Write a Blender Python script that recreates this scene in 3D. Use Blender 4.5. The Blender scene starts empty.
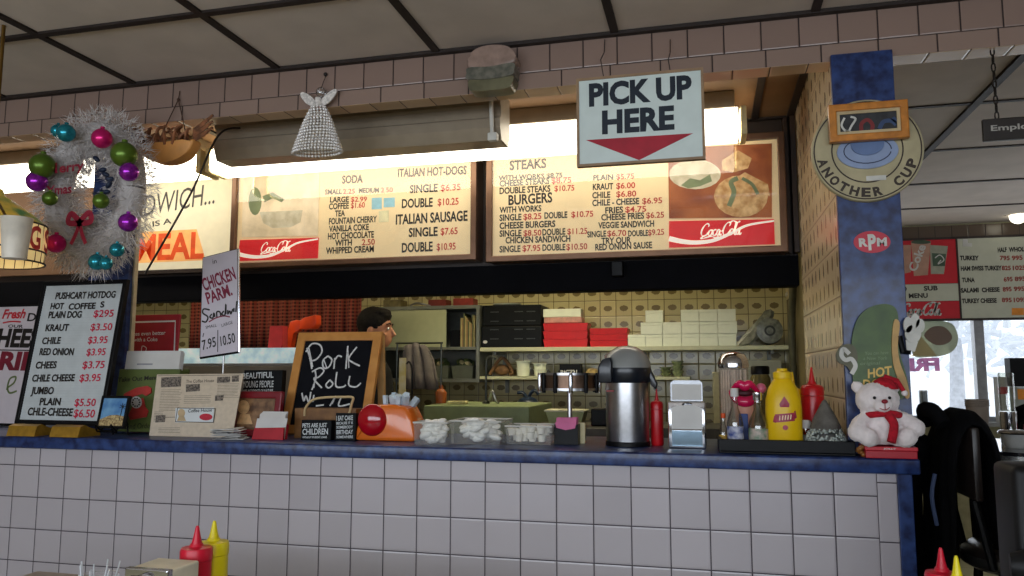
import bpy, bmesh, math, random
from mathutils import Vector, Matrix, Euler
random.seed(7)
SC = bpy.context.scene
PI = math.pi

# ------------------------------------------------------------------ camera
FPX = 772.01
PITCH, YAW, ROLL = 0.1085, 0.2466, 0.0006
CAM = Vector((2.459, -2.338, 1.25))
cp, sp, cy, sy = math.cos(PITCH), math.sin(PITCH), math.cos(YAW), math.sin(YAW)
FW = Vector((-sy * cp, cy * cp, sp))
RT = Vector((cy, sy, 0))
UP = RT.cross(FW)
RT, UP = RT * math.cos(ROLL) + UP * math.sin(ROLL), UP * math.cos(ROLL) - RT * math.sin(ROLL)
cam_data = bpy.data.cameras.new('camera')
cam_data.sensor_width = 36.0
cam_data.lens = FPX * 36.0 / 1024.0
cam_data.clip_start = 0.02
cam = bpy.data.objects.new('camera', cam_data)
SC.collection.objects.link(cam)
mr = Matrix((RT, UP, -FW)).transposed()
cam.matrix_world = Matrix.Translation(CAM) @ mr.to_4x4()
SC.camera = cam

# ------------------------------------------------------------------ world, exposure, big lights
w = bpy.data.worlds.new('overcast_sky')
SC.world = w
w.use_nodes = True
bg = w.node_tree.nodes['Background']
bg.inputs['Color'].default_value = (0.86, 0.93, 1.0, 1)
bg.inputs['Strength'].default_value = 1.5
vs = SC.view_settings
vs.view_transform = 'Standard'
vs.look = 'None'
vs.exposure = 0.0
vs.gamma = 1.0
vs.use_curve_mapping = False
SC.cycles.use_denoising = True
SC.cycles.max_bounces = 8
SC.cycles.caustics_reflective = False
SC.cycles.caustics_refractive = False


def area(name, loc, rot, sx, sy_, power, col=(1, 1, 1)):
    d = bpy.data.lights.new(name, 'AREA')
    d.shape = 'RECTANGLE'
    d.size, d.size_y = sx, sy_
    d.energy = power
    d.color = col
    o = bpy.data.objects.new(name, d)
    o.location = loc
    o.rotation_euler = rot
    SC.collection.objects.link(o)
    return o


# daylight coming in by the shop windows behind the camera
area('window_daylight', (1.6, -4.55, 1.45), (PI / 2 - 0.25, 0, 0), 5.6, 1.2, 105, (0.82, 0.90, 1.0))
# daylight from the snowy yard by the far windows; fill added from the unseen side wall
area('far_window_daylight', (4.8, 3.75, 1.3), (-PI / 2 - 0.3, 0, 0), 2.7, 0.7, 6, (0.88, 0.94, 1.0))
area('side_fill_light', (6.42, 1.9, 1.5), (PI / 2, 0, PI / 2), 2.5, 1.0, 6, (0.90, 0.95, 1.0))

# ------------------------------------------------------------------ helpers


def ray(px, py):
    return FW + RT * ((px - 512) / FPX) + UP * ((288 - py) / FPX)


def atY(px, py, Y):
    d = ray(px, py)
    return CAM + d * ((Y - CAM.y) / d.y)


def atZ(px, py, Z):
    d = ray(px, py)
    return CAM + d * ((Z - CAM.z) / d.z)


def atX(px, py, X):
    d = ray(px, py)
    return CAM + d * ((X - CAM.x) / d.x)


def lin(c):
    def f(v):
        v /= 255.0
        return v / 12.92 if v <= 0.04045 else ((v + 0.055) / 1.055) ** 2.4
    return tuple(f(v) for v in c) + (1.0,)


MATS = {}


def nd(nt, t, **kw):
    n = nt.nodes.new(t)
    for k, v in kw.items():
        setattr(n, k, v)
    return n


def pm(name, col, rough=0.5, metal=0.0, var=0.12, scale=18.0, bump=0.0, coat=0.0, emit=0.0, trans=0.0, ior=1.45, sheen=0.0, col2=None, detail=3.0, spec=0.5, alpha=1.0):
    """principled material whose colour is modulated by procedural noise"""
    if name in MATS:
        return MATS[name]
    m = bpy.data.materials.new(name)
    m.use_nodes = True
    nt = m.node_tree
    b = nt.nodes['Principled BSDF']
    c = lin(col)
    tc = nd(nt, 'ShaderNodeTexCoord')
    nz = nd(nt, 'ShaderNodeTexNoise')
    nz.inputs['Scale'].default_value = scale
    nz.inputs['Detail'].default_value = detail
    nt.links.new(tc.outputs['Object'], nz.inputs['Vector'])
    rp = nd(nt, 'ShaderNodeValToRGB')
    if col2 is None:
        k0, k1 = 1 - var, 1 + var
        rp.color_ramp.elements[0].color = (c[0] * k0, c[1] * k0, c[2] * k0, 1)
        rp.color_ramp.elements[1].color = (min(1, c[0] * k1), min(1, c[1] * k1), min(1, c[2] * k1), 1)
    else:
        rp.color_ramp.elements[0].color = c
        rp.color_ramp.elements[1].color = lin(col2)
    rp.color_ramp.elements[0].position = 0.35
    rp.color_ramp.elements[1].position = 0.65
    nt.links.new(nz.outputs['Fac'], rp.inputs['Fac'])
    nt.links.new(rp.outputs['Color'], b.inputs['Base Color'])
    b.inputs['Roughness'].default_value = rough
    b.inputs['Metallic'].default_value = metal
    b.inputs['Coat Weight'].default_value = coat
    b.inputs['Coat Roughness'].default_value = 0.06
    b.inputs['Transmission Weight'].default_value = trans
    b.inputs['IOR'].default_value = ior
    b.inputs['Sheen Weight'].default_value = sheen
    b.inputs['Specular IOR Level'].default_value = spec
    b.inputs['Alpha'].default_value = alpha
    if emit:
        nt.links.new(rp.outputs['Color'], b.inputs['Emission Color'])
        b.inputs['Emission Strength'].default_value = emit
    if bump:
        bp = nd(nt, 'ShaderNodeBump')
        bp.inputs['Strength'].default_value = bump
        bp.inputs['Distance'].default_value = 0.01
        nt.links.new(nz.outputs['Fac'], bp.inputs['Height'])
        nt.links.new(bp.outputs['Normal'], b.inputs['Normal'])
    MATS[name] = m
    return m


def M_(nt, op, a, b=None, c=None):
    n = nd(nt, 'ShaderNodeMath', operation=op)
    for i, v in enumerate((a, b, c)):
        if v is None:
            continue
        if isinstance(v, (int, float)):
            n.inputs[i].default_value = v
        else:
            nt.links.new(v, n.inputs[i])
    return n.outputs[0]


def mixc(nt, fac, a, b):
    n = nd(nt, 'ShaderNodeMix', data_type='RGBA')
    if isinstance(fac, (int, float)):
        n.inputs['Factor'].default_value = fac
    else:
        nt.links.new(fac, n.inputs['Factor'])
    for s, v in (('A', a), ('B', b)):
        sk = [i for i in n.inputs if i.name == s and i.type == 'RGBA'][0]
        if isinstance(v, tuple):
            sk.default_value = v
        else:
            nt.links.new(v, sk)
    return [o for o in n.outputs if o.type == 'RGBA'][0]


def tile_mat(name, col, grout, axes, pu, pv, u0=0.0, v0=0.0, g=0.0035, rough=0.22, var=0.06, emblem=None, ecol=(110, 80, 40), coat=0.0):
    """square wall tiles laid out in world metres with darker joints; emblem = printed figure in each tile"""
    m = bpy.data.materials.new(name)
    m.use_nodes = True
    nt = m.node_tree
    b = nt.nodes['Principled BSDF']
    geo = nd(nt, 'ShaderNodeNewGeometry')
    sep = nd(nt, 'ShaderNodeSeparateXYZ')
    nt.links.new(geo.outputs['Position'], sep.inputs[0])
    U = M_(nt, 'DIVIDE', M_(nt, 'SUBTRACT', sep.outputs[axes[0]], u0), pu)
    V = M_(nt, 'DIVIDE', M_(nt, 'SUBTRACT', sep.outputs[axes[1]], v0), pv)
    fu = M_(nt, 'FRACT', U)
    fv = M_(nt, 'FRACT', V)
    du = M_(nt, 'MULTIPLY', M_(nt, 'SUBTRACT', 0.5, M_(nt, 'ABSOLUTE', M_(nt, 'SUBTRACT', fu, 0.5))), pu)
    dv = M_(nt, 'MULTIPLY', M_(nt, 'SUBTRACT', 0.5, M_(nt, 'ABSOLUTE', M_(nt, 'SUBTRACT', fv, 0.5))), pv)
    dd = M_(nt, 'MINIMUM', du, dv)
    joint = M_(nt, 'LESS_THAN', dd, g * 0.5)
    cell = nd(nt, 'ShaderNodeCombineXYZ')
    nt.links.new(M_(nt, 'FLOOR', U), cell.inputs[0])
    nt.links.new(M_(nt, 'FLOOR', V), cell.inputs[1])
    wn = nd(nt, 'ShaderNodeTexWhiteNoise', noise_dimensions='2D')
    nt.links.new(cell.outputs[0], wn.inputs['Vector'])
    c = lin(col)
    base = mixc(nt, wn.outputs['Value'], tuple(v * (1 - var) for v in c[:3]) + (1,), tuple(min(1, v * (1 + var)) for v in c[:3]) + (1,))
    if emblem:
        cu_, cv_, ru, rv, nx, ny = emblem
        eu = M_(nt, 'SUBTRACT', M_(nt, 'FRACT', M_(nt, 'MULTIPLY', fu, nx)), cu_)
        ev = M_(nt, 'SUBTRACT', M_(nt, 'FRACT', M_(nt, 'MULTIPLY', fv, ny)), cv_)
        r2 = M_(nt, 'ADD', M_(nt, 'POWER', M_(nt, 'DIVIDE', eu, ru), 2.0), M_(nt, 'POWER', M_(nt, 'DIVIDE', ev, rv), 2.0))
        nz = nd(nt, 'ShaderNodeTexNoise')
        nz.inputs['Scale'].default_value = 90
        nt.links.new(geo.outputs['Position'], nz.inputs['Vector'])
        fac = M_(nt, 'MULTIPLY', M_(nt, 'LESS_THAN', M_(nt, 'ADD', r2, M_(nt, 'MULTIPLY', nz.outputs['Fac'], 0.9)), 1.25), 0.8)
        base = mixc(nt, fac, base, lin(ecol))
    out = mixc(nt, joint, base, lin(grout))
    nt.links.new(out, b.inputs['Base Color'])
    nt.links.new(M_(nt, 'ADD', M_(nt, 'MULTIPLY', joint, 0.6), rough), b.inputs['Roughness'])
    edge = nd(nt, 'ShaderNodeMapRange')
    edge.inputs['From Max'].default_value = 0.006
    nt.links.new(dd, edge.inputs['Value'])
    wav = nd(nt, 'ShaderNodeTexNoise')
    wav.inputs['Scale'].default_value = 7
    nt.links.new(geo.outputs['Position'], wav.inputs['Vector'])
    bp = nd(nt, 'ShaderNodeBump')
    bp.inputs['Strength'].default_value = 0.5
    bp.inputs['Distance'].default_value = 0.003
    nt.links.new(M_(nt, 'ADD', edge.outputs[0], M_(nt, 'MULTIPLY', wav.outputs['Fac'], 0.8)), bp.inputs['Height'])
    nt.links.new(bp.outputs['Normal'], b.inputs['Normal'])
    MATS[name] = m
    return m


def glass_mat(name, refl=0.08, tint=(255, 255, 255), rough=0.02, fres=0.6):
    if name in MATS:
        return MATS[name]
    m = bpy.data.materials.new(name)
    m.use_nodes = True
    nt = m.node_tree
    nt.nodes.clear()
    out = nd(nt, 'ShaderNodeOutputMaterial')
    tr = nd(nt, 'ShaderNodeBsdfTransparent')
    tr.inputs['Color'].default_value = lin(tint)
    gl = nd(nt, 'ShaderNodeBsdfGlossy')
    gl.inputs['Roughness'].default_value = rough
    fr = nd(nt, 'ShaderNodeLayerWeight')
    fr.inputs['Blend'].default_value = 0.25
    mx = nd(nt, 'ShaderNodeMixShader')
    nt.links.new(M_(nt, 'ADD', M_(nt, 'MULTIPLY', fr.outputs['Fresnel'], fres), refl), mx.inputs[0])
    nt.links.new(tr.outputs[0], mx.inputs[1])
    nt.links.new(gl.outputs[0], mx.inputs[2])
    nt.links.new(mx.outputs[0], out.inputs[0])
    MATS[name] = m
    return m


# ---- mesh helpers -------------------------------------------------


def box(bm, x0, x1, y0, y1, z0, z1, bev=0.0, seg=2):
    vs_ = [bm.verts.new((x, y, z)) for x in (x0, x1) for y in (y0, y1) for z in (z0, z1)]
    f = [(0, 1, 3, 2), (4, 6, 7, 5), (0, 4, 5, 1), (2, 3, 7, 6), (0, 2, 6, 4), (1, 5, 7, 3)]
    fs = [bm.faces.new([vs_[i] for i in q]) for q in f]
    if bev:
        es = list({e for q in fs for e in q.edges})
        bmesh.ops.bevel(bm, geom=es, offset=bev, segments=seg, profile=0.5, affect='EDGES')


def lathe(bm, prof, c=(0, 0, 0), seg=24, sx=1.0, sy_=1.0, axis='z', cap=True):
    rings = []
    for r, z in prof:
        ring = []
        for i in range(seg):
            a = 2 * PI * i / seg
            p = (r * math.cos(a) * sx, r * math.sin(a) * sy_, z)
            if axis == 'y':
                p = (p[0], p[2], p[1])
            elif axis == 'x':
                p = (p[2], p[0], p[1])
            ring.append(bm.verts.new((c[0] + p[0], c[1] + p[1], c[2] + p[2])))
        rings.append(ring)
    for a, b in zip(rings, rings[1:]):
        for i in range(seg):
            j = (i + 1) % seg
            try:
                bm.faces.new((a[i], a[j], b[j], b[i]))
            except ValueError:
                pass
    if cap:
        for ring in (rings[0], rings[-1]):
            try:
                bm.faces.new(ring)
            except ValueError:
                pass


def tube(bm, pts, r, seg=8, cap=True):
    pts = [Vector(p) for p in pts]
    n = len(pts)
    rr = r if isinstance(r, (list, tuple)) else [r] * n
    rings = []
    t0 = (pts[1] - pts[0]).normalized()
    ref = Vector((0, 0, 1)) if abs(t0.z) < 0.9 else Vector((1, 0, 0))
    nrm = t0.cross(ref).normalized()
    for i, p in enumerate(pts):
        t = (pts[min(i + 1, n - 1)] - pts[max(i - 1, 0)])
        if t.length < 1e-9:
            t = t0
        t.normalize()
        nrm = (nrm - t * nrm.dot(t))
        if nrm.length < 1e-6:
            nrm = t.orthogonal()
        nrm.normalize()
        bn = t.cross(nrm)
        rings.append([bm.verts.new(p + (nrm * math.cos(2 * PI * k / seg) + bn * math.sin(2 * PI * k / seg)) * rr[i]) for k in range(seg)])
    for a, b in zip(rings, rings[1:]):
        for i in range(seg):
            j = (i + 1) % seg
            bm.faces.new((a[i], a[j], b[j], b[i]))
    if cap:
        bm.faces.new(rings[0])
        bm.faces.new(rings[-1][::-1])


def ball(bm, c, r, sx=1, sy_=1, sz=1, u=16, v=10, rot=None):
    m = Matrix.Translation(Vector(c))
    if rot:
        m = m @ Euler(rot).to_matrix().to_4x4()
    m = m @ Matrix.Diagonal((r * sx, r * sy_, r * sz, 1))
    bmesh.ops.create_uvsphere(bm, u_segments=u, v_segments=v, radius=1.0, matrix=m)


def prism(bm, out, y0, y1):
    """outline in local x,z extruded from y0 (front) to y1 (back)"""
    a = [bm.verts.new((x, y0, z)) for x, z in out]
    b = [bm.verts.new((x, y1, z)) for x, z in out]
    bm.faces.new(a)
    bm.faces.new(b[::-1])
    n = len(out)
    for i in range(n):
        j = (i + 1) % n
        bm.faces.new((a[i], b[i], b[j], a[j]))


def cat(pts, sub=6, closed=False):
    """catmull-rom through 2-D or 3-D points"""
    P = [Vector(p) for p in pts]
    n = len(P)
    out = []
    rng = n if closed else n - 1
    for i in range(rng):
        p0 = P[(i - 1) % n] if closed or i > 0 else P[0]
        p1 = P[i]
        p2 = P[(i + 1) % n]
        p3 = P[(i + 2) % n] if closed or i + 2 < n else P[-1]
        for k in range(sub):
            t = k / sub
            out.append(0.5 * ((2 * p1) + (p2 - p0) * t + (2 * p0 - 5 * p1 + 4 * p2 - p3) * t * t + (3 * p1 - p0 - 3 * p2 + p3) * t ** 3))
    if not closed:
        out.append(P[-1])
    return out


def ribbon(bm, pts, wd, y):
    """flat painted stroke of width wd along 2-D points, lying at local y"""
    P = [Vector((p[0], p[1])) for p in pts]
    n = len(P)
    L, R_ = [], []
    for i, p in enumerate(P):
        t = P[min(i + 1, n - 1)] - P[max(i - 1, 0)]
        if t.length < 1e-9:
            t = Vector((1, 0))
        t.normalize()
        q = Vector((-t.y, t.x)) * (wd[i] if isinstance(wd, list) else wd) * 0.5
        L.append(bm.verts.new((p.x + q.x, y, p.y + q.y)))
        R_.append(bm.verts.new((p.x - q.x, y, p.y - q.y)))
    for i in range(n - 1):
        bm.faces.new((L[i], R_[i], R_[i + 1], L[i + 1]))


def link(name, me, mat, parent=None):
    o = bpy.data.objects.new(name, me)
    if mat is not None:
        for m in (mat if isinstance(mat, (list, tuple)) else [mat]):
            me.materials.append(m)
    SC.collection.objects.link(o)
    if parent is not None:
        o.parent = parent
    return o


def obj(name, bm, mat, parent=None, smooth=None, label=None, recalc=True):
    if recalc:
        bmesh.ops.recalc_face_normals(bm, faces=bm.faces[:])
    me = bpy.data.meshes.new(name)
    bm.to_mesh(me)
    bm.free()
    if smooth:
        for p in me.polygons:
            p.use_smooth = True
        me.set_sharp_from_angle(angle=math.radians(smooth))
    o = link(name, me, mat, parent)
    if label:
        o['label'] = label
    return o


def tag(o, label, cat_, group=None, kind=None):
    o['label'] = label
    o['category'] = cat_
    if group:
        o['group'] = group
    if kind:
        o['kind'] = kind
    return o


def thing(name, label, cat_, loc=(0, 0, 0), rot=(0, 0, 0), group=None):
    o = bpy.data.objects.new(name, None)
    o.empty_display_size = 0.05
    SC.collection.objects.link(o)
    o.location = loc
    o.rotation_euler = rot
    return tag(o, label, cat_, group)


def struct(name, bm, mat, parent=None, smooth=None, label=None):
    o = obj(name, bm, mat, parent, smooth)
    if parent is None:
        o['kind'] = 'structure'
        if label:
            o['label'] = label
    return o


def copy_tree(o, parent=None):
    c = o.copy()
    SC.collection.objects.link(c)
    if parent is not None:
        c.parent = parent
    for ch in list(o.children):
        copy_tree(ch, c)
    return c


def B():
    return bmesh.new()


# ---- lettering ----------------------------------------------------
_tc = {}


def text_geo(s, bold=0.0, shear=0.0):
    k = (s, bold, shear)
    if k in _tc:
        return _tc[k]
    cu = bpy.data.curves.new('lettering', 'FONT')
    cu.body = s
    cu.size = 1.0
    cu.offset = bold
    cu.shear = shear
    cu.resolution_u = 3
    cu.dimensions = '2D'
    cu.fill_mode = 'FRONT'
    o = bpy.data.objects.new('lettering', cu)
    SC.collection.objects.link(o)
    bpy.context.view_layer.update()
    me = bpy.data.meshes.new_from_object(o.evaluated_get(bpy.context.evaluated_depsgraph_get()))
    vs_ = [tuple(v.co) for v in me.vertices]
    fs = [tuple(p.vertices) for p in me.polygons]
    bpy.data.objects.remove(o)
    bpy.data.curves.remove(cu)
    bpy.data.meshes.remove(me)
    _tc[k] = (vs_, fs)
    return _tc[k]


def text(bm, s, a, b, h, y=-0.0012, bold=0.012, shear=0.0, mirror=False):
    """write s from local point a to b (baseline ends, (x,z)), capital height h, at local depth y"""
    vs_, fs = text_geo(s, bold, shear)
    cap = 0.729
    x0 = min(v[0] for v in vs_)
    x1 = max(v[0] for v in vs_)
    a, b = Vector(a), Vector(b)
    d = b - a
    L = d.length
    d.normalize()
    up = Vector((-d.y, d.x))
    nv = []
    for v in vs_:
        t = (v[0] - x0) / (x1 - x0)
        if mirror:
            t = 1 - t
        p = a + d * (t * L) + up * (v[1] / cap * h)
        nv.append(bm.verts.new((p.x, y, p.y)))
    for f in fs:
        try:
            bm.faces.new([nv[i] for i in f])
        except ValueError:
            pass


class Plane:
    """a sign plane: local x right, local z up along the sign, local -y towards the viewer"""

    def __init__(s, o, yaw=0.0, tilt=0.0, roll=0.0):
        s.o = Vector(o)
        s.rot = (-tilt, roll, yaw)
        s.M = Matrix.Translation(s.o) @ Euler(s.rot).to_matrix().to_4x4()
        s.I = s.M.inverted()

    def uv(s, px, py, y=0.0):
        c = s.I @ CAM
        d = s.I.to_3x3() @ ray(px, py)
        p = c + d * ((y - c.y) / d.y)
        return (p.x, p.z)

    def thing(s, name, label, cat_, group=None):
        return thing(name, label, cat_, s.o, s.rot, group)

    def text(s, bm, st, p0, p1, hpx, y=-0.0012, bold=0.012, shear=0.0, mirror=False):
        a, b = s.uv(*p0), s.uv(*p1)
        t = s.uv(p0[0], p0[1] - hpx)
        text(bm, st, a, b, math.hypot(t[0] - a[0], t[1] - a[1]), y, bold, shear, mirror)

    def poly(s, pts):
        return [s.uv(*p) for p in pts]


def frame(bm, x0, x1, z0, z1, wd, y0, y1, bev=0.0):
    """four mitred rails as one ring"""
    o = [(x0, z0), (x1, z0), (x1, z1), (x0, z1)]
    i = [(x0 + wd, z0 + wd), (x1 - wd, z0 + wd), (x1 - wd, z1 - wd), (x0 + wd, z1 - wd)]
    V = {}
    for k, pts in (('o', o), ('i', i)):
        for yy in (0, 1):
            V[k, yy] = [bm.verts.new((p[0], (y0, y1)[yy], p[1])) for p in pts]
    fs = []
    for q in range(4):
        r = (q + 1) % 4
        fs.append(bm.faces.new((V['o', 0][q], V['o', 0][r], V['i', 0][r], V['i', 0][q])))
        fs.append(bm.faces.new((V['o', 1][q], V['i', 1][q], V['i', 1][r], V['o', 1][r])))
        fs.append(bm.faces.new((V['o', 0][q], V['o', 1][q], V['o', 1][r], V['o', 0][r])))
        fs.append(bm.faces.new((V['i', 0][q], V['i', 0][r], V['i', 1][r], V['i', 1][q])))
    if bev:
        bmesh.ops.bevel(bm, geom=list({e for f in fs for e in f.edges if abs(e.verts[0].co.y - y0) < 1e-6 and abs(e.verts[1].co.y - y0) < 1e-6}), offset=bev, segments=2, profile=0.5, affect='EDGES')


def fuse(name, bm, mat, parent, voxel=0.006, smooth_it=4, fur=0.0, fur_scale=0.02):
    """join overlapping volumes into one continuous skin"""
    o = obj(name, bm, mat, parent, smooth=180)
    md = o.modifiers.new('skin', 'REMESH')
    md.mode = 'VOXEL'
    md.voxel_size = voxel
    md.use_smooth_shade = True
    sm = o.modifiers.new('soft', 'SMOOTH')
    sm.iterations = smooth_it
    sm.factor = 0.5
    if fur:
        tx = bpy.data.textures.new(name + '_pile', 'CLOUDS')
        tx.noise_scale = fur_scale
        dm = o.modifiers.new('pile', 'DISPLACE')
        dm.texture = tx
        dm.strength = fur
        dm.texture_coords = 'LOCAL'
    return o


# the script-style soda wordmark as brush strokes, unit height, about 3.3 wide
def film_mat(name, col, alpha):
    """thin printed film that lets daylight through"""
    m = bpy.data.materials.new(name)
    m.use_nodes = True
    nt = m.node_tree
    out = nt.nodes['Material Output']
    b = nt.nodes['Principled BSDF']
    nz = nd(nt, 'ShaderNodeTexNoise')
    nz.inputs['Scale'].default_value = 25
    c = lin(col)
    nt.links.new(mixc(nt, nz.outputs['Fac'], tuple(v * 0.85 for v in c[:3]) + (1,), c), b.inputs['Base Color'])
    b.inputs['Roughness'].default_value = 0.6
    tr = nd(nt, 'ShaderNodeBsdfTransparent')
    tr.inputs['Color'].default_value = c
    mx = nd(nt, 'ShaderNodeMixShader')
    mx.inputs[0].default_value = alpha
    nt.links.new(tr.outputs[0], mx.inputs[1])
    nt.links.new(b.outputs[0], mx.inputs[2])
    nt.links.new(mx.outputs[0], out.inputs[0])
    MATS[name] = m
    return m


def wordmark(bm, a, b, h, y=-0.002, wt=0.10):
    S = [
        [(.62, .72), (.66, .88), (.52, .98), (.30, .86), (.10, .52), (.08, .20), (.26, .02), (.52, .10), (.72, .34)],
        [(.30, .04), (.10, -.16), (.45, -.12), (.95, -.02), (1.35, -.16), (1.62, -.06)],
        [(.92, .50), (.76, .40), (.70, .16), (.82, .03), (.97, .14), (1.00, .38), (.92, .50), (.98, .44), (1.10, .46)],
        [(1.36, .44), (1.22, .48), (1.10, .30), (1.12, .08), (1.26, .03), (1.40, .20)],
        [(1.66, .46), (1.52, .46), (1.42, .26), (1.46, .05), (1.58, .08), (1.68, .42), (1.66, .10), (1.74, .04), (1.82, .14)],
        [(1.76, .34), (1.96, .38)],
        [(2.42, .70), (2.50, .90), (2.36, 1.0), (2.12, .86), (1.95, .50), (1.96, .18), (2.12, .02), (2.34, .10), (2.52, .36)],
        [(2.40, .96), (2.70, 1.10), (3.05, .96), (3.30, 1.05)],
        [(2.72, .50), (2.57, .40), (2.50, .16), (2.62, .03), (2.76, .14), (2.80, .38), (2.72, .50)],
        [(2.84, .20), (2.98, .60), (3.06, .92), (2.98, .98), (2.92, .60), (2.92, .12), (3.00, .03), (3.08, .14)],
        [(3.34, .46), (3.20, .46), (3.10, .26), (3.14, .05), (3.26, .08), (3.36, .42), (3.34, .10), (3.42, .03), (3.52, .16)],
    ]
    a, b = Vector(a), Vector(b)
    d = b - a
    k = d.length / 3.5
    d.normalize()
    up = Vector((-d.y, d.x))
    for i, st in enumerate(S):
        pts = cat([(p[0], p[1]) for p in st], 5)
        q = [a + d * ((p.x + p.y * 0.18) * k) + up * (p.y * h) for p in pts]
        n = len(q)
        ribbon(bm, q, [wt * h * (0.65 + 0.75 * abs(math.sin(3.0 * j / n * PI))) for j in range(n)], y)


def strokes(bm, plane, lines, wpx, y=-0.0012, sub=5):
    """brush or chalk strokes given by picture points lying on the sign plane"""
    for st in lines:
        pts = [plane.uv(*p) for p in st]
        a = plane.uv(*st[0])
        b = plane.uv(st[0][0] + wpx, st[0][1])
        ribbon(bm, cat(pts, sub) if len(pts) > 2 else pts, abs(b[0] - a[0]), y)

# ------------------------------------------------------------------ the setting
ZC = 2.348          # ceiling
ZT = 1.018          # counter top
TP = 0.1116         # wall tile pitch
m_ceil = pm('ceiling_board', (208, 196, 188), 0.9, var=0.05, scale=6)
m_grid = pm('dark_bronze_grid', (38, 28, 24), 0.6)
m_tileC = tile_mat('counter_tile', (180, 174, 180), (70, 64, 70), (0, 2), TP, TP * 1.0, 0.0, 0.913)
m_tileE = tile_mat('counter_end_tile', (180, 174, 180), (70, 64, 70), (0, 2), 0.5, 0.158, 2.90, 0.950)
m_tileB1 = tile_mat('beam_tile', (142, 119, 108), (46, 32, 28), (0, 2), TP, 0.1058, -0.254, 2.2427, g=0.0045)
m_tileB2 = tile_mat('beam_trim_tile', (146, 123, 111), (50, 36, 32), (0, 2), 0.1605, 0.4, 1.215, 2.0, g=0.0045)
m_tileB3 = tile_mat('beam_underside_glow_tile', (190, 160, 130), (70, 50, 38), (0, 1), TP, 0.3, -0.23, -0.1, var=0.18)  # warm fixture light put into this lighter, orange-tinted underside colour
m_tileK = tile_mat('kitchen_tile', (196, 184, 134), (92, 78, 44), (0, 2), TP, TP, 1.51, 1.752, g=0.004, emblem=(0.5, 0.5, 0.30, 0.20, 1, 1), ecol=(96, 76, 34))
m_tileP = tile_mat('partition_tile', (228, 206, 170), (120, 96, 70), (1, 2), 0.19, 0.152, 0.0, 1.02, g=0.003, emblem=(0.5, 0.5, 0.16, 0.36, 2, 2), ecol=(118, 88, 52))
m_blue = pm('blue_laminate', (15, 27, 68), 0.35, col2=(44, 67, 120), scale=30, detail=8, coat=0.1)
m_floor = tile_mat('floor_tile', (168, 160, 124), (120, 112, 84), (0, 1), 0.305, 0.305, g=0.004, rough=0.4)
m_wall = pm('dining_wall_paint', (150, 138, 124), 0.8)
m_dark = pm('dark_brown_laminate', (46, 34, 27), 0.5, var=0.25, scale=5)
m_navy = pm('dark_navy_metal', (11, 11, 15), 0.8, spec=0.1)
m_brown = pm('brown_panel', (120, 88, 62), 0.6, var=0.15, scale=4)
m_white = pm('white_paint', (206, 204, 196), 0.5)
m_alu = pm('aluminium', (160, 160, 162), 0.35, metal=0.9)
m_gls = glass_mat('window_pane', 0.02)

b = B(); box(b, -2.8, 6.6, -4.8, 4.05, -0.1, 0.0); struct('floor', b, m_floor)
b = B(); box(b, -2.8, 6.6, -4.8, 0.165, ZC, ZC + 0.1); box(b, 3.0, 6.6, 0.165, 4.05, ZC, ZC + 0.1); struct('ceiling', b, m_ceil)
b = B(); box(b, -2.8, 3.0, 0.165, 4.05, ZC, ZC + 0.1); struct('ceiling', b, pm('brown_ceiling_board', (122, 92, 62), 0.8, var=0.12, scale=5))  # kitchen ceiling boards in a darker brown than the dining ones
# ceiling grid bars
b = B()
for k in range(-5, 11):
    X = 0.366 + 0.61 * k
    box(b, X - 0.013, X + 0.013, -4.7, 0.085, ZC - 0.008, ZC + 0.01)
for k in range(0, 4):
    Y = -0.372 - 1.22 * k
    box(b, -2.7, 6.5, Y - 0.013, Y + 0.013, ZC - 0.0085, ZC + 0.01)
box(b, -2.7, 6.5, 0.062, 0.0855, ZC - 0.012, ZC + 0.01)
struct('trim_1', b, m_grid)
b = B()
for X in (0.28, 0.89, 1.50, 2.10, 2.685, 2.832):
    box(b, X - 0.014, X + 0.014, 0.18, 1.09, ZC - 0.008, ZC + 0.01)
for Y in (0.19, 1.085):
    box(b, -2.5, 2.846, Y - 0.014, Y + 0.014, ZC - 0.0085, ZC + 0.01)
struct('trim_2', b, m_grid)
b = B()
for X in (3.55, 4.77, 5.99):
    box(b, X - 0.016, X + 0.016, 0.18, 3.94, ZC - 0.012, ZC + 0.01)
for Y in (1.09, 1.80, 2.54, 3.28):
    box(b, 3.1, 6.5, Y - 0.011, Y + 0.011, ZC - 0.006, ZC + 0.01)
struct('trim_3', b, m_grid)

# tiled header beam over the counter
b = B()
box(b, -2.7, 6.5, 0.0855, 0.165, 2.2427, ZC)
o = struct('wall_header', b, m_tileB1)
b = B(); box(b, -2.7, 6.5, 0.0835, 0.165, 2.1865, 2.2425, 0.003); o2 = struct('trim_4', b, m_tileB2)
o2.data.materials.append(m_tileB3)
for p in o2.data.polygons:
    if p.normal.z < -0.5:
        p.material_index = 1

# counter front wall and end
b = B(); box(b, -2.7, 2.90, 0.0, 0.40, 0.0, 0.976); struct('wall_counter', b, m_tileC)
b = B(); box(b, 2.90, 2.952, -0.001, 0.40, 0.0, 0.976, 0.004); struct('trim_5', b, m_tileE)
b = B(); box(b, 2.952, 2.990, -0.003, 0.41, 0.0, 0.976, 0.002); struct('trim_6', b, m_blue)

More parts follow.
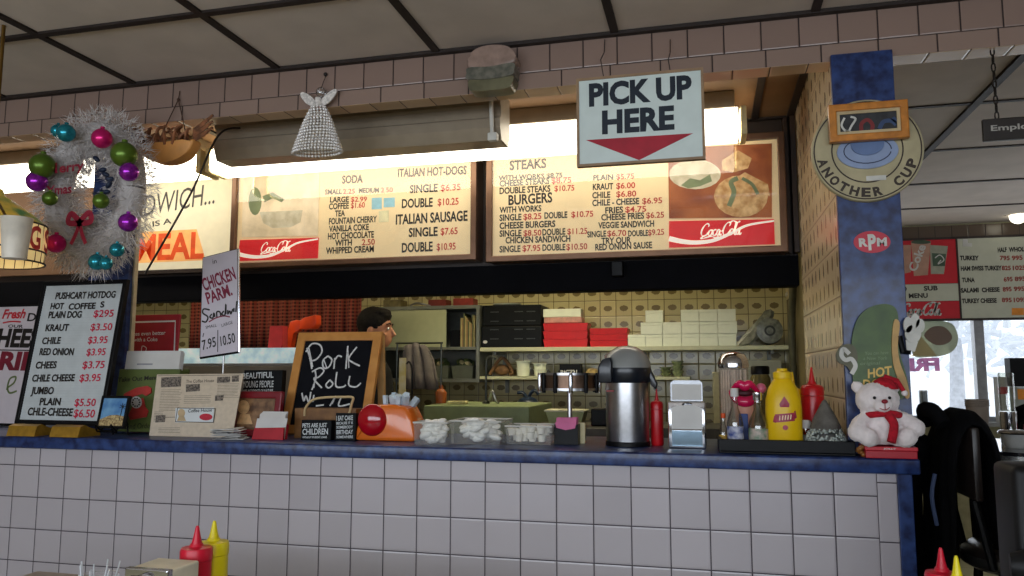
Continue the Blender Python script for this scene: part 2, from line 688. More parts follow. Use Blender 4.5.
# partition with its blue facing, and the further kitchen walls
b = B(); box(b, 2.848, 3.008, 0.0845, 0.52, ZT + 0.0015, 2.186); box(b, 2.848, 3.008, 0.166, 1.02, 2.186, ZC); box(b, 2.848, 3.008, 0.52, 1.02, 0.0, 2.186); struct('wall_partition', b, m_tileP)
b = B(); box(b, 2.843, 3.014, 0.062, 0.0835, ZT + 0.0015, 2.2, 0.002); struct('trim_7', b, m_blue)
b = B(); box(b, -0.008, 0.188, 0.300, 0.325, ZT + 0.0015, ZC, 0.002); struct('trim_8', b, m_blue)
b = B(); box(b, -0.016, 0.195, 0.3255, 0.345, ZT + 0.0015, ZC); struct('wall_post', b, pm('cream_edge_tile', (205, 190, 160), 0.4))
b = B(); box(b, -2.8, 3.08, 3.1, 3.2, 0, ZC); struct('wall_back', b, m_tileK)
m_side = pm('grubby_cream_paint', (120, 108, 76), 0.6, var=0.2, scale=4)
b = B(); box(b, 2.985, 3.08, 1.02, 3.1, 0, ZC); struct('wall_kitchen', b, m_side)
b = B(); box(b, -2.8, -2.7, -4.8, 3.1, 0, ZC); struct('wall_left', b, m_wall)
b = B()
box(b, 6.5, 6.6, -4.8, 0.6, 0, ZC); box(b, 6.5, 6.6, 3.2, 4.05, 0, ZC); box(b, 6.5, 6.6, 0.6, 3.2, 0, 0.95); box(b, 6.5, 6.6, 0.6, 3.2, 2.05, ZC)
struct('wall_right', b, m_wall)
b = B()
for y0, y1, z0, z1 in ((0.6, 0.64, 0.95, 2.05), (3.16, 3.2, 0.95, 2.05), (0.64, 3.16, 0.95, 0.99), (0.64, 3.16, 2.01, 2.05), (1.88, 1.92, 0.99, 2.01)):
    box(b, 6.53, 6.58, y0, y1, z0, z1)
f = struct('window_7', b, m_alu)  # unseen window, added to let more daylight into the far room
b = B(); box(b, 6.55, 6.556, 0.64, 3.16, 0.99, 2.01); struct('pane', b, m_gls, f)

# soffit carrying the menu boards
b = B(); box(b, -2.7, 2.846, 1.12, 1.2, 1.745, ZC); struct('wall_soffit', b, m_dark)
b = B(); box(b, -2.7, 2.846, 1.10, 1.2, 1.615, 1.7445, 0.004); struct('trim_9', b, m_navy)
b = B()
for k in range(5):
    X = -2.3 + 0.46 * k
    box(b, X, X + 0.452, 1.095, 1.119, 1.775, 2.33, 0.004)
struct('trim_10', b, m_brown)
b = B()
for x0, x1, yy in ((2.80, 2.815, 1.06), (2.826, 2.846, 1.04)):
    box(b, x0, x1, yy, 1.119, 1.75, 2.335)
struct('trim_11', b, pm('dark_wood_trim', (52, 36, 26), 0.5, var=0.3, scale=8))

# street-side wall behind the diners, with its shop windows
b = B()
box(b, -2.7, 6.5, -4.8, -4.65, 0, 0.8)
box(b, -2.7, 6.5, -4.8, -4.65, 2.12, ZC)
for x0, x1 in ((-2.7, -1.2), (0.5, 0.6), (2.3, 2.4), (4.1, 4.2), (5.8, 6.5)):
    box(b, x0, x1, -4.8, -4.65, 0.8, 2.12)
struct('wall_street', b, m_wall)
for n, (x0, x1) in enumerate(((-1.2, 0.5), (0.6, 2.3), (2.4, 4.1), (4.2, 5.8))):
    b = B(); frame(b, x0, x1, 0.8, 2.12, 0.04, -4.76, -4.70)
    f = struct('window_%d' % (n + 1), b, m_alu)
    b = B(); box(b, x0 + 0.04, x1 - 0.04, -4.735, -4.728, 0.84, 2.08); struct('pane', b, m_gls, f)

# far dining room wall with windows
b = B()
box(b, 3.08, 6.5, 3.95, 4.05, 0, 0.9)
box(b, 3.08, 6.5, 3.95, 4.05, 1.665, ZC)
box(b, 3.08, 3.4, 3.95, 4.05, 0.9, 1.665)
box(b, 6.2, 6.5, 3.95, 4.05, 0.9, 1.665)
struct('wall_far', b, pm('far_wall_paint', (170, 164, 132), 0.7))
b = B(); box(b, 3.08, 6.5, 3.93, 3.95, 2.215, 2.335, 0.003)
struct('trim_12', b, tile_mat('far_wall_tile', (104, 88, 74), (50, 40, 34), (0, 2), 0.1116, 0.2, 0, 2.2))
mid = atY(980, 350, 3.96).x
for n, (x0, x1) in enumerate(((3.4, mid), (mid, 6.2))):
    b = B(); frame(b, x0, x1, 0.9, 1.665, 0.032, 3.955, 4.03)
    f = struct('window_%d' % (n + 5), b, m_alu)
    b = B(); box(b, x0 + 0.032, x1 - 0.032, 3.985, 3.992, 0.932, 1.633); struct('pane', b, m_gls, f)
# snowy yard outside
b = B()
box(b, -30, 40, 4.06, 60, -0.25, -0.15)
struct('ground', b, pm('snow', (236, 240, 246), 0.8, var=0.05, scale=0.6))
b = B(); box(b, -30, 40, -40, -4.81, -0.25, -0.15); struct('pavement', b, pm('pale_pavement', (190, 190, 190), 0.9, scale=2))

# the worktop
b = B(); box(b, -2.69, 3.006, -0.03, 0.50, 0.9765, ZT, 0.006, 3)
tag(obj('countertop', b, m_blue, smooth=40), 'blue mottled laminate countertop running along the tiled serving wall', 'countertop')

# ------------------------------------------------------------------ lamps of the place, and the added kitchen lights
m_tube = pm('lit_diffuser', (255, 246, 226), 0.4, var=0.01, emit=5.0)
m_metal_beige = pm('beige_enamel_metal', (150, 136, 116), 0.4, metal=0.3, var=0.06)
m_ivory = pm('ivory_plastic', (220, 206, 160), 0.5)
m_chrome = pm('chrome', (205, 206, 210), 0.12, metal=1.0, var=0.03)
m_steel = pm('brushed_steel', (176, 176, 178), 0.3, metal=1.0, var=0.06, scale=60)
m_black = pm('black_plastic', (12, 12, 14), 0.45, var=0.1, spec=0.2)
m_wire = pm('dark_wire', (36, 28, 24), 0.5)


def fixture(x0, x1, label):
    t = thing('fluorescent_light', label, 'ceiling light', ((x0 + x1) / 2, 0.76, ZC))
    h = (x1 - x0) / 2
    b = B(); box(b, -h + 0.03, h - 0.03, -0.06, 0.06, -0.07, -0.001, 0.004); obj('housing', b, m_metal_beige, t)
    b = B()
    prof = [(-0.062, -0.072), (-0.072, -0.09), (-0.07, -0.16), (-0.055, -0.182), (0.055, -0.182), (0.07, -0.16), (0.072, -0.09), (0.062, -0.072)]
    va = [b.verts.new((-h + 0.02, y, z)) for y, z in prof]
    vb = [b.verts.new((h - 0.02, y, z)) for y, z in prof]
    for i in range(len(prof)):
        j = (i + 1) % len(prof)
        b.faces.new((va[i], va[j], vb[j], vb[i]))
    obj('diffuser', b, m_tube, t, smooth=30)
    for s in (-1, 1):
        b = B(); box(b, s * h - 0.012, s * h + 0.012, -0.075, 0.075, -0.185, -0.07, 0.006); obj('end_cap', b, m_ivory, t)
    return t


fixture(0.25, 2.62, 'long white fluorescent light glowing behind the pick up sign')
fixture(-2.25, 0.20, 'white fluorescent light glowing behind the tinsel wreath')

# unlit metal fixture just behind the header
t = thing('light_housing', 'long beige metal light housing hung behind the tiled header', 'light housing', (0.62, 0.30, 2.186))
b = B()
L0, L1 = -0.06, 1.13
prof = [(0, 0.155), (0, 0.10), (0.012, 0.092), (0.012, 0.055), (0.0, 0.048), (0.0, 0.012), (0.02, -0.03), (0.12, -0.03), (0.14, 0.012), (0.14, 0.155)]
va = [b.verts.new((L0, y, z - 0.06)) for y, z in prof]
vb = [b.verts.new((L1, y, z - 0.06)) for y, z in prof]
for i in range(len(prof)):
    j = (i + 1) % len(prof)
    b.faces.new((va[i], va[j], vb[j], vb[i]))
b.faces.new(va); b.faces.new(vb[::-1])
obj('housing', b, m_metal_beige, t)
b = B(); tube(b, [(1.10, -0.012, 0.10), (1.10, -0.016, 0.03), (1.105, -0.012, -0.105)], 0.008); box(b, 1.09, 1.125, -0.03, 0.0, -0.105, -0.075, 0.004)
obj('clip', b, m_white, t)
b = B()
for x in (0.2, 0.9):
    b = B(); box(b, x - 0.02, x + 0.02, 0.05, 0.09, 0.0955, 0.1615); obj('bracket', b, m_metal_beige, t)

# unseen ceiling light added beyond the soffit to brighten the kitchen
t = thing('added_kitchen_light', 'square added kitchen ceiling light hidden beyond the soffit', 'ceiling light', (1.5, 1.95, ZC))
b = B(); box(b, -0.6, 0.6, -0.15, 0.15, -0.06, -0.001, 0.01); obj('housing', b, m_metal_beige, t)
b = B(); box(b, -0.57, 0.57, -0.13, 0.13, -0.075, -0.0605, 0.006)
obj('diffuser', b, pm('added_light_diffuser', (255, 240, 196), 0.4, var=0.01, emit=17), t)
t2 = copy_tree(t)  # second light, added to brighten the prep side
t2.location = (-0.75, 1.35, ZC)
t2['label'] = 'square added kitchen ceiling light over the prep unit with the frosted glass front'

# ------------------------------------------------------------------ the lit menu boards
m_cream = pm('lit_cream_face', (234, 208, 160), 0.5, var=0.02, emit=0.22)
m_frameM = pm('bronze_sign_frame', (112, 84, 66), 0.3, metal=0.6, var=0.1)
m_ink = pm('black_letters', (28, 22, 18), 0.5)
m_redink = pm('red_letters', (196, 44, 34), 0.5)
m_cokered = pm('lit_soda_red', (206, 26, 34), 0.5, var=0.03, emit=0.35)
m_cokewhite = pm('lit_soda_white', (250, 236, 220), 0.5, var=0.02, emit=0.4)
m_cover = glass_mat('sign_glass', 0.03, rough=0.04, fres=0.3)
m_picpale = pm('faded_photo', (196, 176, 140), 0.5, col2=(226, 206, 172), scale=9, emit=0.35)
m_picgreen = pm('photo_green', (112, 124, 88), 0.5, emit=0.15)
m_picbrown = pm('photo_brown', (128, 62, 30), 0.5, col2=(170, 96, 48), scale=7, emit=0.2)
m_picbun = pm('photo_tan', (170, 120, 66), 0.5, col2=(214, 178, 124), scale=30, emit=0.25)
m_picdish = pm('photo_white', (206, 196, 170), 0.5, col2=(180, 168, 136), scale=24, emit=0.2)


def ell(cx, cz, rx, rz, n=20, a0=0, a1=2 * PI):
    return [(cx + rx * math.cos(a0 + (a1 - a0) * i / n), cz + rz * math.sin(a0 + (a1 - a0) * i / n)) for i in range(n if abs(a1 - a0) > 6.28 else n + 1)]


def pell(P, cx, cz, rx, rz, n=20):
    """ellipse given by picture centre and radii, on the sign"""
    return P.poly(ell(cx, cz, rx, -rz, n))


def menu_board(label, x0, x1, z0, z1, lines, reds, pic, split):
    P = Plane((x0, 1.0, z0))
    t = P.thing('menu_board', label, 'menu board', 'lit menu boards over the counter')
    Wd, H = x1 - x0, z1 - z0
    b = B(); box(b, 0, Wd, 0.02, 0.118, 0, H, 0.004); obj('cabinet', b, m_frameM, t)
    b = B(); frame(b, -0.004, Wd + 0.004, -0.004, H + 0.004, 0.028, -0.012, 0.021, 0.004); obj('frame', b, m_frameM, t)
    b = B(); box(b, 0.024, Wd - 0.024, 0.010, 0.0195, 0.024, H - 0.024); obj('face', b, m_cream, t)
    bk, br = B(), B()
    for s, p0, p1, h in lines:
        P.text(bk, s, p0, p1, h, 0.0088, 0.03)
    for s, p0, p1, h in reds:
        P.text(br, s, p0, p1, h, 0.0088, 0.016)
    obj('lettering', bk, m_ink, t)
    obj('lettering', br, m_redink, t, label='red price lettering')
    pic(P, t)
    b = B(); box(b, 0.024, Wd - 0.024, -0.004, -0.001, 0.024, H - 0.024); obj('glass_cover', b, m_cover, t)
    return t


def banner(P, t, c, wm0, wm1, wmh):
    b = B(); prism(b, P.poly(c), 0.003, 0.0095); o = obj('soda_banner', b, m_cokered, t)
    b = B()
    a0, a1, a2, a3 = [Vector(p) for p in c]          # bl br tr tl

    def q(u, v):
        lo = a0 + (a1 - a0) * u
        hi = a3 + (a2 - a3) * u
        p = lo + (hi - lo) * v
        return P.uv(p.x, p.y)
    pts = cat([q(0, .34), q(.12, .22), (q(.25, .16)), q(.42, .22), q(.6, .5), q(.75, .78), q(1, .93)], 6)
    n = len(pts)
    hh = (Vector(q(0, 1)) - Vector(q(0, 0))).length
    ribbon(b, pts, [hh * (0.2 - 0.14 * i / n) for i in range(n)], 0.002)
    wordmark(b, P.uv(*wm0), P.uv(*wm1), wmh, 0.0016, 0.085)
    obj('wordmark', b, m_cokewhite, o)


def pic1(P, t):
    b = B(); prism(b, P.poly([(241, 237), (317.5, 235.5), (319, 169), (243, 173)]), 0.0095 - 0.004, 0.0095); o = obj('picture', b, m_picpale, t)
    b = B(); prism(b, P.poly(ell(254.5, 201, 6.5, 14, 16)), 0.0045, 0.0052)
    prism(b, P.poly([(262, 196), (272, 192), (284, 199), (281, 202), (272, 198), (264, 202)]), 0.0045, 0.0052); obj('drink_print', b, m_picgreen, o)
    b = B(); prism(b, P.poly([(259, 212), (302, 210), (300, 222), (290, 227), (272, 228), (263, 223)]), 0.0045, 0.0052); obj('dish_print', b, m_picdish, o)
    banner(P, t, [(237, 261), (317, 258), (318, 237.5), (239.5, 240)], (260, 252.5), (290, 251.5), 0.05)


K1 = [('SODA', (341, 183), (362, 182), 8), ('SMALL', (324, 194), (341, 193.5), 5), ('MEDIUM', (358, 192.5), (378, 192), 5), ('LARGE', (329, 202), (348, 201.5), 5.5),
      ('COFFEE', (328, 209), (348, 208), 6), ('TEA', (334, 216), (344, 215.6), 6), ('FOUNTAIN CHERRY', (328, 224), (376, 221.5), 6.2),
      ('VANILLA COKE', (328, 231.5), (368, 229.5), 6.2), ('HOT CHOCOLATE', (327, 239), (373, 237), 6.4), ('WITH', (334, 245.5), (351, 245), 6.2),
      ('WHIPPED CREAM', (325, 253.5), (373, 251.5), 6.4), ('ITALIAN HOT-DOGS', (397, 176.5), (466, 173.5), 8.4), ('SINGLE', (409, 192.5), (437, 191), 8),
      ('DOUBLE', (401, 207.5), (432, 206), 9), ('ITALIAN SAUSAGE', (395, 224), (467, 220), 10), ('SINGLE', (408, 236.5), (437, 235.2), 9),
      ('DOUBLE', (401, 252), (432, 250.5), 9.5)]
R1 = [('2.25', (342, 193.5), (354, 193), 5), ('2.50', (380, 192), (392, 191.6), 5), ('$2.99', (350, 201.4), (366, 201), 5), ('$1.60', (350, 207.8), (364, 207), 5.6), ('2.50', (361, 244.8), (374, 244.2), 6), ('$6.35', (440, 190.5), (460, 189.5), 6.5),
      ('$10.25', (437, 205), (458, 204), 7), ('$7.65', (440, 234.5), (457, 233.6), 7), ('$10.95', (436, 250), (455, 249), 7)]
BX0, BZ0 = 0.19, 1.762
t = menu_board('lit cream menu board listing soda and Italian hot dogs', 0.180, 1.448, 1.762, 2.250, K1, R1, pic1, None)
P = Plane((0.180, 1.0, 1.762))
b = B(); prism(b, P.poly([(371, 209), (381, 208.5), (381, 197), (371, 197.5)]), 0.0082, 0.0092)
prism(b, P.poly([(383, 207), (394, 206.5), (394, 197), (383, 197.5)]), 0.0082, 0.0092); obj('sticker', b, pm('pale_blue_sticker', (150, 200, 214), 0.5), t)
b = B(); prism(b, P.poly([(378, 222), (388, 221.5), (388, 210), (378, 210.5)]), 0.0082, 0.0092); obj('note', b, pm('pale_note', (236, 226, 180), 0.5), t)


def pic2(P, t):
    b = B(); prism(b, P.poly([(669, 218), (772, 217), (772, 143), (668, 148)]), 0.0055, 0.0095); o = obj('picture', b, m_picbrown, t)
    b = B(); prism(b, pell(P, 695, 174, 26, 15), 0.0046, 0.0052); obj('plate_print', b, m_picdish, o)
    b = B(); prism(b, P.poly([(681, 185), (690, 178), (700, 180), (710, 174), (712, 181), (700, 186), (688, 188)]), 0.004, 0.0045); obj('garnish_print', b, m_picgreen, o)
    b = B(); prism(b, P.poly(ell(741, 196, 27, 21)), 0.0046, 0.0052)
    prism(b, P.poly([(722, 160), (738, 150), (752, 158), (748, 168), (734, 172), (722, 170)]), 0.0046, 0.0052)
    prism(b, P.poly([(732, 180), (745, 172), (768, 184), (770, 196), (752, 190)]), 0.0038, 0.0045); obj('bun_print', b, m_picbun, o)
    b = B()
    ribbon(b, cat([P.uv(729, 206), P.uv(734, 192), P.uv(731, 182), P.uv(738, 178)], 5), 0.02, 0.0034)
    ribbon(b, cat([P.uv(742, 178), P.uv(752, 184), P.uv(758, 194)], 5), 0.014, 0.0034)
    obj('pepper_print', b, m_picgreen, o)
    banner(P, t, [(669, 247.5), (775, 244), (774, 219), (669, 221)], (700, 236.5), (741, 234.5), 0.055)


K2 = [('STEAKS', (509, 169.5), (546, 167), 9.5), ('WITH WORKS $8.75', (498, 180), (562, 177), 5), ('CHEESE STEAKS', (499, 186), (549, 183), 6), ('DOUBLE STEAKS', (499, 193.5), (550, 191), 6.4), ('BURGERS', (508, 204.5), (552, 201.5), 10), ('WITH WORKS', (499, 212.5), (541, 210.5), 6),
      ('SINGLE', (499, 220.5), (521, 219.5), 6.4), ('DOUBLE', (544, 218.2), (567, 217.2), 6.4), ('CHEESE BURGERS', (499, 228.5), (555, 226.3), 6.4), ('SINGLE', (499, 236.3), (521, 235.6), 6.4), ('DOUBLE', (542, 235), (565, 234), 6.4),
      ('CHICKEN SANDWICH', (505, 243), (570, 241.2), 6.4), ('SINGLE', (499, 252), (520, 251.3), 6.4), ('DOUBLE', (542, 250.4), (565, 249.7), 6.4),
      ('PLAIN', (593, 180), (613, 179), 5.5), ('KRAUT', (592.5, 189.5), (613, 188.5), 6.2), ('CHILE', (592, 197.8), (610, 197), 6.2), ('CHILE - CHEESE', (592, 205.5), (639, 203.5), 6.2), ('FRIES', (605, 213), (623, 212), 6.2), ('CHEESE FRIES', (601, 220), (644, 218), 6.2),
      ('VEGGIE SANDWICH', (598, 228), (654, 226), 6.2), ('SINGLE', (587, 237), (606, 236), 6), ('DOUBLE', (628, 236), (648, 235.2), 6), ('TRY OUR', (601, 243.5), (631, 242.5), 6.2), ('RED ONION SAUSE', (595, 250), (652, 247.6), 6.4)]
R2 = [('$8.75', (551, 183), (571, 182), 5.8), ('$10.75', (554, 190.8), (574, 190), 5.8), ('$8.25', (523, 219.4), (541, 218.4), 6.2), ('$10.75', (571, 217), (593, 216), 6), ('$8.50', (523, 235.6), (541, 235), 6), ('$11.25', (567, 234), (587, 233.2), 6), ('$7.95', (522, 251), (540, 250.4), 6.2), ('$10.50', (566, 249.6), (587, 248.8), 6.2),
      ('$5.75', (616, 179), (634, 178), 5.5), ('$6.00', (616, 188.3), (635, 187.4), 6), ('$6.80', (616, 196.6), (636, 195.8), 6), ('$6.95', (642, 203.4), (662, 202.6), 6), ('$4.75', (625, 212), (646, 211.2), 6), ('$6.25', (646, 217.8), (664, 217), 6), ('$6.70', (607, 236), (626, 235.4), 6), ('$9.25', (648, 235), (664, 234.2), 6)]
menu_board('lit cream menu board listing steaks and burgers, hot dog photo at one end', 1.502, 2.792, 1.748, 2.252, K2, R2, pic2, None)

# backlit sandwich sign at the left
P = Plane((-0.45, 1.06, 1.80))
t = P.thing('sandwich_sign', 'cream backlit sign saying a sandwich is a meal in orange', 'sign')
b = B(); box(b, 0, 0.615, 0.006, 0.034, -0.025, 0.465, 0.003); obj('panel', b, pm('lit_pale_panel', (232, 222, 190), 0.5, var=0.03, emit=0.2), t)
b = B(); box(b, -0.005, 0.62, 0.0, 0.034, 0.4655, 0.478); obj('rail', b, m_dark, t)
b = B(); box(b, -0.005, 0.62, -0.004, 0.034, -0.045, -0.0255); obj('rail', b, m_dark, t)
b = B(); P.text(b, 'SANDWICH...', (110, 222), (214, 203), 21, 0.0046, 0.0, shear=0.25)
P.text(b, 'IS A', (152, 226.5), (171, 223), 5.5, 0.0046, 0.02); obj('lettering', b, pm('grey_brush_letters', (70, 66, 58), 0.5), t)
b = B(); prism(b, P.poly([(112, 264), (205, 260), (196, 229), (118, 233)]), 0.0047, 0.0058); obj('highlight_patch', b, pm('pale_orange_patch', (240, 176, 104), 0.5, emit=0.3), t)
b = B(); P.text(b, 'MEAL', (135, 260), (203, 257.5), 26, 0.004, 0.03); obj('lettering', b, pm('orange_red_letters', (216, 78, 26), 0.5, emit=0.25), t, label='orange red MEAL lettering')

# ------------------------------------------------------------------ things hung on the header
# PICK UP HERE
P = Plane(atY(577, 166, -0.02), 0.0, 0.0)
t = P.thing('pick_up_sign', 'white pick up here sign with red arrow hung on wires', 'sign')
q = P.poly([(577, 166), (704.5, 160), (704.5, 68), (577, 78)])
Wd = (q[1][0] + q[2][0]) / 2; H = (q[2][1] + q[3][1]) / 2; Z0 = (q[1][1]) / 2
b = B(); box(b, 0.005, Wd - 0.005, 0.002, 0.014, Z0 + 0.005, H - 0.005); obj('board', b, pm('sign_white', (214, 226, 222), 0.4, var=0.03), t)
b = B(); frame(b, 0, Wd, Z0, H, 0.008, -0.002, 0.018); obj('frame', b, pm('thin_tan_frame', (150, 122, 92), 0.5), t)
b = B(); P.text(b, 'PICK UP', (589, 105.5), (692, 97), 22, 0.001, 0.045); P.text(b, 'HERE', (602, 133), (674.5, 128), 22.5, 0.001, 0.045)
obj('lettering', b, pm('blue_black_letters', (14, 28, 42), 0.5), t)
b = B(); prism(b, P.poly([(586, 140), (693, 133.2), (639, 160)]), 0.0006, 0.0019); obj('arrow', b, pm('dark_red_arrow', (170, 22, 44), 0.5), t)
b = B()
for px in (603, 671):
    a = P.uv(px, 74)
    c = P.uv(px - 2, 42)
    tube(b, [(a[0], 0.01, a[1] - 0.004), ((a[0] + c[0]) / 2 - 0.006, 0.012, (a[1] + c[1]) / 2), (c[0], 0.08, c[1]), (c[0], 0.098, c[1] + 0.05)], 0.0016, 6)
obj('hanging_wire', b, m_wire, t)

# wooden hot-dog shaped basket hung by twine
c = atY(170, 150, 0.055)
t = thing('hanging_basket', 'tan half-moon wooden basket filled with dried twigs hung by twine', 'wall decoration', c)
b = B()
pts = ell(0, 0.028, 0.118, 0.082, 18, PI, 2 * PI)
prism(b, [(x, z) for x, z in pts] + [(0.075, 0.018), (0.0, 0.022), (-0.075, 0.016)], -0.03, 0.024)
bmesh.ops.bevel(b, geom=b.edges[:], offset=0.008, segments=2, profile=0.5, affect='EDGES')
obj('basket_body', b, pm('tan_wood', (214, 150, 82), 0.5, var=0.15, scale=12), t, smooth=50)
b = B()
for k in range(34):
    x = random.uniform(-0.125, 0.105)
    p0 = (x, random.uniform(-0.03, 0.015), 0.012)
    dx = random.uniform(-0.05, 0.05)
    p1 = (x + dx * 0.5, p0[1] - 0.01, 0.05 + random.uniform(-0.01, 0.02))
    p2 = (x + dx, p0[1], 0.055 + random.uniform(-0.02, 0.035))
    tube(b, cat([p0, p1, p2], 4), random.uniform(0.003, 0.007), 5)
for k in range(9):
    z = 0.03 + k * 0.008
    tube(b, [(0.105, -0.01, z * 0.7), (0.165 + 0.01 * (k % 3), -0.012, z + 0.02)], 0.005, 5)
obj('dried_twigs', b, pm('dark_twig', (132, 84, 54), 0.7, var=0.5, scale=40), t, smooth=60)
b = B()
tube(b, [(-0.06, 0, 0.02), (-0.02, 0.01, 0.12), (0.008, 0.022, 0.2)], 0.002, 5)
tube(b, [(0.075, 0, 0.02), (0.04, 0.01, 0.12), (0.008, 0.022, 0.2)], 0.002, 5)
ball(b, (0.008, 0.022, 0.2), 0.006, u=8, v=6)
tube(b, [(0.008, 0.022, 0.2), (0.008, 0.0275, 0.235)], 0.0016, 5)
obj('twine', b, pm('brown_twine', (70, 48, 36), 0.8), t)

# crystal bead angel
c = atY(317, 152, 0.055)
t = thing('crystal_angel', 'clear crystal beaded angel hung on the header between twig basket and pick up sign', 'ornament', c)
m_cry = pm('clear_crystal', (226, 220, 214), 0.1, spec=0.8, var=0.25, scale=120)
b = B()
for k in range(15):
    z = k * 0.0115
    r = 0.076 * (1 - k / 15) ** 0.75 + 0.016
    n = max(8, int(2 * PI * r / 0.0125))
    for i in range(n):
        a = 2 * PI * (i + 0.5 * (k % 2)) / n
        bmesh.ops.create_icosphere(b, subdivisions=1, radius=0.0056, matrix=Matrix.Translation((r * math.cos(a), r * math.sin(a) * 0.55, z)))
obj('beaded_skirt', b, m_cry, t)
b = B(); ball(b, (0.01, 0, 0.215), 0.019, u=12, v=8); obj('head', b, glass_mat('crystal_glass', 0.2), t, smooth=60)
b = B()
for s in (-1, 1):
    pts = cat([(0.0, 0.172), (s * 0.03, 0.205), (s * 0.062, 0.222), (s * 0.07, 0.21), (s * 0.045, 0.178), (0.012 * s, 0.162)], 4)
    prism(b, [(p.x, p.y) for p in pts], -0.003, 0.003)
obj('wings', b, m_cry, t)
b = B(); lathe(b, [(0.02, 0.163), (0.014, 0.18), (0.012, 0.196)], seg=10); obj('bodice', b, m_cry, t, smooth=60)
b = B(); tube(b, [(0.01, 0.0, 0.233), (0.012, 0.02, 0.275), (0.012, 0.0285, 0.30)], 0.0012, 5); ball(b, (0.012, 0.022, 0.29), 0.007, u=8, v=6); obj('hook', b, m_wire, t)

# glass burger on the beam
c = atY(493, 92, 0.045)
t = thing('glass_burger', 'pale translucent burger shaped plaque on the header tiles above the menu boards', 'wall decoration', c)
m_gb = pm('frosted_pink_glass', (152, 128, 116), 0.25, var=0.15, scale=30, coat=0.3)
b = B()
pts = cat([(-0.075, 0.078), (-0.078, 0.115), (-0.05, 0.142), (0.0, 0.150), (0.055, 0.140), (0.082, 0.112), (0.078, 0.082), (0.0, 0.074)], 5, True)
prism(b, [(p.x, p.y) for p in pts], -0.03, 0.037)
bmesh.ops.bevel(b, geom=b.edges[:], offset=0.007, segments=2, profile=0.5, affect='EDGES')
obj('top_bun', b, m_gb, t, smooth=60)
b = B()
pts = cat([(-0.078, 0.04), (-0.082, 0.06), (-0.075, 0.078), (0.0, 0.075), (0.076, 0.08), (0.08, 0.055), (0.072, 0.04), (0.0, 0.034)], 5, True)
prism(b, [(p.x, p.y) for p in pts], -0.034, 0.036); obj('filling', b, pm('dark_filling', (84, 84, 74), 0.3, col2=(120, 116, 104), scale=40), t, smooth=60)
b = B()
pts = cat([(-0.076, 0.012), (-0.07, 0.04), (0.0, 0.036), (0.072, 0.04), (0.07, 0.012), (0.05, -0.002), (-0.055, -0.002)], 5, True)
prism(b, [(p.x, p.y) for p in pts], -0.028, 0.036); obj('bottom_bun', b, pm('olive_glass', (104, 100, 76), 0.3, var=0.2), t, smooth=60)

# framed animal picture and round sign on the blue column
c = atY(867, 150, 0.0455)
t = thing('round_sign', 'round cream another cup sign with a blue coffee cup, on the column', 'sign', c)
P = Plane(c)
b = B(); lathe(b, [(0.0, 0), (0.150, 0), (0.153, 0.004), (0.153, 0.015), (0.0, 0.015)], axis='y', seg=56, cap=False); obj('disc', b, pm('cream_disc', (176, 164, 128), 0.5, var=0.1), t, smooth=40)
b = B()
for r in (0.145, 0.096):
    ribbon(b, [(r * math.cos(a), r * math.sin(a)) for a in [2 * PI * i / 56 for i in range(57)]], 0.004, -0.0008)
s = 'ANOTHER CUP'
for i, chh in enumerate(s):
    if chh == ' ':
        continue
    a = PI * (1.06 + 0.80 * i / (len(s) - 1)) + 0.06
    q = Vector((math.cos(a), math.sin(a)))
    tdir = Vector((-q.y, q.x))
    p0 = q * 0.138 - tdir * 0.0125
    p1 = q * 0.138 + tdir * 0.0125
    text(b, chh, p0, p1, 0.026, -0.0009, 0.05)
obj('lettering', b, pm('dark_brown_letters', (50, 36, 22), 0.5), t)
b = B(); prism(b, ell(0.0, -0.005, 0.083, 0.052, 32), -0.006, -0.001); o = obj('saucer', b, pm('sign_blue_saucer', (140, 156, 188), 0.4, var=0.08), t)
b = B(); ribbon(b, ell(0.0, -0.003, 0.064, 0.038, 32, 0, 2 * PI - 1e-3) , 0.003, -0.0066); obj('saucer_ring', b, pm('sign_navy', (34, 44, 74), 0.5), o)
b = B(); prism(b, [(-0.046, 0.062)] + ell(0, 0.012, 0.044, 0.03, 14, PI, 2 * PI) + [(0.046, 0.062)], -0.012, -0.0072)
obj('cup', b, pm('sign_blue_cup', (96, 118, 160), 0.4, var=0.1), t)
b = B(); prism(b, [(-0.006, -0.092), (0.047, -0.092), (0.047, -0.078), (-0.006, -0.078)], -0.002, -0.0007); obj('caption_strip', b, m_white, t)

P = Plane(atY(830, 142, 0.008), 0.0, 0.0)
t = P.thing('framed_picture', 'orange wood framed picture of small animals over the round sign', 'framed picture')
q = P.poly([(830, 142), (910, 138), (910, 98), (828, 106)])
Wd = q[1][0]; H = (q[2][1] + q[3][1]) / 2; Z0 = q[1][1] * 0.3
b = B(); frame(b, 0, Wd, Z0, H, 0.021, -0.004, 0.018, 0.004); obj('frame', b, pm('orange_wood', (190, 120, 46), 0.35, var=0.2, scale=30), t)
b = B(); frame(b, 0.019, Wd - 0.019, Z0 + 0.019, H - 0.019, 0.011, 0.004, 0.008); obj('mount', b, pm('cream_mount', (190, 170, 130), 0.6), t)
b = B(); box(b, 0.018, Wd - 0.018, 0.0085, 0.017, Z0 + 0.018, H - 0.018); obj('picture', b, pm('charcoal_card', (44, 44, 46), 0.6, var=0.3, scale=40), t)
b = B()
strokes(b, P, [[(845, 117), (842, 125), (848, 131), (852, 125), (856, 118), (851, 116)], [(846, 130), (854, 132)]], 2.2, 0.007)
obj('white_bird_print', b, m_white, t)
b = B()
strokes(b, P, [[(862, 131), (862, 123), (868, 119), (873, 124), (872, 131)]], 4.0, 0.007); obj('red_animal_print', b, pm('print_red', (120, 40, 40), 0.6), t)
b = B()
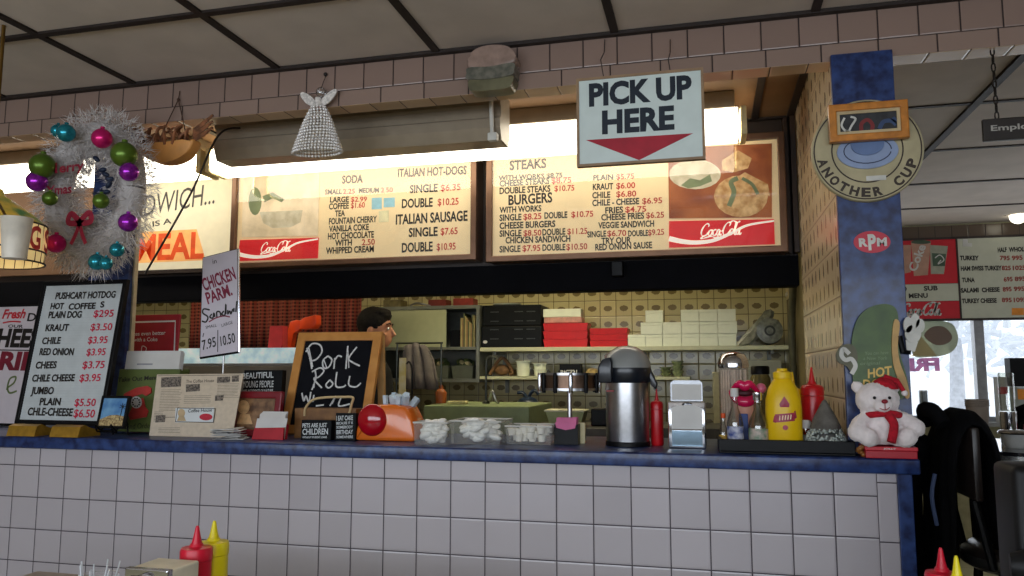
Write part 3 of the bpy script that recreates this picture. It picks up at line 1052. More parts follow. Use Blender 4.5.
strokes(b, P, [[(880, 128), (884, 121), (892, 120), (897, 124)], [(893, 117), (899, 122)]], 4.5, 0.007); obj('blue_animal_print', b, pm('print_blue', (52, 70, 104), 0.6), t)

# RPM decal
P = Plane(atY(872, 242, 0.0605))
t = P.thing('oval_decal', 'red oval decal with white lettering stuck on the blue column', 'decal')
b = B(); prism(b, pell(P, 872, 242, 18.5, 11, 32), -0.001, 0.0012); obj('oval', b, pm('decal_red', (190, 22, 50), 0.35, var=0.05), t)
b = B(); P.text(b, 'R', (859, 246.5), (868, 246), 8, -0.0018, 0.05); P.text(b, 'P', (868.5, 249.5), (876.5, 249), 15, -0.0018, 0.05); P.text(b, 'M', (877, 246), (887, 245.5), 8, -0.0018, 0.05)
obj('lettering', b, m_white, t)

# Employees sign on chain
m_chain = pm('dark_chain', (48, 42, 38), 0.4, metal=0.7)
P = Plane(atY(984, 141, 0.10))
t = P.thing('employees_sign', 'small dark hanging employees sign on a chain', 'sign')
q = P.poly([(985, 141), (1024, 138), (1024, 117), (984, 119)])
H = q[3][1]; x1 = 0.29
b = B(); box(b, 0, x1, 0, 0.015, 0, H, 0.003); obj('board', b, pm('dark_brown_board', (40, 34, 30), 0.4), t)
b = B(); a = P.uv(991, 131); text(b, 'Employees Only', a, (x1 - 0.016, a[1]), 0.017, -0.001, 0.02); obj('lettering', b, pm('pale_grey_letters', (170, 166, 158), 0.5), t)
for xx in (P.uv(998, 118)[0], x1 - P.uv(998, 118)[0]):
    b = B()
    zt = 2.1865 - P.o.z
    n = int((zt - H) / 0.024)
    for k in range(n + 1):
        z = H + 0.008 + k * (zt - H - 0.012) / n
        rr = 0.009
        pts = [(xx + (rr * 0.55 * math.cos(a) if k % 2 == 0 else 0), 0.0075 + (0 if k % 2 == 0 else rr * 0.55 * math.cos(a)), z + rr * 1.6 * math.sin(a)) for a in [2 * PI * i / 10 for i in range(11)]]
        tube(b, pts, 0.0022, 5)
    obj('chain', b, m_chain, t)

# ------------------------------------------------------------------ white tinsel wreath on the left post
c = atY(95, 191, -0.13)
t = thing('tinsel_wreath', 'white tinsel wreath with pink, green, purple and teal baubles on the post', 'wreath', c)
b = B()
RX, RZ, RM = 0.152, 0.205, 0.115
for k in range(10500):
    a = random.uniform(0, 2 * PI)
    ph = random.uniform(0, 2 * PI)
    rr = RM * math.sqrt(random.uniform(0.05, 1))
    cx, cz = RX * math.cos(a), RZ * math.sin(a)
    ux, uz = math.cos(a), math.sin(a)
    d = Vector((ux * math.cos(ph), math.sin(ph) * 0.7, uz * math.cos(ph)))
    p = Vector((cx, 0, cz)) + d * rr * 0.8
    dirv = (d + Vector((random.gauss(0, .6), random.gauss(0, .5), random.gauss(0, .6)))).normalized()
    L = random.uniform(0.02, 0.045)
    sd = dirv.cross(Vector((random.gauss(0, 1), random.gauss(0, 1), random.gauss(0, 1)))).normalized() * 0.0016
    b.faces.new([b.verts.new(p - sd), b.verts.new(p + sd), b.verts.new(p + dirv * L + Vector((0, 0, -0.006)))])
obj('tinsel', b, pm('white_tinsel', (206, 200, 198), 0.35, var=0.12, scale=60), t, recalc=False)
b = B()
tube(b, [(RX * math.cos(a), 0, RZ * math.sin(a)) for a in [2 * PI * i / 40 for i in range(41)]], 0.045, 8, cap=False)
obj('ring', b, pm('white_core', (190, 184, 182), 0.8), t, smooth=60)
P = Plane(c)
m_pink = pm('pink_bauble', (206, 30, 110), 0.22, metal=0.5, var=0.05)
m_grn = pm('green_bauble', (92, 120, 40), 0.3, metal=0.5, var=0.05)
m_pur = pm('purple_bauble', (150, 40, 170), 0.2, metal=0.6, var=0.3, scale=60)
m_teal = pm('teal_bauble', (40, 140, 156), 0.22, metal=0.6, var=0.25, scale=60)
for px, py, rp, mm, col in ((66, 133, 8, m_teal, 'teal'), (58, 131, 6, m_teal, 'teal'), (102, 138.5, 9, m_pink, 'pink'), (124, 154.5, 11.5, m_grn, 'green'), (42.5, 166, 11, m_grn, 'green'), (37, 181.5, 9, m_pur, 'purple'),
                             (129, 172, 8.5, m_pur, 'purple'), (50, 198.5, 6.5, m_grn, 'green'), (101, 201, 7, m_grn, 'green'), (128, 222.5, 8.5, m_pur, 'purple'), (56, 243.5, 8.5, m_pink, 'pink'), (117, 250, 6.5, m_teal, 'teal'), (97, 262, 7.5, m_teal, 'teal'), (106, 263.5, 6, m_teal, 'teal')):
    u = P.uv(px, py, -0.105)
    r = abs(P.uv(px + rp, py, -0.105)[0] - u[0]) * 0.5 + abs(P.uv(px, py - rp, -0.105)[1] - u[1]) * 0.5
    b = B(); ball(b, (u[0], -0.105, u[1]), r, u=20, v=14)
    lathe(b, [(r * 0.22, r * 0.95), (r * 0.22, r * 1.18), (r * 0.08, r * 1.2)], c=(u[0], -0.105, u[1]), seg=10)
    obj('bauble', b, mm, t, smooth=60, label=col + ' shiny bauble')
b = B()
P.text(b, 'M', (69.5, 181), (78, 179), 10, -0.09, 0.03); P.text(b, 'erry', (80, 179), (104, 176), 9, -0.09, 0.03)
P.text(b, 'Xmas', (67, 201), (92, 198.5), 9, -0.09, 0.03)
obj('greeting', b, pm('dark_red_glitter', (128, 20, 44), 0.4), t)
b = B()
for k in range(9):
    px, py = 104 + random.uniform(-8, 8), 176 + random.uniform(-22, 20)
    u = P.uv(px, py, -0.07)
    ball(b, (u[0], -0.07, u[1]), 0.016, 1.0, 0.6, 0.5, u=8, v=6, rot=(0, random.uniform(-1, 1), 0))
obj('blue_bow', b, pm('dark_blue_ribbon', (26, 38, 62), 0.5), t, smooth=60)
b = B()
u = P.uv(80, 222, -0.09)
for s in (-1, 1):
    pts = cat([(u[0], u[1]), (u[0] + s * 0.035, u[1] + 0.03), (u[0] + s * 0.045, u[1]), (u[0], u[1] - 0.005)], 5)
    ribbon(b, pts, 0.02, -0.092)
    ribbon(b, cat([(u[0], u[1]), (u[0] + s * 0.012, u[1] - 0.04), (u[0] + s * 0.03, u[1] - 0.075)], 5), 0.014, -0.092)
obj('red_bow', b, pm('dark_red_ribbon', (150, 30, 56), 0.5), t)

# stained glass lamp at the left
c = atY(-2, 262, -0.1)
c = atY(-14, 262, -0.45)
t = thing('stained_glass_lamp', 'cream stained glass hanging lamp with red lettering', 'hanging lamp', c)
m_lampglass = pm('lit_cream_glass', (238, 206, 140), 0.3, var=0.1, emit=0.45)
H1 = atY(-14, 224, -0.45).z - c.z
H2 = atY(-14, 205, -0.45).z - c.z
R0 = 51 * (c - CAM).dot(FW) / FPX
b = B(); lathe(b, [(R0 * 0.97, 0.0), (R0, H1 * 0.5), (R0, H1)], seg=30, cap=False); obj('glass_skirt', b, m_lampglass, t)
b = B(); lathe(b, [(R0, H1 + .001), (R0 * 0.75, H1 + (H2 - H1) * 0.6), (R0 * 0.25, H2 + 0.03), (0.03, H2 + 0.05)], seg=30, cap=False)
obj('glass_dome', b, pm('lit_yellow_green_glass', (196, 160, 60), 0.3, col2=(70, 110, 60), scale=18, emit=0.25), t)
b = B()
for i in range(30):
    a = 2 * PI * i / 30
    tube(b, [(R0 * 0.975 * math.cos(a), R0 * 0.975 * math.sin(a), 0), (R0 * 1.004 * math.cos(a), R0 * 1.004 * math.sin(a), H1)], 0.0018, 4)
for z in (0.0, H1 * 0.3, H1):
    tube(b, [(R0 * 1.0 * math.cos(2 * PI * i / 40), R0 * 1.0 * math.sin(2 * PI * i / 40), z) for i in range(41)], 0.003, 5)
obj('lead_came', b, pm('dark_lead', (50, 36, 26), 0.5), t)
b = B()
for i, chh in enumerate('HOTDOGSHOTDOGS'):
    a = -PI / 2 + (i - 1.2) * 2 * PI / 14 - 0.0
    vs_, fs = text_geo(chh, 0.03, 0)
    x0 = min(v[0] for v in vs_); x1 = max(v[0] for v in vs_)
    nv = []
    for v in vs_:
        aa = a + ((v[0] - x0) / (x1 - x0) - 0.5) * 0.30
        z = H1 * 0.33 + v[1] / 0.729 * H1 * 0.6
        nv.append(b.verts.new(((R0 + 0.003) * math.cos(aa), (R0 + 0.003) * math.sin(aa), z)))
    for f in fs:
        try:
            b.faces.new([nv[k] for k in f])
        except ValueError:
            pass
obj('lettering', b, pm('red_glass_letters', (176, 30, 24), 0.4, emit=0.1), t)
u = atY(17, 218, -0.62) - c
b = B(); lathe(b, [(0.030, -0.115), (0.040, -0.002), (0.042, 0.0), (0.038, 0.0), (0.028, -0.112)], c=(u.x, u.y, u.z), seg=20); obj('glass_cup', b, pm('white_cup_glass', (216, 208, 194), 0.4), t, smooth=50)
b = B(); tube(b, [(u.x, u.y, u.z - 0.05), (u.x * 0.7, u.y * 0.8, u.z + 0.03), (0.03, -0.02, H2 + 0.03)], 0.004, 6); obj('bracket', b, pm('brass_dark', (120, 90, 40), 0.35, metal=0.8), t)
b = B(); tube(b, [(0, 0, H2 + 0.03), (0, 0, ZC - c.z - 0.001)], 0.006, 8); obj('stem', b, pm('brass_dark', (120, 90, 40)), t)

# thin dark cable drooping from the light to the chicken sign
a0 = atY(240, 128, 0.303); a1 = atY(218, 136, 0.22); a2 = atY(190, 195, 0.2); a3 = atY(145, 274, 0.15)
b = B(); tube(b, cat([a0, a1, a2, a3], 8), 0.004, 6)
tag(obj('hanging_cable', b, m_wire, smooth=60), 'thin dark cable slanting down from the header in front of the sandwich sign', 'cable')

# ------------------------------------------------------------------ things standing on the counter


def proj(p):
    d = Vector(p) - CAM
    z = d.dot(FW)
    return 512 + FPX * d.dot(RT) / z, 288 - FPX * d.dot(UP) / z, z


def spot(px, Y, Z=ZT):
    """point of the level Z at depth Y that shows at picture column px, and metres per pixel there"""
    py = 440
    for _ in range(4):
        p = atY(px, py, Y)
        py = proj((p.x, Y, Z))[1]
    p = atY(px, py, Y)
    return Vector((p.x, Y, Z + 0.0006)), proj((p.x, Y, Z))[2] / FPX


def tilt_for(bl, tl, Y):
    """lean of a board whose bottom and top picture points share one X"""
    p = atY(bl[0], bl[1], Y)
    t = atX(tl[0], tl[1], p.x)
    return math.atan2(t.y - Y, t.z - p.z)


m_card = pm('white_card', (206, 204, 200), 0.6, var=0.04)
m_chalkb = pm('chalkboard', (17, 18, 23), 0.8, var=0.25, scale=12, spec=0.15)
m_oak = pm('honey_oak', (186, 124, 58), 0.4, col2=(206, 146, 76), scale=14)
m_redcard = pm('deep_red_card', (150, 20, 30), 0.5)
m_blackcard = pm('black_card', (18, 20, 22), 0.6, spec=0.15)
m_yel = pm('mustard_yellow', (228, 186, 14), 0.35, var=0.04)
m_ket = pm('ketchup_red', (184, 20, 28), 0.3, var=0.05)
m_clear = film_mat('clear_plastic', (246, 246, 244), 0.14)
m_bottle = glass_mat('bottle_glass', 0.12, (238, 242, 238), 0.05)
m_chalk = pm('chalk', (214, 214, 212), 0.9, var=0.2, scale=90)

# leaning push-cart letter board
Y0 = 0.045
tl_ = tilt_for((14.5, 421), (43, 281), Y0)
P = Plane(atY(14.5, 424, Y0), 0.0, tl_)
t = P.thing('letter_board', 'tall black framed letter board listing push cart hot dog prices', 'letter board')
q = P.poly([(14.5, 424), (94, 429), (134.5, 280), (43, 281)])
Wd = (q[1][0] + q[2][0]) / 2; H = (q[2][1] + q[3][1]) / 2

b = B(); frame(b, 0, Wd, 0, H, 0.017, -0.004, 0.016, 0.003); obj('frame', b, m_black, t)
b = B()
n = 52
zz = [0.016 + (H - 0.032) * i / n for i in range(n + 1)]
for z0, z1 in zip(zz, zz[1:]):
    va = [b.verts.new(p) for p in ((0.014, 0.003, z0), (Wd - 0.014, 0.003, z0), (Wd - 0.014, 0.0016, z1 - 0.001), (0.014, 0.0016, z1 - 0.001))]
    b.faces.new(va)
box(b, 0.014, Wd - 0.014, 0.0035, 0.014, 0.014, H - 0.014)
obj('felt', b, pm('grooved_pale_felt', (188, 194, 196), 0.7, var=0.05), t)
L1 = [('PUSHCART HOTDOG', (55, 299), (115, 297.5), 6.5), ('HOT', (50, 309), (63, 309), 6), ('COFFEE', (68, 309.5), (95, 308.5), 6), ('S', (100, 307.5), (104, 307), 6), ('PLAIN DOG', (48, 318), (81, 317.5), 6.5), ('KRAUT', (45, 331), (68, 330.5), 6.5),
      ('CHILE', (41.5, 344), (60, 343.5), 6.5), ('RED ONION', (39, 355), (73, 355), 6.8), ('CHEES', (35, 368.5), (56, 368), 6.8), ('CHILE CHEESE', (31.5, 381.5), (74, 381), 6.8), ('JUMBO', (30.5, 394), (53, 394), 7), ('PLAIN', (39, 405), (60, 405), 7), ('CHLE-CHEESE', (27, 415), (72, 416), 7.5)]
L2 = [('$295', (93, 317), (113, 316.5), 7), ('$3.50', (90, 330.5), (111.5, 330), 7), ('$3.95', (87.5, 343.5), (107, 343), 7), ('$3.95', (86, 355.5), (105, 355), 7), ('$3.75', (82, 368.5), (104, 368), 7.3), ('$3.95', (79, 381.5), (100, 381), 7.3), ('$5.50', (74, 406), (95, 406), 7.5), ('$6.50', (73, 417), (94, 417.5), 8)]
b = B(); bb = B()
for s, p0, p1, h in L1:
    P.text(b, s, p0, p1, h, 0.0004, 0.035)
for s, p0, p1, h in L2:
    P.text(bb, s, p0, p1, h, 0.0004, 0.014)
obj('lettering', b, m_ink, t); obj('lettering', bb, pm('crimson_letters', (196, 16, 60), 0.5), t, label='crimson price lettering')
for px in (27, 70):
    b = B()
    c, mp = spot(px, 0.0)
    a = P.I @ c
    w2 = 17 * mp
    prof = [(-0.03, 0), (0.075, 0), (0.075, 0.02), (0.028, 0.03), (0.0, 0.042), (-0.02, 0.036)]
    va = [b.verts.new(P.I @ Vector((c.x - w2, 0.0 + y, ZT + 0.001 + z))) for y, z in prof]
    vb = [b.verts.new(P.I @ Vector((c.x + w2, 0.0 + y, ZT + 0.001 + z))) for y, z in prof]
    for i in range(len(prof)):
        j = (i + 1) % len(prof)
        b.faces.new((va[i], va[j], vb[j], vb[i]))
    b.faces.new(va); b.faces.new(vb[::-1])
    obj('foot', b, pm('gold_block', (168, 128, 44), 0.4, metal=0.4, var=0.2, scale=30), t)

# board behind it
P = Plane(Vector((-0.66, 0.36, ZT + 0.004)), 0.0, 0.16)
t = P.thing('ribs_sign', 'white hand painted sign with red Fresh lettering behind the letter board', 'sign')
q = P.poly([(40, 404), (40, 304)])
x1 = P.uv(52, 380)[0]; H = q[1][1]
b = B(); box(b, 0.006, x1 - 0.006, 0.0, 0.012, 0.006, H - 0.006); obj('board', b, pm('sign_pale_pink', (206, 196, 200), 0.5, var=0.03), t)
b = B(); frame(b, 0, x1, 0, H, 0.010, -0.003, 0.014); obj('frame', b, m_black, t)
b = B()
P.text(b, 'DAILY', (27, 321), (62, 322), 8, -0.0012, 0.02); P.text(b, 'OUR', (8, 327.5), (23, 328), 3, -0.0012, 0.02)
P.text(b, 'CHEESE', (-18, 346), (48, 347), 17, -0.0012, 0.045); P.text(b, '&', (-20, 400), (-8, 400), 10, -0.0012, 0.03)
obj('lettering', b, m_ink, t)
b = B(); P.text(b, 'RIBS', (-2, 369), (48, 370), 17, -0.0012, 0.05); obj('lettering', b, pm('maroon_letters', (120, 24, 44), 0.5), t, label='maroon RIBS lettering')
b = B(); P.text(b, 'Fresh', (2, 318.5), (25, 318), 9, -0.0012, 0.03, 0.2)
strokes(b, P, [[(3, 323), (12, 321.5), (21, 322)]], 1.2); obj('lettering', b, pm('bright_red_paint', (190, 30, 44), 0.5), t, label='red Fresh lettering')
b = B(); strokes(b, P, [[(7, 390), (10, 379), (16, 377), (14, 383), (8, 388), (10, 393), (17, 391)]], 1.6); obj('drawing', b, pm('olive_paint', (96, 110, 60), 0.6), t)
b = B(); strokes(b, P, [[(0, 350), (36, 350.6)]], 0.9); obj('underline', b, m_ink, t)

# red poster
P = Plane(spot(116, 0.42)[0], 0.0, 0.06)
t = P.thing('soda_poster', 'red counter poster with white border standing behind the green take out holder', 'poster')
q = P.poly([(181, 400), (180, 314)])
x1 = q[1][0]; H = q[1][1]
b = B(); box(b, 0, x1, 0.003, 0.012, 0, H, 0.002); obj('card', b, pm('poster_red', (150, 26, 38), 0.5, var=0.08), t)
b = B(); P.text(b, 'Tastes even better', (126, 336), (165, 334.5), 4, 0.0018, 0.01); P.text(b, 'with a Coke', (133, 341.5), (157, 341), 4, 0.0018, 0.01)
ribbon(b, cat([P.uv(141, 352), P.uv(142, 346), P.uv(146, 348), P.uv(145, 352)], 5), 0.003, 0.0018)
obj('lettering', b, m_card, t)
b = B(); ribbon(b, [P.uv(122, 322.5), P.uv(175, 321), P.uv(174, 351)], 0.007, 0.0018); obj('border', b, m_card, t)
b = B(); prism(b, [(x1 * 0.3, 0), (x1 * 0.7, 0), (x1 * 0.55, H * 0.6), (x1 * 0.45, H * 0.6)], 0.0125, 0.018); obj('strut', b, pm('cardboard', (140, 110, 80), 0.8), t)

# green take-out menu holder with its menus
P = Plane(spot(110.5, 0.17)[0] + Vector((0, 0, 0.008)), 0.0, 0.12)
t = P.thing('menu_holder', 'olive green take out menu holder painted with a red telephone', 'menu holder')
x1 = P.uv(176, 400)[0]; H = P.uv(140, 369)[1]
b = B(); box(b, 0, x1, 0.0, 0.012, 0, H, 0.002); obj('front', b, pm('olive_green_paint', (88, 100, 48), 0.55, var=0.1), t)
b = B(); box(b, 0, x1, 0.048, 0.058, 0, H * 1.02); box(b, 0, 0.008, 0.0125, 0.0475, 0, H * 0.98); box(b, x1 - 0.008, x1, 0.0125, 0.0475, 0, H * 0.98); box(b, 0.0085, x1 - 0.0085, 0.0125, 0.0475, 0, 0.01)
obj('pocket', b, pm('olive_green_paint', (88, 100, 48)), t)
b = B(); P.text(b, 'Take Out Menu', (118, 382), (158, 379.5), 4.5, -0.0012, 0.02); P.text(b, 'And Order', (126, 429), (152, 428), 5.5, -0.0012, 0.0); obj('lettering', b, m_ink, t)
b = B()
prism(b, P.poly([(125, 394), (124, 399), (127, 402), (133, 397), (143, 394), (147, 396), (152, 393), (152, 388), (148, 386), (137, 388)]), -0.006, -0.001)
prism(b, P.poly([(129, 415), (133, 408), (134, 400), (144, 398), (146, 407), (149, 411), (147, 417), (131, 420)]), -0.005, -0.001)
o = obj('telephone', b, pm('painted_phone_red', (178, 52, 46), 0.5, var=0.15, scale=30), t)
b = B(); prism(b, pell(P, 137.5, 402.5, 5.5, 6), -0.007, -0.0055); obj('dial', b, m_card, o)
b = B()
for k in range(10):
    a = 2 * PI * k / 10
    prism(b, pell(P, 137.5 + 3.6 * math.cos(a), 402.5 + 4 * math.sin(a), 0.8, 0.9, 8), -0.008, -0.0072)
obj('dial_holes', b, m_ink, o)
P2 = Plane(P.M @ Vector((0.010, 0.0155, 0.0105)), 0.0, 0.12)
t2 = P2.thing('menu_stack', 'stack of white paper menus in the green holder', 'paper stack')
b = B()
w2 = x1 - 0.022
for k in range(6):
    hh = P2.uv(140, 351)[1] * (1 - 0.012 * (k % 3))
    box(b, 0.001 * k, w2 - 0.001 * (5 - k), 0.003 * k, 0.003 * k + 0.002, 0, hh)
obj('sheets', b, m_card, t2)
b = B(); x, z = P2.uv(137, 365); box(b, x, x + 0.07, -0.0008, -0.0001, z, z + 0.006); obj('print', b, pm('grey_print', (150, 150, 156), 0.6), t2)

# small beach picture on an easel
P = Plane(spot(97, 0.03)[0] + Vector((0, 0, 0.034)), 0.0, 0.2)
t = P.thing('mini_picture', 'small beach picture on a black tabletop easel', 'picture')
q = P.poly([(97, 425), (123, 424), (126, 397), (101, 398)])
Wd = q[1][0]; H = (q[2][1] + q[3][1]) / 2; z0 = 0.004
b = B(); box(b, 0.003, Wd, 0, 0.006, z0, H); o = obj('canvas', b, pm('beach_blue', (70, 120, 176), 0.5, col2=(120, 170, 206), scale=20), t)
b = B(); prism(b, [(0.003, z0), (Wd, z0), (Wd, z0 + H * 0.33), (Wd * 0.7, z0 + H * 0.38), (Wd * 0.4, z0 + H * 0.36), (0.003, z0 + H * 0.22)], -0.001, -0.0002); obj('sand_print', b, pm('beach_sand', (206, 184, 130), 0.6, col2=(120, 90, 60), scale=120), o)
b = B()
tube(b, [(Wd * 0.82, -0.001, z0 + 0.02), (Wd * 0.86, -0.001, H * 0.7)], 0.0014, 5)
for k in range(7):
    a = k * 0.9
    tube(b, [(Wd * 0.86, -0.001, H * 0.7), (Wd * 0.86 + 0.014 * math.cos(a), -0.001, H * 0.7 + 0.012 * math.sin(a))], 0.0012, 4)
obj('palm_print', b, pm('dark_palm', (40, 44, 40), 0.6), o)
b = B(); frame(b, -0.006, Wd + 0.008, -0.004, H + 0.006, 0.009, -0.003, 0.009); obj('frame', b, m_black, t)
b = B()
for s in (0.02, Wd - 0.02):
    tube(b, cat([(s, -0.03, -0.006), (s, -0.034, 0.004), (s, -0.02, -0.004), (s, 0.0, -0.01), (s, 0.012, 0.03), (s, 0.02, 0.08)], 4), 0.003, 6)
    tube(b, [(s, -0.028, -0.008), (s, -0.02, -0.018)], 0.003, 6)
    tube(b, [(s, 0.016, 0.075), (s, 0.060, -0.019)], 0.003, 6)
tube(b, [(0.02, 0.0, -0.012), (Wd - 0.02, 0.0, -0.012)], 0.003, 6)
tube(b, [(0.02, -0.02, -0.018), (0.02, 0.0, -0.017), (Wd - 0.02, 0.0, -0.017), (Wd - 0.02, -0.02, -0.018)], 0.003, 6)
obj('easel', b, m_black, t)

# newspaper page
P = Plane(spot(149, 0.11)[0], 0.0, 0.16)
t = P.thing('newspaper_page', 'cream printed coffee house newspaper page propped upright', 'newspaper')
pl = P.poly([(149, 436.5), (232, 437), (243.5, 373.5), (157, 374.5)])
pl[0] = (pl[0][0], 0.0); pl[1] = (pl[1][0], 0.0)
b = B(); prism(b, pl, 0.0, 0.003); o = obj('sheet', b, pm('newsprint', (206, 190, 168), 0.8, var=0.06, scale=60), t)
b = B()
P.text(b, 'The Coffee House', (186, 383), (214, 382), 3.2, -0.0006, 0.01)
for x0, x1, y0, y1, st in ((160, 182, 390, 412, 1.6), (184, 213, 396, 404, 1.8), (216, 240, 384, 399, 1.5), (162, 188, 428, 434, 1.6), (156, 166, 412, 422, 1.5)):
    y = y0
    while y < y1:
        k = 0.25
        a, c = P.uv(x0 - (y - 400) * 0.12, y), P.uv(x0 + (x1 - x0) * random.uniform(0.75, 1) - (y - 400) * 0.12, y - 0.3)
        ribbon(b, [a, c], 0.0011, -0.0006)
        y += st
for pts in ([(158, 417.5), (182, 417)], [(158, 375.8), (241, 375)]):
    ribbon(b, [P.uv(*p) for p in pts], 0.0018, -0.0006)
obj('print', b, pm('grey_brown_ink', (96, 84, 74), 0.7), o)
b = B()
for pts in ([(161, 387.5), (181, 386.5), (181.5, 376.5), (161.5, 377.5)], [(155.5, 422.5), (165, 422), (165.5, 415), (156, 415.5)], [(217, 383), (230, 382.5), (230.5, 376.5), (217.5, 377)], [(232, 382), (239, 381.5), (239, 375.5), (232, 376)], [(215, 401), (223, 400.5), (224, 395), (215.5, 395.5)], [(186, 392), (200, 391), (200, 384), (186, 384.5)]):
    b = B(); prism(b, P.poly(pts), -0.0012, -0.0004)
    obj('photo_print', b, pm('dark_news_photo', (60, 54, 50), 0.7, col2=(140, 128, 116), scale=160), o)
b = B(); prism(b, [(0.12, 0), (0.2, 0), (0.17, 0.12), (0.15, 0.12)], 0.0035, 0.006); obj('strut', b, pm('cardboard', (140, 110, 80)), t)
PC = Plane(P.M @ Vector((*P.uv(175, 422.5)[:1], -0.003, P.uv(175, 422.5)[1])), 0.0, 0.16)
t = PC.thing('business_card', 'white coffee house business card with red oval fixed on the newspaper page', 'card')
b = B(); prism(b, PC.poly([(175, 422.5), (213, 422), (214, 407.5), (175.5, 408)]), 0.0002, 0.0016); o = obj('card', b, pm('white_gloss_card', (216, 220, 220), 0.4, var=0.03), t)
b = B(); PC.text(b, 'Coffee House', (188, 412.5), (212, 411.5), 3.4, -0.0006, 0.01); frame(b, *[PC.uv(175.2, 422)[0], PC.uv(213.8, 422)[0], PC.uv(190, 422.3)[1], PC.uv(190, 407.9)[1]], 0.0022, -0.0004, 0.0); obj('lettering', b, m_ink, o)
b = B(); prism(b, pell(PC, 206, 417, 6.5, 3.4), -0.0008, 0.0); obj('oval_print', b, pm('card_red', (190, 40, 60), 0.5), o)
b = B(); prism(b, pell(PC, 181.5, 413, 3.6, 4.2), -0.0008, 0.0); prism(b, PC.poly([(177, 421), (186, 421), (184, 416), (179, 416)]), -0.0008, 0.0); obj('figure_print', b, pm('card_tan', (196, 170, 130), 0.6), o)

# loose flyers
c, mp = spot(228, 0.055)
t = thing('flyer_pile', 'untidy pile of folded grey and white flyers before the maroon picture frame', 'paper pile', c, (0, 0, 0.15))
for k in range(7):
    b = B()
    w2, d2 = random.uniform(0.045, 0.06), random.uniform(0.022, 0.03)
    z = 0.004 + k * 0.0058
    y_ = random.uniform(0.0, 0.012)
    x_ = random.uniform(-0.006, 0.008)
    va = []
    for i in range(9):
        u = -1 + i / 4
        for j in (0, 1):
            va.append(b.verts.new((x_ + u * w2, y_ + (j * 2 - 1) * d2, z - 0.003 + 0.0035 * math.sin(u * 2.2 + k) * (j + 0.3))))
    for i in range(8):
        b.faces.new((va[2 * i], va[2 * i + 1], va[2 * i + 3], va[2 * i + 2]))
    o = obj('flyer', b, (m_card, pm('grey_flyer', (96, 96, 100), 0.6, col2=(190, 188, 184), scale=70), m_card)[k % 3], t)
    md = o.modifiers.new('sheet', 'SOLIDIFY'); md.thickness = 0.0022

# maroon framed photo
P = Plane(spot(228, 0.17)[0], 0.0, 0.14)
t = P.thing('maroon_frame', 'maroon framed brown photograph standing before the black quote sign', 'picture frame')
q = P.poly([(228, 425), (284, 425), (283, 391.5), (231, 392.5)])
x1 = q[2][0]; H = q[2][1]
b = B(); frame(b, 0, x1, 0, H, 0.026, -0.006, 0.014, 0.005); obj('frame', b, pm('maroon_wood', (116, 16, 30), 0.3, var=0.15, coat=0.3), t)
b = B(); box(b, 0.024, x1 - 0.024, 0.004, 0.013, 0.024, H - 0.024); o = obj('photo', b, pm('sepia_photo', (150, 112, 76), 0.4, col2=(84, 56, 36), scale=26), t)
b = B(); prism(b, pell(P, 243, 407, 6, 7), 0.0028, 0.0038); prism(b, P.poly([(236, 424), (252, 424), (249, 414), (240, 414)]), 0.0028, 0.0038); obj('figure_print', b, pm('sepia_tan', (200, 160, 112), 0.5, var=0.2, scale=50), o)
b = B(); prism(b, [(x1 * .4, 0), (x1 * .6, 0), (x1 * .55, H * .7), (x1 * .45, H * .7)], 0.0145, 0.019); obj('strut', b, m_blackcard, t)


def quote_sign(label, px, Y, x1px, ytop, lines, mat=m_blackcard):
    P = Plane(spot(px, Y)[0], 0.0, 0.05)
    t = P.thing('quote_sign', label, 'sign', 'black quote signs on the counter')
    q = P.poly([(x1px, 430), ((px + x1px) / 2, ytop)])
    x1, H = q[0][0], q[1][1]
    b = B(); box(b, 0, x1, 0, 0.03, 0, H, 0.0015); obj('block', b, mat, t)
    b = B()
    for s, p0, p1, h in lines:
        P.text(b, s, p0, p1, h, -0.0008, 0.02)
    obj('lettering', b, pm('white_print', (206, 210, 210), 0.6), t)
    return t


quote_sign('wide black sign reading beautiful young people, behind the maroon frame', 240, 0.27, 279, 370, [('BEAUTIFUL', (242.5, 379), (273.5, 377.5), 6), ('YOUNG PEOPLE', (242.5, 387.5), (273.5, 387), 6.6), ('ARE ACCIDENTS OF NATURE', (243, 392.5), (273, 392), 3)])
quote_sign('low black sign reading pets are just children', 300.5, 0.095, 331, 420, [('PETS ARE JUST', (302.5, 427.5), (327, 427), 4.2), ('CHILDREN', (302.5, 434.6), (328, 434.2), 6), ('WITHOUT STUDENT LOANS', (302.5, 438.3), (327, 438), 2)])
quote_sign('upright black birthday cake quote sign next to the orange container', 334.5, 0.10, 355.5, 413, [('I EAT CAKE', (336.5, 420.5), (353, 420), 4.8), ('BECAUSE IT IS', (336.5, 424.5), (353, 424), 2.6), ('SOMEBODY', (336.5, 428.6), (353, 428.2), 2.8), ('BIRTHDAY', (336.5, 434.3), (353, 434), 4.4), ('SOMEWHERE', (336.5, 438.3), (353, 438), 2.6)])

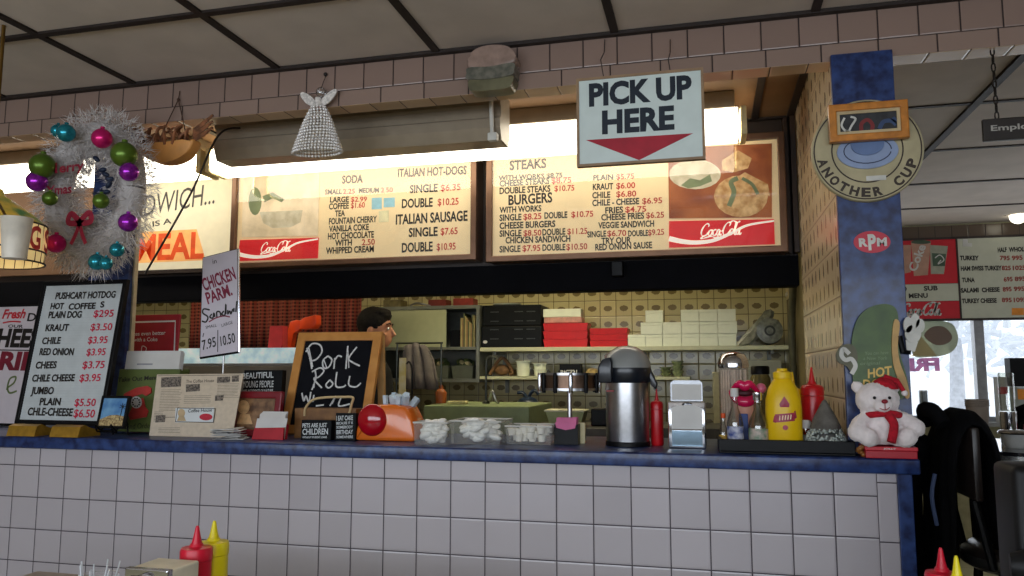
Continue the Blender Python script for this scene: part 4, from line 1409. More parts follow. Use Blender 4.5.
# red business card holder with white cards
P = Plane(spot(251.5, 0.075)[0], 0.0, 0.2)
t = P.thing('card_holder', 'red sloping card holder with white cards in front of the maroon frame', 'card holder')
q = P.poly([(284, 430), (286, 419)])
x1 = q[0][0]; H = q[1][1]
b = B()
prism(b, [(0, 0), (x1, 0), (x1 - 0.004, H * 0.95), (0.01, H * 0.95)], 0.0, 0.008); box(b, 0.004, x1 - 0.004, 0.03, 0.036, 0, H * 0.8); box(b, 0.004, x1 - 0.004, 0.0085, 0.0295, 0, 0.006)
obj('holder', b, pm('holder_red', (170, 26, 40), 0.35), t)
b = B()
for k in range(4):
    box(b, 0.012 + 0.001 * k, x1 - 0.008, 0.011 + 0.004 * k, 0.0135 + 0.004 * k, 0.007, H * (1.25 + 0.05 * k))
prism(b, P.poly([(255.5, 428), (286, 427.5), (288, 418.5), (257.5, 418.5)]), -0.002, -0.0003)
obj('cards', b, m_card, t)

# A-frame chalkboard
Y0 = 0.26
P = Plane(spot(283, Y0)[0] + Vector((0, 0, 0.004)), 0.0, tilt_for((370, 408), (381, 333), Y0))
t = P.thing('chalkboard', 'wood framed chalkboard chalked with pork roll', 'chalkboard')
q = P.poly([(285, 438), (370, 438), (380, 333), (294, 332)])
x0 = (q[0][0] + q[3][0]) / 2; x1 = (q[1][0] + q[2][0]) / 2; H = (q[2][1] + q[3][1]) / 2
b = B(); frame(b, x0, x1, 0, H, 0.034, -0.006, 0.012, 0.003); obj('frame', b, m_oak, t)
b = B(); box(b, x0 + 0.03, x1 - 0.03, 0.0, 0.010, 0.03, H - 0.03); obj('slate', b, m_chalkb, t)
b = B()
strokes(b, P, [[(312, 369), (310, 358), (307, 348)], [(306, 352), (312, 344), (320, 345), (322, 352), (317, 359), (312, 361)], [(328, 356), (323, 361), (324, 368), (329, 367), (332, 360), (328, 356)],
                [(334, 369), (335, 358)], [(334, 362), (338, 356), (342, 357)], [(346, 369), (347, 357), (348, 346)], [(357, 347), (349, 358), (352, 362), (360, 366)],
                [(312, 390), (316, 378), (315, 370)], [(312, 372), (320, 368), (324, 371), (319, 377), (314, 379), (322, 388)], [(330, 380), (326, 385), (329, 388), (333, 384), (330, 380)],
                [(337, 372), (336, 386), (343, 387), (346, 385)], [(350, 376), (349, 385), (356, 387), (361, 383)],
                [(302, 393), (304, 401), (306, 396), (309, 402), (311, 392)], [(313, 402), (314, 395)], [(330, 406), (336, 396), (332, 404)], [(341, 398), (339, 406), (350, 404)], [(316, 406), (324, 405)]], 1.5)
strokes(b, P, [[(309, 348), (313, 367)], [(324, 360), (327, 368)], [(348, 350), (349, 368)], [(316, 374), (314, 388)]], 1.0)
obj('chalk_writing', b, m_chalk, t)
b = B()
for s in (x0 + 0.004, x1 - 0.030):
    a0 = Vector((s, 0.014, H - 0.03))
    foot = P.I @ Vector((P.o.x + s, Y0 + 0.17, ZT + 0.008))
    va = []
    for dx in (0, 0.026):
        for pt in (Vector((0, 0.0, 0.026)) + a0, Vector((0, 0.018, 0.026)) + a0, foot + Vector((0, 0.009, 0)), foot + Vector((0, -0.009, 0))):
            va.append(b.verts.new(pt + Vector((dx, 0, 0))))
    for i in range(4):
        j = (i + 1) % 4
        b.faces.new((va[i], va[j], va[4 + j], va[4 + i]))
    b.faces.new(va[:4]); b.faces.new(va[4:][::-1])
obj('rear_leg', b, pm('pale_wood', (204, 160, 100), 0.5), t)

# wooden basket with a bent handle before the chalkboard
P = Plane(spot(294, 0.165)[0])
t = P.thing('wooden_basket', 'brown wooden box with pale bent handle at the foot of the chalkboard', 'basket')
q = P.poly([(355, 438), (355, 409)])
x1, H = q[0][0], q[1][1]
b = B(); box(b, 0, x1, 0, 0.006, 0, H, 0.001); box(b, 0, x1, 0.066, 0.072, 0, H); box(b, 0, 0.006, 0.0065, 0.0655, 0, H); box(b, x1 - 0.006, x1, 0.0065, 0.0655, 0, H); box(b, 0.0065, x1 - 0.0065, 0.0065, 0.0655, 0, 0.006)
obj('box_body', b, pm('dark_oak', (104, 68, 30), 0.5, col2=(132, 90, 44), scale=24), t)
b = B()
pts = [P.uv(*p) for p in ((305, 416), (306, 408), (313, 400), (325, 397.5), (342, 397), (353, 397.5), (352, 404), (349, 416))]
tube(b, cat([(p[0], -0.003, p[1]) for p in pts], 5), 0.0045, 6); obj('handle', b, pm('pale_cane', (206, 180, 134), 0.5), t, smooth=60)

# orange container with its red ball knob
c, mp = spot(391, 0.165)
t = thing('orange_container', 'glossy orange container with a big red knob holding straws and packets', 'container', c)
m_or = pm('orange_glaze', (226, 112, 34), 0.25, var=0.05, coat=0.4)
w2 = 32.5 * mp
out = [(-w2, 0.006), (-w2 * 0.98, 0.03), (-w2 * 0.80, 0.085), (-w2 * 0.55, 0.112), (-w2 * 0.3, 0.122), (w2 * 0.3, 0.122), (w2 * 0.66, 0.116), (w2 * 0.86, 0.075), (w2 * 0.98, 0.02), (w2 * 0.96, 0.0), (-w2 * 0.96, 0.0)]
b = B(); prism(b, [(p[0], p[1]) for p in out], -0.055, 0.06)
bmesh.ops.bevel(b, geom=b.edges[:], offset=0.012, segments=3, profile=0.5, affect='EDGES')
obj('pot', b, m_or, t, smooth=60)
b = B(); rb = 15.5 * mp; ball(b, (-w2 * 0.42, -0.052, 0.07), rb, 1, 0.55, 1.03, u=26, v=18); obj('red_knob', b, pm('red_gloss', (170, 8, 26), 0.12, var=0.03, coat=0.6), t, smooth=80)
b = B()
for k in range(8):
    x = -0.02 + 0.014 * k
    tube(b, [(x * 0.7, random.uniform(-0.02, 0.03), 0.10), (x, random.uniform(-0.03, 0.04), random.uniform(0.14, 0.165))], random.uniform(0.009, 0.015), 5)
o = obj('paper_packets', b, pm('pale_blue_packets', (190, 206, 216), 0.6, var=0.1, scale=50), t)
c2 = c + Vector((0.012, 0.02, 0.1))

# clear tubs of wrapped cutlery
def tub(name, label, pxa, pxb, Y, hpx, dep, fill, fillmat, cat_='tub', lidm=None, grp='clear tubs on the counter'):
    ca, mp = spot(pxa, Y); cb, _ = spot(pxb, Y)
    t = thing(name, label, cat_, ((ca.x + cb.x) / 2, Y, ca.z), group=grp)
    w2, h = (cb.x - ca.x) / 2, hpx * mp
    b = B()
    lo = [(-w2 * 0.93, 0.004, 0), (w2 * 0.93, 0.004, 0), (w2 * 0.93, dep - 0.004, 0), (-w2 * 0.93, dep - 0.004, 0)]
    hi = [(-w2, 0, h), (w2, 0, h), (w2, dep, h), (-w2, dep, h)]
    va = [b.verts.new(p) for p in lo]; vb = [b.verts.new(p) for p in hi]
    for i in range(4):
        j = (i + 1) % 4
        b.faces.new((va[i], va[j], vb[j], vb[i]))
    b.faces.new(va)
    o = obj('tub_wall', b, m_clear, t)
    b = B()
    fr = [(-w2, -0.0), (w2, -0.0), (w2, dep), (-w2, dep)]
    tube(b, [(*p, h) for p in fr] + [(*fr[0], h)], 0.0028, 5); obj('rim', b, pm('milky_rim', (210, 208, 200), 0.4), t)
    b = B(); fill(b, w2, h, dep); obj('contents', b, fillmat, t, smooth=50)
    return t


def packets(b, w2, h, d):
    for k in range(46):
        L = random.uniform(0.018, 0.03)
        x = random.uniform(-w2 * 0.88 + L, w2 * 0.88 - L); y = random.uniform(0.02, d - 0.02); z = random.uniform(0.014, h * 1.0)
        ball(b, (x, y, z), L, 1, 0.6, 0.42, u=10, v=6, rot=(random.uniform(-.6, .6), random.uniform(-.5, .5), random.uniform(-.8, .8)))


def creamers(b, w2, h, d):
    for k in range(26):
        x = random.uniform(-w2 * 0.82, w2 * 0.82); y = random.uniform(0.018, d - 0.018); z = random.uniform(0.004, h * 0.75)
        lathe(b, [(0.011, 0), (0.014, 0.018), (0.016, 0.019), (0.016, 0.021)], c=(x, y, z), seg=10)


m_pack = pm('white_wrapped_packets', (248, 246, 240), 0.5, var=0.08, scale=60)
tub('cutlery_tub', 'clear tub of white wrapped packets nearest the orange container', 413, 447, 0.02, 22, 0.078, packets, m_pack)
tub('packet_tub', 'larger clear tub of white packets behind and beside the first tub', 449.5, 501, 0.07, 23, 0.15, packets, m_pack)
tub('creamer_tub', 'low clear tub of white creamer cups beside the sugar caddy', 505, 552, 0.11, 18, 0.12, creamers, pm('creamer_white', (246, 240, 226), 0.5, var=0.1), 'tub')

# sugar caddy
c, mp = spot(566, 0.15)
t = thing('sugar_caddy', 'small black caddy of pink sweetener packets', 'caddy', c)
w2 = 12 * mp
b = B()
lo = [(-w2 * .9, 0), (w2 * .9, 0), (w2 * .9, .05), (-w2 * .9, .05)]
box(b, -w2, w2, 0, 0.003, 0, 0.062); box(b, -w2, w2, 0.052, 0.055, 0, 0.066); box(b, -w2, -w2 + 0.003, 0.0031, 0.0519, 0, 0.064); box(b, w2 - 0.003, w2, 0.0031, 0.0519, 0, 0.064); box(b, -w2 + .003, w2 - .003, 0.003, 0.052, 0, 0.004)
obj('caddy', b, m_black, t)
b = B()
for k in range(9):
    y = 0.007 + 0.005 * k
    prism(b, [(-w2 * .82 + 0.002 * (k % 3), 0.006), (w2 * .82, 0.006), (w2 * .86, 0.082 + 0.004 * (k % 2)), (-w2 * .84, 0.084 - 0.004 * (k % 3))], y, y + 0.003)
prism(b, [(-w2 * .9, 0.07), (w2 * .9, 0.07), (w2 * .78, 0.052), (0.0, 0.046), (-w2 * .8, 0.053)], -0.004, -0.001)
obj('pink_packets', b, pm('sweetener_pink', (206, 104, 148), 0.6, var=0.1), t)
c, mp = spot(579.5, 0.20)
b = B(); box(b, -0.017, 0.017, 0, 0.03, 0, 0.066, 0.003); frame(b, -0.018, 0.018, 0.0, 0.067, 0.005, -0.002, 0.0)
o = obj('napkin_box', b, pm('ivory_plastic', (220, 206, 160))); o.location = c; tag(o, 'tiny ivory box standing beside the black sugar caddy', 'box')

# order wheel on its pole
c, mp = spot(570, 0.32)
t = thing('ticket_wheel', 'steel order ticket wheel on a pole behind the sugar caddy', 'ticket wheel', c)
zt = atY(570, 374, 0.32).z - c.z; zb = atY(570, 389, 0.32).z - c.z
b = B(); lathe(b, [(0.055, 0), (0.055, 0.006), (0.02, 0.012), (0.0, 0.012)], seg=24); obj('base', b, m_steel, t, smooth=40)
b = B(); tube(b, [(0, 0, 0.012), (0, 0, zt + 0.005)], 0.009, 12); obj('pole', b, m_steel, t, smooth=60)
b = B(); rw = 30 * mp
lathe(b, [(rw * 0.9, zb), (rw * 0.94, zb), (rw * 0.94, zt), (rw * 0.9, zt)], seg=32, cap=False); obj('drum', b, pm('brown_steel', (112, 88, 72), 0.35, metal=0.7, var=0.2), t, smooth=40)
b = B()
for z in (zt, zb):
    lathe(b, [(rw * 0.9, z - 0.004), (rw, z - 0.004), (rw, z + 0.004), (rw * 0.9, z + 0.004)], seg=36, cap=False)
lathe(b, [(0.0, zb - 0.006), (rw * 0.7, zb - 0.006), (rw * 0.7, zb - 0.002), (0.0, zb - 0.002)], seg=30)
obj('rim', b, m_steel, t, smooth=40)
for k in range(12):
    a = 2 * PI * (k + 0.4) / 12
    b = B(); lathe(b, [(0.006, zb - 0.012), (0.0075, zb), (0.0075, zt - 0.004), (0.006, zt + 0.004)], c=(rw * 1.0 * math.cos(a), rw * 1.0 * math.sin(a), 0), seg=8)
    obj('ticket_clip', b, m_black if k % 3 else m_chrome, t, smooth=60)

# coffee airpot
c, mp = spot(628, 0.18)
t = thing('coffee_airpot', 'tall steel coffee airpot with black collar and grey dome lid', 'airpot', c)
r = 21.5 * mp * 1.0
h1 = 62 * mp; h2 = 77 * mp; h3 = 99 * mp
b = B(); lathe(b, [(r * 0.98, 0.008), (r * 1.0, 0.016), (r * 1.0, h1)], seg=40, cap=False); obj('steel_body', b, m_steel, t, smooth=50)
b = B(); lathe(b, [(0, 0), (r * 1.03, 0), (r * 1.03, 0.012), (r * 0.98, 0.016)], seg=40); obj('base_ring', b, m_black, t, smooth=40)
b = B(); lathe(b, [(r * 1.0, h1), (r * 1.1, h1 + 0.006), (r * 1.14, h2 - 0.01), (r * 1.12, h2)], seg=40, cap=False)
obj('collar', b, pm('navy_black_plastic', (24, 28, 36), 0.3, var=0.08, coat=0.2), t, smooth=50)
b = B(); lathe(b, [(r * 1.12, h2), (r * 1.10, h2 + 0.016), (r * 0.98, h2 + 0.040), (r * 0.7, h3 - 0.014), (r * 0.45, h3 - 0.003), (r * 0.2, h3), (0.001, h3)], seg=40, cap=False)
obj('dome_lid', b, pm('smoke_grey_plastic', (138, 140, 138), 0.22, var=0.06, coat=0.4), t, smooth=60)
b = B()
prism(b, [(-r * 1.2, h1 + 0.0), (-r * 0.55, h1 + 0.0), (-r * 0.55, h2 + 0.016), (-r * 0.62, h2 + 0.034), (-r * 1.0, h2 + 0.026), (-r * 1.2, h2 + 0.004)], -r * 1.24, -r * 0.75)
bmesh.ops.bevel(b, geom=b.edges[:], offset=0.005, segments=2, profile=0.5, affect='EDGES'); obj('spout', b, pm('navy_black_plastic', (24, 28, 36)), t, smooth=50)
b = B()
prism(b, [(r * 0.72, h2 + 0.018), (r * 0.95, h2 + 0.022), (r * 1.42, h1 - 0.004), (r * 1.34, h1 - 0.022), (r * 1.12, h1 - 0.008)], -0.016, 0.016)
bmesh.ops.bevel(b, geom=b.edges[:], offset=0.004, segments=2, profile=0.5, affect='EDGES'); obj('handle', b, pm('navy_black_plastic', (24, 28, 36)), t, smooth=50)
b = B(); prism(b, [(-r * 0.86, h1 - 0.028), (-r * 0.52, h1 - 0.028), (-r * 0.52, h1 - 0.023), (-r * 0.86, h1 - 0.023)], -r * 0.93, -r * 0.8); obj('badge', b, pm('badge_red', (140, 40, 40), 0.5), t)


def squeeze(name, label, px, Y, rpx, hpx, mat, Z=ZT, grp=None, ribs=False, tipmat=None, scale=None):
    """soft plastic squeeze bottle with screw cap and cone nozzle"""
    c, mp = spot(px, Y, Z)
    t = thing(name, label, 'squeeze bottle', c, group=grp)
    r, h = rpx * mp, hpx * mp
    b = B(); lathe(b, [(r * 0.9, 0), (r, 0.005), (r, h * 0.62), (r * 0.97, h * 0.64)], seg=28); obj('bottle', b, mat, t, smooth=50)
    b = B(); lathe(b, [(r * 1.02, h * 0.645), (r * 1.02, h * 0.735), (r * 0.9, h * 0.765), (r * 0.38, h * 0.79), (r * 0.33, h * 0.82)], seg=28); obj('cap', b, tipmat or mat, t, smooth=50)
    b = B(); lathe(b, [(r * 0.30, h * 0.80), (r * 0.18, h * 0.9), (r * 0.09, h * 0.99), (r * 0.05, h)], seg=16); obj('nozzle', b, tipmat or mat, t, smooth=60)
    return t


squeeze('ketchup_bottle', 'slim red squeeze bottle half hidden behind the coffee airpot', 657.5, 0.20, 6.3, 56, m_ket, grp='squeeze bottles on the counter')

# two-sided napkin dispenser
c, mp = spot(687.5, 0.10)
t = thing('napkin_dispenser', 'tall chrome napkin dispenser on the counter next to the airpot', 'napkin dispenser', c)
w2 = 18.5 * mp; h1 = 47 * mp; h2 = 68 * mp
b = B(); prism(b, [(-w2, 0), (w2, 0), (w2, h1), (-w2, h1)], 0.0, 0.09)
bmesh.ops.bevel(b, geom=b.edges[:], offset=0.005, segments=2, profile=0.5, affect='EDGES'); obj('casing', b, m_chrome, t, smooth=40)
b = B(); prism(b, [(-w2 * 0.82, h1 * 0.42), (w2 * 0.82, h1 * 0.42), (w2 * 0.82, h1 * 0.86), (w2 * 0.5, h1 * 0.92), (-w2 * 0.5, h1 * 0.92), (-w2 * 0.82, h1 * 0.86)], -0.003, -0.0004); obj('napkins', b, m_card, t)
b = B(); prism(b, [(-w2 * 0.8, h1 * 0.06), (w2 * 0.8, h1 * 0.06), (w2 * 0.8, h1 * 0.38), (-w2 * 0.8, h1 * 0.38)], -0.004, -0.0004); obj('face_plate', b, pm('blue_chrome', (150, 176, 196), 0.12, metal=1.0), t)
b = B(); prism(b, [(-w2 * 0.86, h1 + 0.001), (w2 * 0.86, h1 + 0.001), (w2 * 0.86, h2 - 0.008), (w2 * 0.7, h2), (-w2 * 0.7, h2), (-w2 * 0.86, h2 - 0.008)], 0.03, 0.09)
o = obj('upper_casing', b, pm('dull_chrome_casing', (150, 152, 156), 0.35, metal=0.8, var=0.06), t)
b = B(); prism(b, [(-w2 * 0.78, h1 + 0.004), (w2 * 0.78, h1 + 0.004), (w2 * 0.78, h2 - 0.012), (-w2 * 0.78, h2 - 0.012)], 0.026, 0.0296); obj('napkins', b, m_card, t)
b = B(); tube(b, cat([(-0.012, -0.006, h1 * 0.93), (0, -0.01, h1 * 0.975), (0.016, -0.006, h1 * 0.95)], 4), 0.003, 6); obj('latch', b, m_chrome, t)

# black serving tray
ca, mp = spot(719, 0.0); cb, _ = spot(856, 0.0)
t = thing('serving_tray', 'long black tray carrying condiments at the end of the counter', 'tray', ((ca.x + cb.x) / 2, 0.0, ca.z))
TW = (cb.x - ca.x) / 2
b = B(); box(b, -TW, TW, 0.0, 0.31, 0, 0.006, 0.002); obj('tray_base', b, m_black, t)
b = B(); box(b, -TW, TW, 0.0, 0.008, 0.0062, 0.04, 0.002); box(b, -TW, TW, 0.302, 0.31, 0.0062, 0.04, 0.002); box(b, -TW, -TW + 0.008, 0.0085, 0.3015, 0.0062, 0.04); box(b, TW - 0.008, TW, 0.0085, 0.3015, 0.0062, 0.04); obj('tray_rim', b, m_black, t)
ZR = ZT + 0.0068

# straw dispenser
c, mp = spot(735.5, 0.24, ZR)
t = thing('straw_dispenser', 'glass straw dispenser with domed chrome lid on the tray', 'straw dispenser', c)
r = 14.5 * mp; h = 92 * mp
b = B(); lathe(b, [(r * 0.9, 0), (r, 0.004), (r, h * 0.83)], seg=28, cap=False); obj('glass_jar', b, film_mat('straw_jar_glass', (232, 226, 220), 0.16), t, smooth=50)
b = B(); lathe(b, [(r * 1.04, h * 0.82), (r * 1.06, h * 0.86), (r * 1.0, h * 0.91), (r * 0.8, h * 0.965), (r * 0.4, h * 0.99), (0.001, h)], seg=28); obj('chrome_lid', b, m_chrome, t, smooth=50)
b = B()
for k in range(40):
    a = random.uniform(0, 6.28); q = r * 0.85 * math.sqrt(random.random())
    tube(b, [(q * math.cos(a), q * math.sin(a), 0.004), (q * math.cos(a), q * math.sin(a), h * 0.8)], 0.0032, 5)
obj('straws', b, pm('cream_paper_straws', (236, 220, 200), 0.6, var=0.15, scale=50), t)

# pink lips ornament
c, mp = spot(746, 0.155, ZR)
t = thing('lips_planter', 'pink pot shaped like big red lips in front of the straw dispenser', 'ornament', c)
hb = 46 * mp
b = B(); lathe(b, [(0.022, 0), (0.028, 0.01), (0.026, hb * 0.5), (0.036, hb)], seg=20); obj('pot', b, pm('blush_pot', (206, 150, 130), 0.4), t, smooth=50)
m_lip = pm('hot_pink_gloss', (206, 24, 84), 0.18, var=0.1, coat=0.5)
zc = hb + 0.015
b = B()
pts = cat([(-0.042, 0, zc + 0.008), (-0.024, -0.02, zc + 0.028), (-0.012, -0.028, zc + 0.034), (0, -0.027, zc + 0.026), (0.012, -0.028, zc + 0.034), (0.024, -0.02, zc + 0.028), (0.042, 0, zc + 0.008)], 4)
n = len(pts); tube(b, pts, [0.005 + 0.009 * math.sin(PI * i / (n - 1)) for i in range(n)], 10); obj('upper_lip', b, m_lip, t, smooth=80)
b = B()
pts = cat([(-0.042, 0, zc + 0.006), (-0.024, -0.022, zc - 0.012), (0, -0.03, zc - 0.02), (0.024, -0.022, zc - 0.012), (0.042, 0, zc + 0.006)], 4)
n = len(pts); tube(b, pts, [0.005 + 0.012 * math.sin(PI * i / (n - 1)) for i in range(n)], 10); obj('lower_lip', b, m_lip, t, smooth=80)
b = B(); ball(b, (0, 0.006, zc + 0.005), 0.032, 1.0, 0.5, 0.5); obj('mouth', b, pm('dark_mouth', (70, 6, 24), 0.5), t, smooth=60)
b = B(); ball(b, (0.05, 0.01, zc + 0.02), 0.016, u=12, v=8); obj('pink_bead', b, pm('pale_pink_plastic', (216, 110, 140), 0.3), t, smooth=60)

# small bottles on the tray
def cruet(name, label, px, Y, rpx, hpx, capm, liq, lab, sq=False, cath=0.12):
    c, mp = spot(px, Y, ZR)
    t = thing(name, label, 'bottle', c, group='small sauce bottles on the tray')
    r, h = rpx * mp, hpx * mp
    b = B(); lathe(b, [(r * 0.94, 0), (r, 0.004), (r, h * 0.42), (r * 0.85, h * 0.52), (r * 0.42, h * 0.68), (r * 0.36, h * 0.88)], seg=20); obj('glass', b, m_bottle, t, smooth=50)
    b = B(); lathe(b, [(r * 0.86, 0.004), (r * 0.9, 0.008), (r * 0.9, h * 0.36)], seg=18); obj('filling', b, liq, t, smooth=50)
    b = B(); lathe(b, [(r * 0.48, h * 0.86), (r * 0.5, h * 0.87), (r * 0.5, h * 0.99), (r * 0.4, h)], seg=16); obj('cap', b, capm, t, smooth=50)
    b = B(); lathe(b, [(r * 1.01, h * 0.06), (r * 1.01, h * 0.37)], seg=20, cap=False); obj('label_band', b, lab, t, smooth=50)
    return t


m_spice = pm('pepper_mix', (96, 60, 40), 0.6, col2=(176, 130, 96), scale=120)
cruet('sauce_bottle', 'clear bottle with white cap and blue and white band by the pink lips', 736, 0.075, 8, 60, m_card, m_spice, pm('white_blue_band', (206, 206, 214), 0.5, col2=(52, 70, 140), scale=45))
cruet('vinegar_cruet', 'clear cruet with chrome cap standing beside the big yellow mustard', 759, 0.06, 9.5, 57, m_chrome, pm('pale_vinegar', (190, 170, 140), 0.3), pm('green_pink_band', (196, 176, 166), 0.5, col2=(96, 130, 104), scale=55))
cruet('hot_sauce_bottle', 'tiny orange capped hot sauce bottle at the end of the tray', 724, 0.10, 4.6, 34, pm('orange_cap', (220, 84, 30), 0.4), pm('red_sauce', (110, 26, 16), 0.3), pm('sauce_band', (190, 150, 60), 0.5))
c, mp = spot(744.5, 0.12, ZR)
b = B(); box(b, -0.013, 0.013, 0, 0.02, 0, 0.1, 0.002); o = obj('blue_carton', b, pm('carton_blue', (32, 52, 120), 0.5, col2=(60, 84, 150), scale=30)); o.location = c; tag(o, 'narrow dark blue carton between the two clear sauce bottles', 'carton')

# big mustard jug
c, mp = spot(785, 0.07, ZR)
t = thing('mustard_jug', 'large yellow mustard bottle with red diamond emblem on the tray', 'mustard bottle', c)
r = 17.5 * mp; h = 81 * mp
b = B(); lathe(b, [(r * 0.92, 0), (r, 0.006), (r, h * 0.5), (r * 0.97, h * 0.62), (r * 0.8, h * 0.76), (r * 0.52, h * 0.86), (r * 0.45, h * 0.88)], seg=32, sy_=0.72); obj('bottle', b, m_yel, t, smooth=60)
b = B(); lathe(b, [(r * 0.5, h * 0.875), (r * 0.52, h * 0.95), (r * 0.3, h * 0.97), (r * 0.28, h)], seg=20); obj('cap', b, pm('cap_yellow', (230, 190, 20), 0.4), t, smooth=50)
P = Plane((c.x, c.y - r * 0.72 - 0.0015, c.z))


def wrap(b, pts, off):
    y = lambda x: -r * 0.72 * math.sqrt(max(0.0, 1 - (x / r) ** 2)) - off
    cx = sum(p[0] for p in pts) / len(pts); cz = sum(p[1] for p in pts) / len(pts)
    vc = b.verts.new((cx, y(cx), cz))
    vv = [b.verts.new((p[0], y(p[0]), p[1])) for p in pts]
    for i in range(len(vv)):
        b.faces.new((vc, vv[i], vv[(i + 1) % len(vv)]))


e = r * 0.98
b = B(); wrap(b, [(0, h * 0.662), (e * 0.28, h * 0.567), (e * 0.25, h * 0.529), (-e * 0.25, h * 0.529), (-e * 0.28, h * 0.567)], 0.001)
for q in range(12):
    u0, u1 = -0.54 + 1.08 * q / 12, -0.54 + 1.08 * (q + 1) / 12
    wrap(b, [(e * u0, h * (0.352 + 0.022 * u0)), (e * u1, h * (0.352 + 0.022 * u1)), (e * u1, h * (0.452 + 0.022 * u1)), (e * u0, h * (0.452 + 0.022 * u0))], 0.001)
wrap(b, [(-e * 0.66, h * 0.345), (-e * 0.5, h * 0.335), (-e * 0.48, h * 0.42), (-e * 0.58, h * 0.42)], 0.0006)
wrap(b, [(e * 0.5, h * 0.385), (e * 0.66, h * 0.40), (e * 0.6, h * 0.49), (e * 0.52, h * 0.48)], 0.0006)
wrap(b, ell(0, h * 0.282, e * 0.15, h * 0.03, 14), 0.001)
o = obj('emblem', b, pm('emblem_maroon', (140, 30, 56), 0.4, col2=(170, 50, 76), scale=60), t)
b = B()
strokes(b, P, [[(776, 427), (786, 423), (796, 420)]], 1.2, -0.001)
for x in (-0.3, -0.15, 0, 0.15, 0.3):
    ribbon(b, [(e * x, h * 0.375 + x * 0.006), (e * (x + 0.04), h * 0.432 + x * 0.006)], 0.0032, -r * 0.72 - 0.0022 + 0.008 * abs(x))
obj('emblem_lines', b, pm('emblem_pale', (236, 206, 170), 0.5), o)

squeeze('mustard_squeeze', 'yellow squeeze bottle standing behind the big mustard bottle', 795, 0.19, 9, 74, m_yel, ZR, 'squeeze bottles on the counter')
squeeze('ketchup_squeeze', 'red squeeze bottle behind the grey pointed ornament on the tray', 814.5, 0.17, 11, 80, m_ket, ZR, 'squeeze bottles on the counter')
c, mp = spot(806.5, 0.12, ZR)
t = thing('salt_shaker', 'small glass shaker with white lid by the grey pointed ornament', 'shaker', c)
b = B(); lathe(b, [(0.014, 0), (0.015, 0.003), (0.013, 0.06)], seg=16); obj('glass', b, m_bottle, t, smooth=50)
b = B(); lathe(b, [(0.016, 0.0605), (0.016, 0.078), (0.012, 0.084)], seg=16); obj('lid', b, m_card, t, smooth=50)
b = B(); lathe(b, [(0.0115, 0.003), (0.0115, 0.04)], seg=12); obj('salt', b, m_card, t, smooth=50)

# speckled ornament with a grey point
c, mp = spot(826.5, 0.075, ZR)
t = thing('pointed_ornament', 'speckled bead cushion topped by a grey cone on the tray', 'ornament', c)
b = B()
for k in range(420):
    a = random.uniform(0, 2 * PI); v = random.uniform(0, 1)
    rr = 0.056 * math.sqrt(1 - (v * 0.8) ** 2)
    bmesh.ops.create_icosphere(b, subdivisions=1, radius=0.0046, matrix=Matrix.Translation((rr * math.cos(a), rr * math.sin(a), 0.006 + v * 0.062)))
o = obj('beads', b, pm('speckled_beads', (190, 198, 190), 0.4, col2=(96, 104, 100), scale=150), t)
b = B(); lathe(b, [(0.054, 0.0), (0.055, 0.012), (0.046, 0.036), (0.02, 0.052)], seg=24); obj('cushion', b, pm('grey_cloth', (120, 120, 116), 0.8), t, smooth=60)
b = B(); lathe(b, [(0.040, 0.058), (0.043, 0.068), (0.030, 0.098), (0.016, 0.124), (0.006, 0.142), (0.001, 0.146)], seg=20); obj('cone', b, pm('grey_felt', (92, 88, 82), 0.9, var=0.25, scale=40), t, smooth=60)

# red gift tin with the teddy bear
ca, mp = spot(866, -0.034); cb, _ = spot(918, -0.034)
t = thing('red_box', 'flat red box under the white teddy bear', 'box', ((ca.x + cb.x) / 2, -0.034, ca.z))
w2 = (cb.x - ca.x) / 2; bh = 11.5 * mp
b = B(); box(b, -w2, w2, 0, 0.094, 0, bh * 0.66, 0.002); obj('box_base', b, pm('box_red', (170, 24, 40), 0.4, var=0.05), t)
b = B(); box(b, -w2 - 0.0015, w2 + 0.0015, -0.0015, 0.0945, bh * 0.67, bh, 0.002); obj('lid', b, pm('lid_red', (196, 44, 56), 0.4, var=0.05), t)
b = B(); text(b, 'JOLLY', (-0.02, bh * 0.78), (0.012, bh * 0.78), bh * 0.14, -0.0024, 0.03); obj('lettering', b, m_card, t)

ZB = ZT + bh + 0.002
c, mp = spot(883, -0.008, ZB)
t = thing('teddy_bear', 'white plush teddy bear in red scarf and hat seated on red box', 'teddy bear', c, (0, 0, 0.06))
m_fur = pm('white_plush', (226, 216, 214), 0.9, var=0.06, scale=60, sheen=0.4)
k = mp * 0.96
b = B()
ball(b, (0, 0, 22 * k), 19 * k, 1.0, 0.8, 1.05, 24, 16)                   # trunk
ball(b, (-4 * k, -3 * k, 47 * k), 20 * k, 1.08, 0.86, 0.9, 24, 16)            # head
ball(b, (-3 * k, -19 * k, 42 * k), 8.5 * k, 1.15, 0.7, 0.85)                 # muzzle
for s in (-1, 1):
    ball(b, (s * 18 * k - 4 * k, 2 * k, 60 * k), 6.5 * k, 1, 0.6, 1)            # ears
tube(b, [(-12 * k, -2 * k, 30 * k), (-24 * k, -9 * k, 22 * k), (-28 * k, -14 * k, 14 * k)], [8 * k, 8.5 * k, 9 * k], 12)
ball(b, (-28 * k, -14 * k, 14 * k), 9.4 * k)
tube(b, [(12 * k, -2 * k, 30 * k), (24 * k, -8 * k, 24 * k), (29 * k, -12 * k, 19 * k)], [8 * k, 8.5 * k, 9 * k], 12)
ball(b, (29 * k, -12 * k, 19 * k), 9.2 * k)
